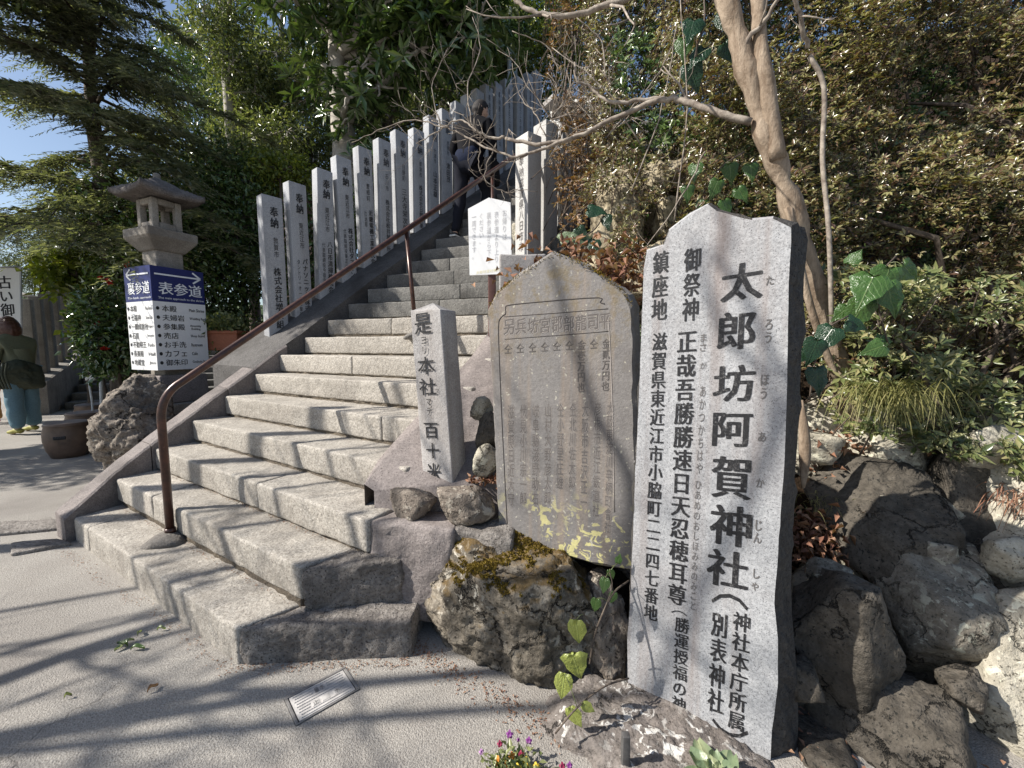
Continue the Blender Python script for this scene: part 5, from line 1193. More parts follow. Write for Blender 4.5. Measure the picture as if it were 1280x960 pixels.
def woman():
    base = atz(58, 537, 0); base.z = 0; d = Vector((-0.96, 0.15, 0)); rz = math.atan2(d.y, d.x)-math.pi/2
    base += Vector((0.0, -0.25, 0))
    t = thing('person', base, 'brown haired woman in olive top and wide jeans at the left edge', 'person', rz=rz)
    J = dict(pelvis=(0, -0.02, 0.92), waist=(0, 0.0, 1.07), chest=(0, 0.03, 1.30), neck=(0, 0.08, 1.44), head=(0, 0.12, 1.57), sl=(-0.17, 0.04, 1.34), el=(-0.20, 0.10, 1.06), wl=(-0.12, 0.34, 1.08), sr=(0.17, 0.04, 1.34), er=(0.20, 0.12, 1.06), wr=(0.12, 0.36, 1.10),
             hl=(-0.09, -0.02, 0.88), kl=(-0.10, 0.0, 0.48), al=(-0.11, -0.05, 0.08), tl=(-0.11, 0.08, 0.02), hr=(0.09, -0.02, 0.88), kr=(0.10, 0.03, 0.48), ar=(0.12, 0.05, 0.08), tr=(0.12, 0.2, 0.02), face=(0.05, 1, -0.25))
    person(t, J, 0.98, dict(top=M['olive'], legs=M['denim'], shoe=M['shoe_olive'], hair=M['hair_brown'], kr=0.10, ar=0.088), hairstyle='bob')
    v, f = rock((-0.05, -0.07, 0.86), (0.46, 0.42, 0.46), 8, 5, nplanes=8, sharp=6, amp=0.05, freq=1.6); obj('tied_coat', mkmesh('tied_coat', v, f), M['olive_dark'], t)
    for i in range(7):
        a = 0.5+i*0.25; pts = [(-0.24, -0.2+0.06*i, 1.02), (-0.27, -0.2+0.06*i, 0.85), (-0.22, -0.18+0.055*i, 0.66)]; v, f = tube(smoothpath(pts), 0.012, 6); obj('coat_fold', mkmesh('coat_fold', v, f), M['olive_dark'], t)
    v, f = rbox(0.03, 0.05, 0.08, 0.01, 0.1); 
    v, f = rbox(0.018, 0.16, 0.02, 0.01, 0.1); obj('bag_handle', mkmesh('bag_handle', v+np.array([-0.26, 0.05, 1.04]), f), M['navy_cloth'], t)
woman()
def child():
    base = atz(4, 532, 0); base.z = 0
    t = thing('person', base+Vector((-0.35, 0.15, 0)), 'small child in orange trousers and pink shoes cut by the left edge', 'person', rz=math.radians(80))
    J = dict(pelvis=(0, 0, 0.92), waist=(0, 0.0, 1.07), chest=(0, 0.02, 1.30), neck=(0, 0.04, 1.44), head=(0, 0.06, 1.57), sl=(-0.17, 0.02, 1.34), el=(-0.22, 0.03, 1.08), wl=(-0.2, 0.12, 0.86), sr=(0.17, 0.02, 1.34), er=(0.22, 0.03, 1.08), wr=(0.2, 0.12, 0.86),
             hl=(-0.09, 0, 0.88), kl=(-0.10, 0.02, 0.48), al=(-0.11, -0.02, 0.08), tl=(-0.11, 0.1, 0.02), hr=(0.09, 0, 0.88), kr=(0.10, 0.03, 0.48), ar=(0.12, 0.05, 0.08), tr=(0.12, 0.2, 0.02), face=(0, 1, 0))
    person(t, J, 0.62, dict(top=M['navy_cloth'], legs=M['orange_cloth'], shoe=M['pink'], hair=M['hair_black'], kr=0.10, ar=0.09))
child()
def distant_man():
    p = aty(62, 372, 13.0); zt = aty(62, 345, 13.0).z
    t = thing('person', (p.x, p.y, zt-1.68), 'white haired man in dark clothes looking over the far left fence', 'person', rz=math.radians(100))
    J = dict(pelvis=(0, 0, 0.92), waist=(0, 0.0, 1.07), chest=(0, 0.02, 1.30), neck=(0, 0.04, 1.44), head=(0, 0.06, 1.57), sl=(-0.17, 0.02, 1.34), el=(-0.22, 0.03, 1.08), wl=(-0.2, 0.12, 0.86), sr=(0.17, 0.02, 1.34), er=(0.22, 0.03, 1.08), wr=(0.2, 0.12, 0.86),
             hl=(-0.09, 0, 0.88), kl=(-0.10, 0.02, 0.48), al=(-0.11, -0.02, 0.08), tl=(-0.11, 0.1, 0.02), hr=(0.09, 0, 0.88), kr=(0.10, 0.03, 0.48), ar=(0.12, 0.05, 0.08), tr=(0.12, 0.2, 0.02), face=(0.6, 1, -0.2))
    person(t, J, 1.0, dict(top=M['black_cloth'], legs=M['charcoal'], shoe=M['shoe_black'], hair=M['hair_grey']))
    z = zt-1.68; v, f = prism([(p.x-2, p.y-1.2), (p.x+3, p.y-1.2), (p.x+3, p.y+2), (p.x-2, p.y+2)], 0, z); solo('raised_landing', v, f, M['upper_step'], 'stone landing behind the far left fence', 'landing', smooth=False)
distant_man()

# ================================================================== VEGETATION
def limb_path(a, b, sag=0.1, wob=0.06, n=6):
    a, b = Vector(a), Vector(b); L = (b-a).length; out = []
    o = Vector((random.uniform(-1, 1), random.uniform(-1, 1), random.uniform(-1, 1)))
    for i in range(n+1):
        t = i/n; p = a.lerp(b, t)+Vector((0, 0, math.sin(t*math.pi)*sag*L)); w_ = math.sin(t*math.pi)*wob*L
        p += Vector((noise.noise(o*3+Vector((t*2.3, 0, 0))), noise.noise(o*3+Vector((0, t*2.3, 5))), noise.noise(o*3+Vector((3, 0, t*2.3)))))*w_*2
        out.append(p)
    return out
def broadleaf(name, label, cat, trunk, r0, clumps, nleaf, lsize, mat, barkmat, group=None, aspect=0.38, shell=0.35, upb=0.5, rosette=0, droop=0.15):
    """trunk: list of points; clumps: list of (centre, radii); leaves sit on twigs inside each clump"""
    base = Vector(trunk[0]); t = thing(name, base, label, cat, group)
    tp = smoothpath(trunk, 4); n = len(tp); rad = [r0*(1-0.75*i/(n-1))*(1+0.08*noise.noise(Vector((i*0.7, 0, 0)))) for i in range(n)]
    v, f = tube(tp, rad, 12); v = roughen(np.array([tuple(p) for p in v]), f, r0*0.18, 3/max(0.05, r0)*0.5, 2); part('trunk', v, f, barkmat, t)
    T = []; tips = []
    for c, rd in clumps:
        c = Vector(c); i0 = min(range(n), key=lambda i: (tp[i]-c).length+(0.8*(c.z < tp[i].z)*(tp[i].z-c.z)))
        T.append(tube(limb_path(tp[i0], c, 0.08, 0.12), [max(0.012, r0*0.32*(1-q/6*0.75)) for q in range(7)], 6))
        for _ in range(5):
            d = Vector(rand_dirs(1)[0]); e = c+Vector((d.x*rd[0], d.y*rd[1], d.z*rd[2]))*0.8; T.append(tube(limb_path(c, e, 0.03, 0.15, 4), [max(0.006, r0*0.10*(1-q/4*0.6)) for q in range(5)], 5))
    v, f = join(T); part('limbs', v, f, barkmat, t)
    vol = [max(1e-6, rd[0]*rd[1]*rd[2])**0.6 for c, rd in clumps]; tot = sum(vol); allv = []
    for (c, rd), w_ in zip(clumps, vol):
        k = max(20, int(nleaf*w_/tot))
        if rosette:
            m = max(4, k//rosette); C, d = blob_points(m, c, rd, shell); C = C+RNG.normal(size=C.shape)*0.04
            ax = unit(d*0.6+np.array([0, 0, upb])+RNG.normal(size=C.shape)*0.25); P = np.repeat(C, rosette, 0); A = np.repeat(ax, rosette, 0); r_ = rand_dirs(len(P)); r_ -= A*(r_*A).sum(1)[:, None]; r_ = unit(r_)
            D = unit(A*RNG.uniform(0.1, 0.6, (len(P), 1))+r_); Nn = A
        else:
            P, d = blob_points(k, c, rd, shell); P = P+RNG.normal(size=P.shape)*0.05; D = unit(d*0.5+RNG.normal(size=P.shape)*0.7+np.array([0, 0, -0.15])); Nn = unit(np.array([0, 0, upb])+RNG.normal(size=P.shape)*0.45+d*0.3)
        L = RNG.uniform(0.7, 1.2, len(P))*lsize; allv.append(leaves(P, D, Nn, L, L*aspect, droop=droop))
    v, f = nparts(allv); part('crown', v, f, mat, t, smooth=False, kind='stuff'); return t
def px_clumps(spec, seed=0):
    """spec rows: (px x, px y, distance, radius)"""
    return [(aty(x, y, Y), (r, r*0.8, r*0.75)) for x, y, Y, r in spec]
def scatter_clumps(box, Y0, Y1, n, r0, r1, seed):
    rs = random.Random(seed); x0, y0, x1, y1 = box; out = []
    for _ in range(n):
        Y = rs.uniform(Y0, Y1); r = rs.uniform(r0, r1); out.append((aty(rs.uniform(x0, x1), rs.uniform(y0, y1), Y), (r, r*0.85, r*0.7)))
    return out

# conifer with drooping feathery sprays on the left
def conifer(name, label, base, H, reach, nbr, seed, azs, z0=0.7, dens=1.0, droop=0.30, mat='cedar', spread=1.0, ymin=-99):
    rs = np.random.default_rng(seed); base = Vector(base); t = thing(name, base, label, 'tree')
    tp = [base+Vector((0.05*math.sin(i), 0.04*math.cos(i*1.7), H*i/8)) for i in range(9)]; v, f = tube(tp, [0.15*(1-0.85*i/8)+0.015 for i in range(9)], 12); part('trunk', v, f, M['bark'], t)
    B = []; P = []; D = []; Nn = []; L = []
    for b in range(nbr):
        u = (b+rs.random())/nbr; z = z0+(H-z0)*u*0.97; az = azs[0]+(azs[1]-azs[0])*rs.random(); R = reach*(1-u)**0.6*rs.uniform(0.7, 1.12)+0.25
        d = np.array([math.cos(az), math.sin(az), 0])
        if d[0] < -0.3: R *= 0.66
        if base.y+d[1]*R < ymin: R = (base.y-ymin)/max(0.05, -d[1])
        side = np.array([-d[1], d[0], 0]); o = np.array(base)+np.array([0, 0, z]); n = 12; pts = []
        rise = rs.uniform(0.05, 0.35); cv = rs.uniform(-0.15, 0.15)
        for i in range(n+1):
            s = i/n; pts.append(o+d*R*s+side*R*cv*s*s+np.array([0, 0, R*(rise*s-(rise+droop)*s**2.2)]))
        B.append(tube(pts, [0.022*(1-i/n)+0.004 for i in range(n+1)], 5))
        for i in range(2, n+1):
            nl = int(5*dens)
            for q in range(nl):
                s = (i-rs.random())/n; p0 = pts[max(0, int(s*n))]*(1-(s*n) % 1)+pts[min(n, int(s*n)+1)]*((s*n) % 1)
                sg = 1 if rs.random() < 0.5 else -1; ln = R*0.28*(1-0.45*s)*rs.uniform(0.6, 1.2)+0.10
                dd = d*rs.uniform(0.5, 1.0)+side*sg*rs.uniform(0.5, 1.2)+np.array([0, 0, rs.uniform(-0.45, 0.15)]); dd /= np.linalg.norm(dd)
                m = max(6, int(ln/0.018)); ss = (np.arange(m)+rs.random(m))/m
                sp = p0+dd*ln*ss[:, None]+np.array([0, 0, -1])*(ln*0.35*ss**2)[:, None]; sd2 = np.cross(dd, [0, 0, 1]); sd2 /= np.linalg.norm(sd2)+1e-9
                sg2 = np.where(np.arange(m) % 2 == 0, 1, -1)[:, None]; P.append(sp); D.append(dd*0.75+sd2*sg2*0.8+rs.normal(size=(m, 3))*0.22); Nn.append(np.array([0, 0, 1.0])+rs.normal(size=(m, 3))*0.3)
                L.append(np.clip(0.085*(1.15-ss), 0.035, 0.1)*rs.uniform(0.7, 1.2, m)*spread)
    v, f = join(B); part('branches', v, f, M['bark'], t)
    P, D, Nn, L = np.concatenate(P), np.concatenate(D), np.concatenate(Nn), np.concatenate(L); v, f = leaves(P, D, Nn, L, L*0.22, fold=0.15, droop=0.2); part('crown', v, f, M[mat], t, smooth=False, kind='stuff')
conifer('conifer', 'big feathery conifer with drooping branches above the stone lantern', (-6.1, 6.4, 0.0), 7.2, 3.0, 78, 5, (math.radians(80), math.radians(385)), z0=2.7, dens=0.8, droop=0.22, spread=1.5, ymin=4.55)
0 and conifer('conifer', 'second loose conifer at the far left with pale sky showing between its fronds', (-9.8, 7.4, 0), 7.5, 3.0, 70, 6, (math.radians(-70), math.radians(120)), z0=2.2, dens=1.1, droop=0.2)

# shrubs round the lantern
def shrub(name, label, c, rad, nleaf, lsize, mat, group=None, aspect=0.45, base=None, rosette=0, nc=9, seed=1, shell=0.5, cat='shrub'):
    rs = random.Random(seed); c = Vector(c); b = Vector(base) if base else Vector((c.x, c.y, max(0, c.z-rad[2]*1.05)))
    cl = []
    for i in range(nc):
        d = Vector((rs.gauss(0, 1), rs.gauss(0, 1), rs.gauss(0, 1))).normalized(); k = rs.uniform(0.45, 0.72); rr = rs.uniform(0.36, 0.52)
        cl.append((c+Vector((d.x*rad[0]*k, d.y*rad[1]*k, d.z*rad[2]*k)), tuple(r*rr for r in rad)))
    return broadleaf(name, label, cat, [b, b.lerp(c, 0.5)+Vector((0.02, 0, 0)), c], 0.03+0.015*rad[2], cl, nleaf, lsize, mat, M['bark'], group, aspect=aspect, shell=shell, rosette=rosette)
shrub('camellia', 'glossy camellia with pale shining leaves left of the wayfinding sign', aty(143, 415, 4.95), (0.36, 0.35, 0.62), 2600, 0.095, M['camellia'], base=(-4.75, 4.95, 0), nc=12, seed=3)
shrub('yellow_shrub', 'bright yellow green leafy sprays beside the far left fence', aty(96, 345, 6.2), (0.42, 0.4, 0.45), 900, 0.13, M['yellow_leaf'], base=(-6.4, 6.2, 0), nc=7, seed=4, aspect=0.6)
shrub('yellow_shrub', 'small yellow green sprig in front of the left stair opening', aty(112, 410, 5.6), (0.22, 0.2, 0.42), 260, 0.11, M['yellow_leaf'], base=(-5.6, 5.7, 0), nc=5, seed=14, aspect=0.6)
shrub('laurel_hedge', 'dark dense evergreen bush right behind the lantern', aty(215, 330, 6.0), (1.15, 0.7, 1.7), 9000, 0.085, M['dark_leaf'], nc=26, seed=5)
shrub('laurel_hedge', 'dark evergreen bush behind the lowest inscribed posts', aty(300, 300, 6.3), (1.0, 0.7, 1.5), 8000, 0.085, M['dark_leaf'], nc=24, seed=6)
shrub('laurel_hedge', 'shadowy bush between the left fence and the lantern', aty(165, 330, 7.0), (0.9, 0.7, 1.3), 5000, 0.09, M['dark_leaf'], nc=24, seed=7)
shrub('laurel_hedge', 'dark evergreen growth behind the middle inscribed posts', (-2.6, 6.3, 2.3), (1.0, 0.5, 1.3), 7000, 0.085, M['dark_leaf'], nc=22, seed=16)
shrub('laurel_hedge', 'dark evergreen growth behind the upper inscribed posts', (-1.5, 7.6, 3.4), (1.1, 0.5, 1.4), 7000, 0.085, M['dark_leaf'], nc=22, seed=17)
shrub('bright_shrub', 'small bright green bush behind the second inscribed post', aty(350, 215, 6.1), (0.42, 0.35, 0.36), 1800, 0.07, M['yellow_leaf'], base=aty(350, 300, 6.1), nc=9, seed=8)
shrub('bright_shrub', 'leafy green bush in the gap left of the first inscribed post', aty(312, 205, 6.6), (0.5, 0.4, 0.5), 2400, 0.07, M['mid_leaf'], base=aty(312, 300, 6.6), nc=9, seed=9)
shrub('pine', 'pale hazy pine beyond the far left fence', aty(45, 330, 17.0), (1.9, 1.2, 1.5), 9000, 0.16, M['needle_pine'], nc=16, seed=10, aspect=0.15, cat='tree', base=(-20, 17, 0))
shrub('pine', 'pale low tree on the skyline right of the white haired man', aty(90, 320, 16.0), (1.6, 1.2, 1.3), 7000, 0.16, M['needle_pine'], nc=14, seed=11, aspect=0.15, cat='tree', base=(-17, 16, 0))
def planter():
    c = aty(283, 438, 4.75); t = thing('terracotta_planter', (c.x, c.y, c.z), 'terracotta trough with low green plants behind the handrail', 'planter')
    v, f = rbox(0.20, 0.11, 0.10, 0.015, 0.1); obj('trough', mkmesh('trough', v+np.array([0, 0, 0.10]), f), M['terracotta'], t); v, f = rbox(0.215, 0.125, 0.018, 0.008, 0.2); obj('rim', mkmesh('rim', v+np.array([0, 0, 0.205]), f), M['terracotta'], t)
    n = 700; P = RNG.uniform([-0.2, -0.1, 0.2], [0.2, 0.1, 0.24], (n, 3)); D = unit(RNG.normal(size=(n, 3))*0.7+np.array([0, 0, 0.9])); P = P+D*RNG.uniform(0, 0.2, (n, 1)); v, f = leaves(P, unit(D+RNG.normal(size=(n, 3))*0.8), rand_dirs(n), 0.06, 0.028); obj('plants', mkmesh('plants', v, f, False), M['mid_leaf'], t, kind='stuff')
planter()
def planter_row():
    # red camellia blossoms
    for i, (x, y) in enumerate(((128, 348), (136, 352), (122, 405), (131, 436), (158, 330))):
        c = aty(x, y, 4.75); n = 14; D = unit(RNG.normal(size=(n, 3))+np.array([0.3, -0.8, 0])); v, f = leaves(np.repeat(np.array([tuple(c)]), n, 0), D, rand_dirs(n), 0.045, 0.035); solo('blossom', v, f, M['red_petal'], 'red camellia blossom '+['high in the bush by the lantern', 'second highest in the bush by the lantern', 'halfway down the camellia by the white pole', 'low in the camellia by the white pole', 'just above the sign corner'][i], 'flower', 'camellia blossoms')
planter_row()

# trees behind the posts
broadleaf('evergreen_tree', 'large leaved evergreen with a thick pale barked trunk behind the fourth post', 'tree', [aty(434, 300, 7.0), aty(432, 200, 7.0), aty(424, 120, 7.1), aty(420, 50, 7.2), aty(410, -60, 7.2)], 0.24,
          scatter_clumps((350, -40, 600, 110), 6.0, 7.6, 26, 0.45, 0.75, 1)+scatter_clumps((380, 90, 500, 190), 6.3, 7.4, 8, 0.28, 0.45, 2), 9000, 0.24, M['dark_leaf'], M['bark_pale'], aspect=0.26, rosette=8, shell=0.3)
broadleaf('slender_tree', 'slender tree with a pale trunk left of the thick evergreen', 'tree', [aty(298, 235, 8.2), aty(290, 180, 8.2), aty(284, 100, 8.2), aty(278, 20, 8.2), aty(276, -90, 8.2)], 0.13,
          scatter_clumps((215, -70, 330, 60), 7.4, 8.8, 9, 0.3, 0.6, 3)+scatter_clumps((240, 60, 370, 190), 7.6, 8.8, 12, 0.4, 0.65, 4), 12000, 0.09, M['mid_leaf'], M['bark_pale'], shell=0.3)
broadleaf('leafy_tree', 'mid green tree filling the gap above the lowest posts', 'tree', [aty(345, 260, 9.0), aty(343, 190, 9.0), aty(350, 100, 9.0), aty(352, 20, 9.1)], 0.12,
          scatter_clumps((300, 40, 430, 210), 8.4, 9.6, 20, 0.45, 0.8, 5), 15000, 0.09, M['mid_leaf'], M['bark'], shell=0.35)
broadleaf('leafy_tree', 'sunlit green tree right of the thick evergreen, above the middle posts', 'tree', [aty(560, 200, 10.0), aty(558, 120, 10.0), aty(555, 30, 10.0), aty(560, -60, 10.0)], 0.14,
          scatter_clumps((470, -40, 640, 160), 9.2, 11, 26, 0.6, 1.0, 6), 20000, 0.11, M['mid_leaf'], M['bark'], shell=0.35)
broadleaf('leafy_tree', 'yellowish tree near the upper end of the posts', 'tree', [aty(650, 120, 11.0), aty(652, 60, 11.0), aty(648, -20, 11.0)], 0.12,
          scatter_clumps((590, -60, 760, 110), 10, 12, 18, 0.7, 1.1, 7), 14000, 0.12, M['yellow_leaf'], M['bark'], shell=0.35)
broadleaf('dark_tree', 'dark evergreen far behind the conifer and the house roof', 'tree', [(-7.5, 12, 0), (-7.4, 12, 3), (-7.5, 12, 6)], 0.2,
          scatter_clumps((220, 60, 440, 300), 10.5, 13, 26, 0.9, 1.4, 8), 20000, 0.15, M['dark_leaf'], M['bark'], shell=0.3)
broadleaf('dark_tree', 'dark evergreen backdrop behind the middle of the post row', 'tree', [aty(470, 260, 11.5), aty(470, 160, 11.5), aty(480, 40, 11.5)], 0.2,
          scatter_clumps((400, 40, 680, 230), 10.5, 13, 34, 0.9, 1.3, 9), 20000, 0.15, M['dark_leaf'], M['bark'], shell=0.3)
# bare brownish shrub among the trees
def twiggy(name, label, P0s, n, L, mat, spread=0.6, cat='bare shrub', r=0.006):
    B = []
    for (c, d) in P0s:
        for _ in range(n):
            dd = (Vector(d)+Vector(tuple(RNG.normal(size=3)))*spread).normalized(); a = Vector(c); pts = [a]; ln = L*random.uniform(0.5, 1)
            for q in range(5): a = a+dd*ln/5; dd = (dd+Vector(tuple(RNG.normal(size=3)))*0.22).normalized(); pts.append(a)
            B.append(tube(pts, [r*(1-q/5*0.75) for q in range(6)], 4))
            for q in (1, 2, 3, 4):
                for _2 in range(2):
                    e = (dd+Vector(tuple(RNG.normal(size=3)))*0.8).normalized(); b = pts[q]; B.append(tube([b, b+e*ln*0.14+Vector((0, 0, 0.01)), b+e*ln*0.27], [r*0.5, r*0.4, r*0.25], 3))
    v, f = join(B); return solo(name, v, f, mat, label, cat)
twiggy('bare_shrub', 'brownish bare twigged shrub beside the thick trunk', [(aty(395, 120, 7.6), (0.2, 0, 0.6)), (aty(480, 160, 7.0), (0.2, 0, 0.5))], 22, 0.9, M['bark'])
twiggy('bare_shrub', 'tangle of bare grey twigs above the sunlit posts', [(aty(690, 150, 3.6), (0.3, 0.0, 0.7)), (aty(760, 170, 3.3), (-0.2, 0, 0.8))], 16, 0.9, M['twig'], r=0.005)

# house roof and pole in the background
def house():
    Y = 9.5; t = thing('tiled_house', (aty(335, 240, Y).x, Y, 0), 'old house with a blue grey tiled roof half hidden by the trees', 'house')
    a, b, c, d = aty(296, 140, Y+1.5), aty(405, 205, Y-0.3), aty(398, 214, Y-0.3), aty(296, 165, Y+1.0)
    E1 = aty(262, 190, Y-0.5); eave0 = aty(290, 172, Y-0.6); eave1 = aty(400, 222, Y-1.1); rid0 = aty(312, 132, Y+2.2); rid1 = aty(398, 186, Y+1.8)
    vs = []; fs = []; n, m = 30, 10
    for i in range(n+1):
        for j in range(m+1):
            p = eave0.lerp(eave1, i/n).lerp(rid0.lerp(rid1, i/n), j/m); vs.append(p+Vector((0, 0, 0.03*math.cos(i*math.pi)+0.02*(j % 2))))
    for i in range(n):
        for j in range(m): q = i*(m+1)+j; fs.append((q, q+m+1, q+m+2, q+1))
    N0 = len(vs); vs += [v-Vector((0, 0, 0.08)) for v in vs]; fs += [tuple(reversed([x+N0 for x in q])) for q in list(fs)]
    part('roof', vs, fs, M['tile'], t, smooth=False)
    v, f = tube([eave0-Vector((0, 0, 0.07)), eave1-Vector((0, 0, 0.07))], 0.04, 6); part('gutter', v, f, M['steel'], t)
    w0, w1 = eave0+Vector((0.2, 0.5, 0)), eave1+Vector((-0.1, 0.5, 0)); vs = [(w0.x, w0.y, 0), (w1.x, w1.y, 0), (w1.x, w1.y, w1.z-0.05), (w0.x, w0.y, w0.z-0.05)]; vs += [(x, y+0.15, z) for x, y, z in vs]
    part('wall', vs, [(0, 1, 2, 3), (7, 6, 5, 4), (0, 4, 5, 1), (1, 5, 6, 2), (3, 2, 6, 7), (0, 3, 7, 4)], M['wood'], t, smooth=False)
house()
def steel_pole():
    a, b = aty(638, 200, 9.5), aty(636, -60, 9.5); t = thing('steel_pole', (a.x, a.y, terrain(a.x, a.y)), 'galvanised steel pole rising behind the upper end of the post row', 'pole')
    v, f = tube([(a.x, a.y, terrain(a.x, a.y)-0.1), (b.x, b.y, b.z)], 0.055, 12); part('pole', v, f, M['steel'], t)
    v, f = tube([(a.x+0.12, a.y, terrain(a.x, a.y)), (a.x+0.12, a.y, aty(640, 55, 9.5).z)], 0.03, 8); part('conduit', v, f, M['steel'], t)
steel_pole()

# ------------------------------------------------------------------ hillside shrubs on the right
def rosettes(C, ax, k, L, mat_aspect=0.36, splay=(0.15, 0.75)):
    P = np.repeat(C, k, 0); A = np.repeat(ax, k, 0); r_ = rand_dirs(len(P)); r_ -= A*(r_*A).sum(1)[:, None]; r_ = unit(r_)
    D = unit(A*RNG.uniform(splay[0], splay[1], (len(P), 1))+r_); LL = RNG.uniform(0.75, 1.1, len(P))*L*np.repeat(RNG.uniform(0.5, 1.25, len(C)), k); P = P+D*0.004
    return leaves(P, D, A+r_*0.15, LL, LL*mat_aspect, fold=0.2, droop=0.12)
def face_shrub(name, label, x0, x1, z0, z1, yf, n, k, L, mat, depth, ns, holes=0.0, group=None, seed=0, normal=(-0.25, -0.8, 0.5), bump=0.22, twigs=500):
    """a shrub whose face follows y = yf(x,z); rosettes of leaves at twig tips through `depth`"""
    X = RNG.uniform(x0, x1, n); Z = RNG.uniform(z0, z1, n); nn = np.array([noise.fractal(Vector((x*ns+seed, z*ns, seed)), 0.8, 2, 4) for x, z in zip(X, Z)])
    n2 = np.array([noise.noise(Vector((x*ns*2.7-seed, z*ns*2.7, seed+3))) for x, z in zip(X, Z)])
    keep = nn+0.6*n2 > -0.45-0.0*holes if holes == 0 else nn+0.7*n2 > holes; X, Z, nn = X[keep], Z[keep], nn[keep]
    dp = RNG.uniform(0, 1, len(X))**1.3*depth; Y = yf(X, Z)-nn*bump+dp
    C = np.column_stack([X, Y, Z]); ax = unit(np.array(normal)+RNG.normal(size=C.shape)*0.35+np.column_stack([nn*0.3, -nn*0, nn*0.4]))
    v, f = rosettes(C, ax, k, L*(1+0*dp.mean())); b = (x0+x1)/2; base = Vector((b, float(yf(b, z0))+depth, max(0, terrain(b, float(yf(b, z0))+depth)-0.05)))
    t = thing(name, base, label, 'shrub', group); part('crown', v, f, mat, t, smooth=False, kind='stuff')
    B = []; idx = RNG.choice(len(C), min(twigs, len(C)), replace=False)
    for i in idx:
        e = Vector(tuple(C[i])); d = Vector(tuple(ax[i])); a = e-d*random.uniform(0.12, 0.4)+Vector((random.gauss(0, 0.06), random.uniform(0, 0.15), -0.05)); B.append(tube([a, a.lerp(e, 0.5)+Vector((random.gauss(0, 0.012), 0, random.gauss(0, 0.012))), e], [0.0045, 0.0032, 0.0018], 4))
    v, f = join(B); part('twigs', v, f, M['bark'], t, kind='stuff')
    st = []
    for _ in range(7):
        e = Vector(tuple(C[RNG.integers(len(C))])); st.append(tube(limb_path(base, e+Vector((0, 0.25, 0)), 0.05, 0.1), [0.025*(1-q/6*0.7) for q in range(7)], 6))
    v, f = join(st); part('stems', v, f, M['bark'], t)
    return t
def yf_main(x, z): return 1.86+0.40*(z-0.9)+0.16*(x-1.0)*0.3
face_shrub('azalea', 'huge bronze leaved azalea covering the bank in the upper right', 1.02, 5.2, 1.12, 4.9, yf_main, 32000, 7, 0.038, M['azalea'], 0.32, 1.6, bump=0.34, seed=1, twigs=1200, normal=(-0.45, -0.6, 0.7))
face_shrub('azalea', 'greener azalea sprays drooping over the rocks at the right edge', 1.45, 3.0, 0.72, 1.6, lambda x, z: 1.66+0.35*(z-0.9)+0.0*x, 2600, 7, 0.046, M['azalea_green'], 0.25, 2.2, holes=0.02, bump=0.25, seed=2, twigs=260, normal=(-0.35, -0.7, 0.65))
face_shrub('russet_shrub', 'russet leaved shrub between the posts and the crape myrtle', 0.62, 2.15, 2.15, 6.2, lambda x, z: 2.9+0.34*(z-2.0)+0.05*x, 12000, 6, 0.042, M['azalea'], 0.45, 1.5, bump=0.35, seed=4, twigs=700, normal=(-0.4, -0.75, 0.4))
face_shrub('russet_shrub', 'thin orange brown foliage in front of the sunlit posts', 0.33, 0.95, 2.3, 5.2, lambda x, z: 3.6+0.25*(z-2.5)+0.0*x, 3600, 5, 0.045, M['russet'], 0.5, 2.2, holes=0.12, bump=0.25, seed=5, twigs=300)
face_shrub('russet_shrub', 'dark bronze leaves hanging round the hollow in the ochre rock', 0.45, 1.3, 1.75, 2.5, lambda x, z: 2.45+0.3*(z-1.8)+0.0*x, 1900, 6, 0.036, M['azalea'], 0.3, 2.5, holes=0.03, bump=0.2, seed=6, twigs=180)
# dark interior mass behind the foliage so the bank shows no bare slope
face_shrub('azalea', 'deep shaded inner branches of the bank behind the crape myrtle', 0.8, 4.8, 0.9, 4.6, lambda x, z: 2.35+0.42*(z-0.9)+0.0*x, 9000, 6, 0.06, M['dark_leaf'], 0.3, 1.2, bump=0.2, seed=7, twigs=400)

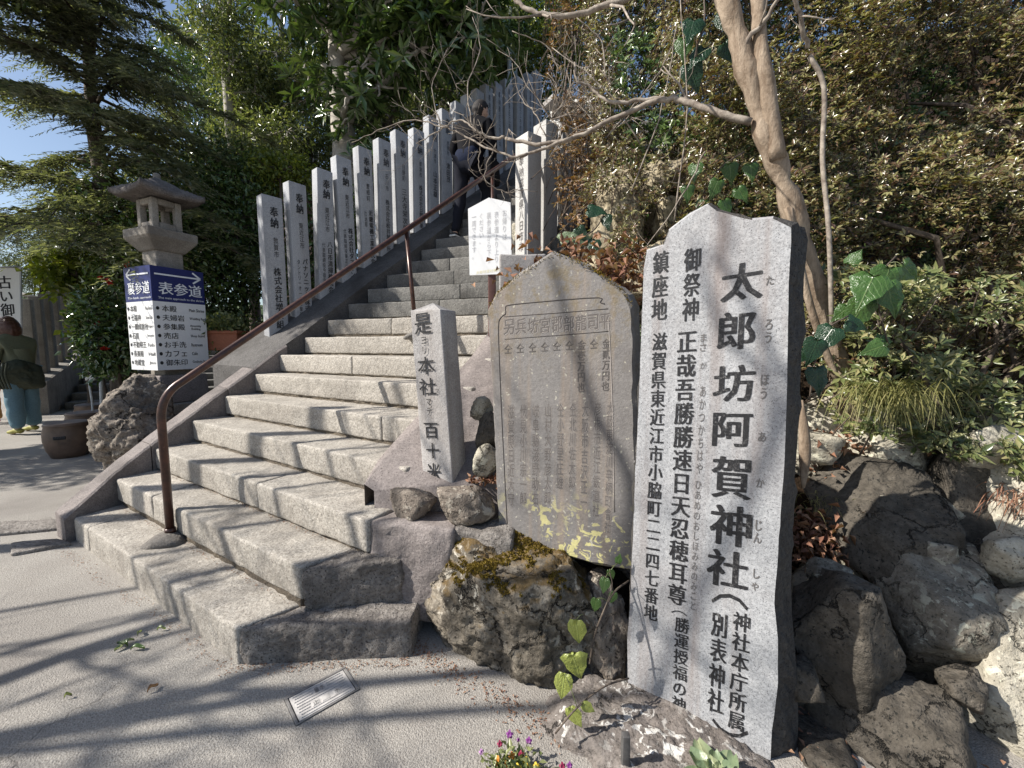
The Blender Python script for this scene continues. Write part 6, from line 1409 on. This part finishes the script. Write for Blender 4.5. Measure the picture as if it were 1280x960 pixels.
# ------------------------------------------------------------------ crape myrtle
def crape_myrtle():
    Y = 1.98; b = aty(1050, 540, Y); t = thing('crape_myrtle', (b.x, b.y, b.z-0.1), 'smooth barked leaning crape myrtle with bare branches over the bank', 'tree')
    def A(x, y, Y): return aty(x, y, Y)
    main = [A(1082, 590, 1.98), A(1064, 525, 1.98), A(1046, 450, 1.98), A(1022, 370, 1.97), A(1000, 300, 1.96), A(985, 240, 1.95), A(960, 175, 1.95), A(940, 110, 1.96), A(925, 50, 1.98), A(905, -10, 2.0), A(890, -90, 2.05)]
    p = smoothpath(main, 5); n = len(p); rad = [0.075 if i < 6 else (0.068+0.010*math.sin(i*0.9)+0.006*math.sin(i*2.1)) for i in range(n)]
    for i in range(n): rad[i] *= 0.68*(1.2 if i < 5 else 1.0)*(1-0.10*i/n)
    v, f = tube(p, rad, 20); v = roughen(np.array([tuple(q) for q in v]), f, 0.010, 9, 3); v = roughen(v, f, 0.004, 30, 5); part('trunk', v, f, M['bark_myrtle'], t)
    # second stem fused to the first
    s2 = [A(972, 200, 1.93), A(962, 130, 1.92), A(950, 60, 1.94), A(948, -20, 1.98), A(955, -100, 2.0)]; v, f = tube(smoothpath(s2, 5), [0.036-0.0004*i for i in range(21)], 14); v = roughen(np.array([tuple(q) for q in v]), f, 0.006, 8, 4); part('trunk', v, f, M['bark_myrtle'], t)
    s3 = [A(1048, 480, 1.9), A(1018, 400, 1.9), A(1000, 330, 1.9), A(985, 260, 1.92)]; v, f = tube(smoothpath(s3, 5), 0.016, 8); part('stem', v, f, M['bark_myrtle'], t)
    br = []
    def branch(pts, r0, r1, twn=6, twL=0.25, sides=8):
        r0 *= 0.8; r1 *= 0.75; twn = int(twn*0.75)
        q = smoothpath(pts, 5); n = len(q); rr = [r0+(r1-r0)*i/(n-1) for i in range(n)]; br.append(tube([a+Vector((random.gauss(0, .003), 0, random.gauss(0, .004))) for a in q], rr, sides))
        for _ in range(twn):
            i = random.randrange(int(n*0.25), n-1); a = q[i]; d = (q[min(n-1, i+1)]-q[i-1]).normalized(); e = (d*0.5+Vector((random.gauss(0, .7), random.gauss(0, .5), random.gauss(0.1, .7)))).normalized(); L = twL*random.uniform(0.4, 1.2); z = [a]
            for s in range(4): e = (e+Vector((random.gauss(0, .3), random.gauss(0, .3), random.gauss(0.03, .3)))).normalized(); z.append(z[-1]+e*L/4)
            br.append(tube(z, [rr[i]*0.5, rr[i]*0.42, rr[i]*0.34, rr[i]*0.26, rr[i]*0.16], 5))
            for s in (2, 3):
                e2 = (e+Vector((random.gauss(0, .9), random.gauss(0, .6), random.gauss(0, .9)))).normalized(); br.append(tube([z[s], z[s]+e2*L*0.18, z[s]+e2*L*0.3+Vector((0, 0, 0.01))], [rr[i]*0.25, rr[i]*0.2, rr[i]*0.12], 4))
    # the long branch reaching left over the steps
    branch([A(938, 152, 1.95), A(900, 142, 2.0), A(858, 128, 2.1), A(828, 124, 2.15), A(775, 145, 2.25), A(720, 172, 2.35), A(670, 180, 2.45), A(632, 172, 2.55)], 0.021, 0.012, 4, 0.2, 10)
    branch([A(830, 122, 2.15), A(800, 125, 2.2), A(762, 128, 2.25), A(742, 112, 2.3), A(722, 100, 2.3), A(718, 80, 2.3)], 0.014, 0.006, 4, 0.22)
    branch([A(715, 172, 2.35), A(668, 190, 2.45), A(640, 195, 2.5), A(600, 180, 2.6), A(570, 165, 2.7), A(540, 150, 2.75)], 0.012, 0.004, 16, 0.32)
    branch([A(632, 172, 2.55), A(612, 172, 2.6), A(590, 160, 2.65), A(575, 150, 2.7), A(548, 165, 2.75), A(520, 180, 2.8)], 0.011, 0.003, 16, 0.3)
    branch([A(620, 178, 2.6), A(612, 200, 2.6), A(606, 225, 2.6), A(632, 240, 2.6), A(650, 238, 2.6), A(672, 240, 2.6)], 0.005, 0.002, 8, 0.16)
    branch([A(600, 165, 2.6), A(600, 190, 2.65), A(598, 210, 2.65), A(606, 222, 2.65)], 0.005, 0.002, 8, 0.14)
    branch([A(560, 160, 2.7), A(520, 150, 2.8), A(480, 160, 2.9), A(440, 178, 3.0)], 0.006, 0.002, 14, 0.35)
    branch([A(590, 160, 2.65), A(585, 110, 2.7), A(600, 60, 2.75), A(590, 20, 2.8)], 0.006, 0.002, 12, 0.35)
    branch([A(552, 160, 2.75), A(540, 110, 2.8), A(560, 60, 2.8)], 0.005, 0.002, 10, 0.3)
    branch([A(682, 170, 2.4), A(668, 140, 2.45), A(650, 120, 2.5), A(640, 80, 2.5)], 0.005, 0.002, 9, 0.25)
    # thick branch along the top edge
    branch([A(905, -30, 2.0), A(850, -30, 2.0), A(790, -5, 2.0), A(745, 12, 2.05), A(700, 20, 2.1), A(665, 14, 2.15), A(640, -5, 2.2), A(610, -20, 2.25)], 0.020, 0.010, 6, 0.4, 10)
    branch([A(930, 60, 1.95), A(960, 20, 1.9), A(985, -20, 1.85)], 0.014, 0.008, 3, 0.3)
    branch([A(1010, 60, 1.9), A(1000, 20, 1.85), A(985, -30, 1.8)], 0.012, 0.01, 3, 0.2)
    for (a, b_) in (((700, 90, 2.6), (640, 40, 2.6)), ((790, 240, 2.35), (845, 30, 2.3)), ((758, 100, 2.3), (720, 20, 2.3)), ((800, 180, 2.3), (690, 60, 2.4)), ((760, 170, 2.3), (840, 60, 2.3)), ((880, 190, 2.1), (800, 320, 2.2)), ((843, 275, 2.2), (850, 0, 2.2))):
        branch([A(*a), A((a[0]+b_[0])/2+12, (a[1]+b_[1])/2-8, a[2]), A(*b_)], 0.005, 0.003, 5, 0.22, 6)
    v, f = join(br); part('branches', v, f, M['twig'], t)
    v, f = tube(smoothpath([A(1012, 70, 1.9), A(1030, 110, 1.9), A(1028, 200, 1.9), A(1036, 290, 1.88), A(1040, 420, 1.9)], 4), [0.010]*17, 8); part('stem', v, f, M['twig'], t, label='pale lichened side stem')
crape_myrtle()

# ------------------------------------------------------------------ ivy, grass, litter, flowers
def ivy_leaf_mesh(seed, lobes=True):
    rs = random.Random(seed)
    out = [(0, 0), (0.26, -0.08), (0.46, 0.10), (0.40, 0.34), (0.34, 0.52), (0.17, 0.74), (0, 1.08)] if lobes else [(0, 0), (0.22, -0.04), (0.36, 0.18), (0.33, 0.45), (0.2, 0.72), (0, 1.02)]
    out = [(x*rs.uniform(0.9, 1.1), y) for x, y in out]; n = len(out); vs = []; fs = []
    spine = [(0, y) for x, y in out]
    def z(x, y): return -0.25*x*x*2+0.10*abs(x)-0.22*y*y+0.04*math.sin(y*9+x*5)
    for (x, y) in out: vs.append((x, y, z(x, y)))
    for (x, y) in out: vs.append((x*0.5, y*0.97+0.02, z(x*0.5, y)+0.02))
    for (x, y) in out: vs.append((0, y*0.98+0.02, z(0, y)-0.02))
    for (x, y) in out: vs.append((-x*0.5, y*0.97+0.02, z(x*0.5, y)+0.02))
    for (x, y) in out: vs.append((-x, y, z(x, y)))
    for c in range(4):
        for i in range(n-1): a = c*n+i; fs.append((a, a+1, a+n+1, a+n))
    return mkmesh('ivy_leaf', vs, [q[::-1] for q in fs])
IVY = [ivy_leaf_mesh(i) for i in range(4)]+[ivy_leaf_mesh(9, False)]
IVM = {}
def ivy(label, Y, leafs, stems, cat='ivy', petiole=True):
    x0, y0 = leafs[0][0], leafs[0][1]; b = aty(x0, y0, Y); t = thing('ivy_vine', b, label, cat)
    for (x, y, size, ang, kind, dY, mat) in leafs:
        key = (kind, mat)
        if key not in IVM: m = IVY[kind].copy(); m.materials.clear(); m.materials.append(M[mat]); IVM[key] = m
        c = aty(x, y, Y+dY); s = size*(Y+dY)/F*(0.68 if mat != 'ivy_yellow' else 1.0); o = bpy.data.objects.new('leaf', IVM[key]); COL.objects.link(o); o.parent = t
        up = Vector((math.sin(math.radians(ang)), random.uniform(-0.35, 0.05), math.cos(math.radians(ang)))).normalized(); nrm = Vector((random.uniform(-0.5, -0.1), -1, random.uniform(0.1, 0.6))); nrm = (nrm-up*nrm.dot(up)).normalized(); rt = up.cross(nrm)
        R = Matrix((rt, up, nrm)).transposed(); o.rotation_euler = R.to_euler(); o.scale = (s, s, s); o.location = c-b
    allp = [aty(x, y, Y+d) for pts, r in stems for x, y, d in smoothpath([Vector(q) for q in pts], 4)]
    for o in [q for q in t.children if q.name.startswith('leaf')]:
        p = Vector(o.location)+b; q = min(allp, key=lambda a: (a-p).length)
        if (q-p).length < 0.35: v, f = tube(smoothpath([q, q.lerp(p, 0.5)+Vector((0, -0.004, 0.008)), p], 3), 0.0013, 5); part('leaf_stalk', v, f, M['mid_leaf'], t)
    for pts, r in stems: v, f = tube(smoothpath([aty(x, y, Y+d) for x, y, d in pts], 4), r, 6); part('stem', v, f, M['bark'], t)
ivy('young ivy shoot with bright yellow green leaves climbing beside the pale stele', 1.30, [(762, 712, 22, 160, 4, 0.05, 'ivy'), (757, 722, 30, 195, 4, 0.0, 'ivy'), (746, 748, 30, 190, 4, 0.02, 'ivy'), (720, 775, 36, 175, 4, -0.04, 'ivy_yellow'), (716, 818, 40, 165, 1, -0.07, 'ivy_yellow'), (706, 842, 36, 190, 4, -0.10, 'ivy_yellow'), (712, 884, 30, 150, 4, -0.12, 'ivy_yellow'), (728, 880, 20, 120, 4, -0.12, 'ivy_yellow'), (772, 704, 20, 10, 4, 0.06, 'ivy'), (768, 740, 24, 200, 4, 0.06, 'ivy')],
    [([(786, 726, 0.08), (768, 740, 0.04), (752, 770, 0.0), (742, 800, -0.02), (737, 830, -0.05)], 0.0032), ([(752, 770, 0), (765, 735, 0.03), (762, 715, 0.04)], 0.002), ([(745, 790, 0), (735, 775, -0.02), (728, 765, -0.04)], 0.0018), ([(786, 848, -0.02), (760, 856, -0.06), (738, 870, -0.10), (716, 890, -0.14), (694, 917, -0.16)], 0.0028)])
ivy('large glossy green ivy leaves hanging in front of the azalea', 1.62, [(1112, 335, 62, 195, 0, 0, 'ivy'), (1092, 345, 70, 215, 1, -0.02, 'ivy'), (1108, 355, 60, 165, 2, -0.03, 'ivy'), (1128, 332, 46, 120, 3, 0.02, 'ivy'), (1082, 375, 58, 200, 2, 0.01, 'ivy'), (1060, 385, 34, 230, 3, 0.05, 'ivy'), (1106, 432, 42, 250, 0, 0.0, 'ivy'), (1098, 425, 30, 90, 1, 0.03, 'ivy'), (1062, 330, 30, 30, 2, 0.1, 'ivy')],
    [([(1120, 320, 0.08), (1104, 340, 0.03), (1098, 380, 0.04), (1110, 430, 0.03)], 0.003)])
ivy('dark shaded ivy leaves at the right edge of the stele', 1.50, [(1042, 410, 52, 215, 0, 0, 'ivy_dark'), (1022, 425, 48, 200, 1, 0, 'ivy_dark'), (1020, 460, 50, 175, 2, -0.03, 'ivy_dark'), (1006, 440, 30, 230, 3, 0.02, 'ivy_dark'), (1058, 402, 38, 110, 1, 0.06, 'ivy_dark')],
    [([(1060, 395, 0.05), (1035, 412, 0.02), (1018, 455, 0.02), (1012, 500, 0.03)], 0.003)])
ivy('ivy trailing over the bank above the stele top', 2.3, [(870, 205, 30, 190, 0, 0, 'ivy'), (912, 205, 34, 170, 1, -0.1, 'ivy'), (898, 225, 32, 200, 2, -0.1, 'ivy'), (922, 235, 30, 150, 3, -0.1, 'ivy'), (860, 232, 28, 180, 1, 0, 'ivy'), (880, 250, 26, 210, 2, 0, 'ivy'), (905, 250, 30, 160, 0, -0.1, 'ivy'), (938, 205, 30, 175, 1, -0.15, 'ivy'), (700, 0, 10, 0, 2, 1.2, 'ivy'), (862, 80, 46, 160, 0, -0.1, 'ivy_dark'), (868, 25, 44, 200, 1, -0.1, 'ivy_dark'), (905, 15, 40, 170, 3, -0.2, 'ivy_dark'), (880, 60, 40, 220, 2, -0.1, 'ivy_dark'), (905, 55, 36, 140, 1, -0.2, 'ivy_dark'), (855, 48, 36, 180, 3, -0.1, 'ivy')],
    [([(930, 190, 0), (900, 210, -0.1), (880, 240, 0), (870, 262, 0)], 0.004), ([(880, -10, 0), (880, 30, -0.1), (870, 70, -0.1), (880, 120, 0)], 0.004)])
# bluish ivy by the top of the dark slab
ivy('grey green ivy leaves on the rocks above the dark slab', 2.35, [(735, 262, 34, 100, 0, 0, 'ivy_dark'), (716, 300, 36, 80, 1, 0, 'succulent'), (722, 285, 28, 150, 2, 0, 'ivy_dark'), (744, 300, 30, 200, 3, 0, 'ivy_dark'), (700, 300, 30, 60, 2, 0.02, 'succulent'), (757, 270, 26, 170, 0, 0.05, 'ivy_dark')], [([(700, 315, 0), (722, 300, 0), (745, 285, 0.05), (757, 262, 0.05)], 0.004)])

def grass_tuft(name, label, c, n, L, fall, mat, w=0.004, seed=0):
    c = np.array(tuple(c)); V_, F_ = [], []
    for i in range(n):
        a = RNG.uniform(0, 2*math.pi); o = c+np.array([RNG.normal()*0.07, RNG.normal()*0.05, RNG.normal()*0.02]); d = np.array([math.cos(a)*0.55+fall[0], math.sin(a)*0.4+fall[1], 0.75]); d /= np.linalg.norm(d); ln = L*RNG.uniform(0.5, 1.1); pts = []
        for s in range(7): t = s/6; pts.append(o+d*ln*t*0.75+np.array([fall[0]*0.35, fall[1]*0.35, -1.0])*ln*0.95*t*t)
        sd = np.cross(d, [0, 0, 1]); sd = sd/np.linalg.norm(sd)*w/2; b = len(V_)*1
        for s, p in enumerate(pts): k = (1-(s/6)**2)*0.9+0.1; V_ += [p-sd*k, p+sd*k]
        for s in range(6): F_.append((b+2*s, b+2*s+1, b+2*s+3, b+2*s+2))
    return solo(name, np.array(V_), F_, mat, label, 'grass tuft', kind='stuff')
grass_tuft('grass_tuft', 'pale grass tuft drooping over the rocks under the azalea', aty(1112, 490, 1.72), 420, 0.30, (-0.25, -0.35), M['grass'])
grass_tuft('grass_tuft', 'dark hanging root fibres right of the pale grass', aty(1160, 500, 1.85), 200, 0.28, (0.0, -0.2), M['grass'], 0.003)
grass_tuft('grass_tuft', 'dry straw coloured grass at the right edge above the cream rock', aty(1290, 622, 1.55), 120, 0.16, (-0.6, -0.2), M['dry'], 0.004)
grass_tuft('grass_tuft', 'thin weeds among the dry leaves beside the stele', aty(1022, 628, 1.75), 90, 0.12, (0.1, -0.2), M['grass'], 0.003)
v, f = tube(smoothpath([aty(1002, 500, 1.7), aty(1006, 560, 1.68), aty(1004, 610, 1.66)], 6), [0.006+0.016*math.sin(i/12*math.pi) for i in range(13)], 8); solo('split_bark', v, f, M['bark_myrtle'], 'hanging sliver of torn orange bark beside the stele', 'bark strip')
def litter(name, label, c, rad, n, size, mat, cat='leaf litter'):
    P = RNG.normal(size=(n, 3))*np.array(rad)+np.array(tuple(c)); D = unit(RNG.normal(size=(n, 3))*np.array([1, 1, 0.5])); v, f = leaves(P, D, unit(RNG.normal(size=(n, 3))*0.6+np.array([0, -0.3, 1])), RNG.uniform(0.6, 1.2, n)*size, size*0.5, fold=0.5, droop=0.4); o = solo(name, v, f, mat, label, cat, smooth=False); o['kind'] = 'stuff'; return o
litter('dry_leaves', 'heap of reddish dry leaves on the bank right of the stele', aty(1020, 672, 1.72), (0.085, 0.06, 0.055), 900, 0.04, M['dry'])
litter('dry_leaves', 'scattered dry leaves under the crape myrtle roots', aty(1060, 560, 1.95), (0.16, 0.08, 0.05), 500, 0.04, M['dry'])
litter('dry_leaves', 'dry leaves caught on the ledge by the small stones', aty(612, 598, 1.86), (0.05, 0.04, 0.008), 160, 0.025, M['dry'])
litter('dry_leaves', 'dry leaves lying between the dark slab and the ochre rocks', aty(748, 345, 2.2), (0.2, 0.1, 0.08), 700, 0.05, M['dry'])
def debris(label, pts, n, w, size, mat):
    P = []
    for _ in range(n): i = random.randrange(len(pts)-1); p = Vector(pts[i]).lerp(Vector(pts[i+1]), random.random()); P.append((p.x+random.gauss(0, w), p.y+random.gauss(0, w), p.z+0.004))
    P = np.array(P); D = unit(RNG.normal(size=(n, 3))*np.array([1, 1, 0.15])); v, f = leaves(P, D, unit(RNG.normal(size=(n, 3))*0.3+np.array([0, 0, 1])), RNG.uniform(0.4, 1.3, n)*size, size*0.45, fold=0.3, droop=0.1); o = solo('leaf_debris', v, f, mat, label, 'leaf litter', smooth=False); o['kind'] = 'stuff'
debris('crumbs of leaf and grit along the foot of the mossy boulder', [(-0.42, 1.62, 0), (-0.30, 1.52, 0), (-0.05, 1.36, 0), (0.15, 1.22, 0)], 420, 0.03, 0.012, M['dry'])
debris('dry crumbs along the foot of the lowest step', [(-2.9, 2.5, 0), (-1.1, 1.49, 0), (-0.4, 1.52, 0)], 500, 0.018, 0.010, M['dry'])
debris('leaf bits caught in the angle of the second step', [tuple(Lp(2)+Ev(2)*0.1-Av(2)*0.012-Vector((0, 0, 0.18))), tuple(Lp(2)+Ev(2)*2.1-Av(2)*0.012-Vector((0, 0, 0.18)))], 160, 0.008, 0.010, M['dry'])
debris('leaf bits caught in the angle of the third step', [tuple(Lp(3)+Ev(3)*0.1-Av(3)*0.012-Vector((0, 0, 0.155))), tuple(Lp(3)+Ev(3)*2.1-Av(3)*0.012-Vector((0, 0, 0.155)))], 160, 0.008, 0.010, M['dry'])
debris('dead leaves gathered between the wall rocks at the lower right', [(0.9, 1.2, 0.02), (1.2, 1.3, 0.02), (1.35, 1.15, 0.02)], 300, 0.06, 0.03, M['dry'])
def fallen_leaf(x, y, ang, size, mat, lab):
    c = atz(x, y, 0.006); P = np.array([[c.x, c.y, 0.004]]); D = np.array([[math.cos(ang), math.sin(ang), 0.08]]); 
    n = 8; vs = []; fs = []; d = Vector((math.cos(ang), math.sin(ang), 0)); s = Vector((-d.y, d.x, 0))
    for i in range(n+1):
        t = i/n; w_ = size*0.17*math.sin(math.pi*min(1, t*1.02))**0.8+0.0005; z = 0.003+0.012*math.sin(t*math.pi)+0.004*math.sin(t*7)
        for q in (-1, 0, 1): p = Vector((c.x, c.y, 0))+d*size*t+s*w_*q; vs.append((p.x, p.y, z+(0.010*abs(q))))
    for i in range(n):
        for q in (0, 1): a = i*3+q; fs.append((a, a+1, a+4, a+3))
    solo('fallen_leaf', vs, fs, mat, lab, 'leaf')
for x, y, a, s, m, lab in ((160, 808, 2.9, 0.062, 'dark_leaf', 'dark curled leaf pointing left on the concrete'), (163, 812, 0.1, 0.055, 'dark_leaf', 'dark leaf pointing right beside the curled one'), (168, 800, 4.4, 0.07, 'succulent', 'grey folded leaf lying toward the camera among the dark ones'), (172, 796, 1.9, 0.035, 'succulent', 'small pale stub of leaf above the dark ones'), (196, 788, 0.2, 0.035, 'succulent', 'single pale leaf near the lowest step'), (80, 873, 0.6, 0.02, 'mid_leaf', 'tiny green leaf alone on the left'), (184, 866, 1.2, 0.035, 'dry', 'small brown leaf standing on edge on the concrete')):
    fallen_leaf(x, y, a, s, M[m], lab)
def pansies():
    c = atz(640, 985, 0.0); t = thing('pansy_clump', (c.x, c.y, 0), 'low clump of orange and purple pansies at the bottom edge', 'flowers')
    n = 520; P = RNG.normal(size=(n, 3))*np.array([0.035, 0.03, 0.012])+np.array([c.x, c.y+0.01, 0.03]); D = unit(RNG.normal(size=(n, 3))+np.array([0, 0, 0.5])); v, f = leaves(P, D, rand_dirs(n)+np.array([0, 0, 1]), RNG.uniform(0.015, 0.03, n), 0.012); part('foliage', v, f, M['mid_leaf'], t, smooth=False, kind='stuff')
    def flower(x, y, z, r, mat, tall=False):
        p = atz(x, y, z); vs = []; fs = []; fc = Vector((random.uniform(-0.4, 0.4), -0.8, 0.6)).normalized(); a = fc.orthogonal().normalized(); b = fc.cross(a)
        for k in range(5):
            an = k*2*math.pi/5+random.random()*0.3; d = a*math.cos(an)+b*math.sin(an); s = fc.cross(d); q = len(vs)
            vs += [p, p+d*r*0.5+s*r*0.42+fc*0.002, p+d*r*1.0+s*r*0.22-fc*0.002, p+d*r*1.0-s*r*0.22-fc*0.002, p+d*r*0.5-s*r*0.42+fc*0.002]; fs.append(tuple(range(q, q+5)))
        o = part('flower', vs, fs, mat, t, smooth=False)
        st = Vector((c.x+random.gauss(0, 0.01), c.y, 0.02)); v, f = tube([st, (st+p)/2+Vector((0, 0.005, 0.005)), p-fc*0.002], 0.0009, 5); part('flower_stalk', v, f, M['mid_leaf'], t)
    for x, y, z, r, m in ((602, 940, 0.03, 0.008, 'pansy_mauve'), (625, 930, 0.06, 0.009, 'pansy_red'), (637, 918, 0.07, 0.011, 'pansy_purple'), (648, 925, 0.06, 0.006, 'pansy_purple'), (661, 926, 0.065, 0.010, 'pansy_purple'), (651, 943, 0.05, 0.010, 'pansy_red'), (622, 952, 0.045, 0.013, 'pansy_orange'), (640, 945, 0.05, 0.010, 'pansy_orange'), (658, 953, 0.045, 0.013, 'pansy_yellow'), (632, 957, 0.045, 0.010, 'pansy_orange'), (670, 958, 0.04, 0.010, 'pansy_yellow'), (703, 958, 0.03, 0.010, 'pansy_red'), (712, 957, 0.03, 0.009, 'pansy_purple'), (647, 960, 0.05, 0.011, 'pansy_yellow')): flower(x, y, z, r, M[m])
pansies()
def succulent():
    c = atz(897, 985, 0.05); t = thing('rosette_plant', (c.x, c.y, 0.0), 'thick leaved pale green rosette plant at the foot of the pale stele', 'plant')
    for k in range(20):
        an = k*2.4; r = 0.018+0.0022*k; d = Vector((math.cos(an), math.sin(an), 0)); s = Vector((-d.y, d.x, 0)); vs = []; fs = []; n = 6; b = Vector((c.x, c.y, 0.085-0.0016*k)); L = 0.022+0.0034*k; el = 1.2-0.05*k
        for i in range(n+1):
            tt = i/n; w_ = L*0.40*math.sin(math.pi*(0.10+0.86*tt))**0.7; p = b+d*(L*tt*math.cos(el)*1.4)+Vector((0, 0, L*math.sin(el)*(tt-0.35*tt*tt)))
            for q in (-1, -0.5, 0, 0.5, 1): vs.append(p+s*w_*q+Vector((0, 0, 0.010*q*q*(1 if k % 2 else 1.3)+0.002*math.sin(i*2+q*5))))
        for i in range(n):
            for q in range(4): a = i*5+q; fs.append((a, a+1, a+6, a+5))
        part('leaf', vs, fs, M['succulent'], t)
succulent()

# ------------------------------------------------------------------ unseen things outside the left edge, placed so their shadows fall into view
def shadow_pole():  # pole and slanting rod set back along the sun to shadow the steps
    x, y = -6.0, 1.95; t = thing('shadow_pole', (x, y, 0), 'grey utility pole with a stay wire, left of the photo', 'pole')
    v, f = tube([(x, y, 0), (x, y, 4.95)], [0.075, 0.065], 16); part('pole', v, f, M['steel'], t)
    v, f = tube([(-6.45, 0.2, 0), (-5.55, 2.45, 6.9)], 0.018, 8); part('shadow_rod', v, f, M['steel'], t)
shadow_pole()
broadleaf('added_shade_tree', 'leafy evergreen standing just left of the photo and shading the upper steps', 'tree', [(-8.2, 4.3, 0), (-8.0, 4.3, 2.5), (-7.2, 4.3, 4.4), (-6.6, 4.4, 5.6)], 0.16,
          [((-6.2+0.5*math.sin(i*2.1)-0.2*(i % 3), 3.75+i*0.2, 5.0+0.35*math.cos(i*1.7)+0.12*i), (0.62, 0.5, 0.5)) for i in range(9)], 8000, 0.10, M['dark_leaf'], M['bark'], shell=0.2)  # crown out of view, added to darken the upper steps
broadleaf('added_shade_tree', 'broad evergreen off the left edge shading the path by the jars', 'tree', [(-10.2, 4.0, 0), (-10.0, 4.1, 2.0), (-9.6, 4.2, 3.6), (-9.4, 4.3, 5.0)], 0.16,
          [((-9.3+0.6*math.sin(i*2.3), 3.1+i*0.27, 3.2+1.3*(0.5+0.5*math.cos(i*2.6))), (0.72, 0.5, 0.55)) for i in range(13)], 9000, 0.12, M['dark_leaf'], M['bark'], shell=0.2)  # second crown out of view, added to darken the ground by the jars
def bare_tree():
    base = Vector((-5.0, 0.45, 0)); t = thing('bare_tree', base, 'leafless tree standing left of the photo', 'tree'); B = []
    rs = random.Random(12)
    v, f = tube([base, base+Vector((0.1, 0.05, 1.2)), base+Vector((0.05, 0.15, 2.6))], [0.12, 0.10, 0.08], 12); part('trunk', v, f, M['bark'], t)
    def grow(p, d, L, r, lev):
        pts = [p]; q = p; dd = d
        for i in range(5): dd = (dd+Vector((rs.gauss(0, .13), rs.gauss(0, .13), rs.gauss(0.04, .1)))).normalized(); q = q+dd*L/5; pts.append(q)
        B.append(tube(pts, [r*(1-0.1*i) for i in range(6)], 7 if lev < 2 else 4))
        if lev < 4:
            for k in range(3 if lev < 3 else 4): i = rs.choice([2, 3, 4, 5]); grow(pts[i], (dd+Vector((rs.gauss(0, .6), rs.gauss(0, .6), rs.gauss(0.05, .45)))).normalized(), L*rs.uniform(0.55, 0.8), r*0.5, lev+1)
    top = base+Vector((0.05, 0.15, 2.6))
    for k in range(5): a = k*1.256+0.3; grow(top-Vector((0, 0, 0.25*k)), Vector((math.cos(a)*0.8, math.sin(a)*0.8, 0.75)).normalized(), 1.35, 0.045, 0)
    n_ = Vector((-0.465, -0.885, 0)); P_ = aty(622, 655, 1.74); ns_ = Vector((-0.545, -0.84, 0)); Ps_ = aty(785, 880, 1.37); hub = base+Vector((0.05, 0.15, 2.5))
    def cast(pxs, P0, n, lam, r):  # extra limbs set back along the sun to shadow slab and stele
        q = [onplane(x, y, P0, n)+SUN_V*lam for x, y in pxs]; q = sorted(q, key=lambda p: p.z); pts = smoothpath([hub, hub.lerp(q[0], 0.5)+Vector((0.05, 0.1, -0.1))]+q, 4); k = len(pts); B.append(tube(pts, [r*(1.5-0.9*i/k) for i in range(k)], 6))
    cast([(690, 325), (715, 420), (745, 520), (792, 655)], P_, n_, 4.6, 0.020)
    cast([(900, 262), (912, 300), (893, 325), (920, 350), (975, 470), (985, 520)], Ps_, ns_, 4.4, 0.012)
    cast([(870, 300), (880, 350), (905, 420), (960, 560)], Ps_, ns_, 4.7, 0.013)
    v, f = join(B); part('branches', v, f, M['bark'], t)
bare_tree()

flush_text()
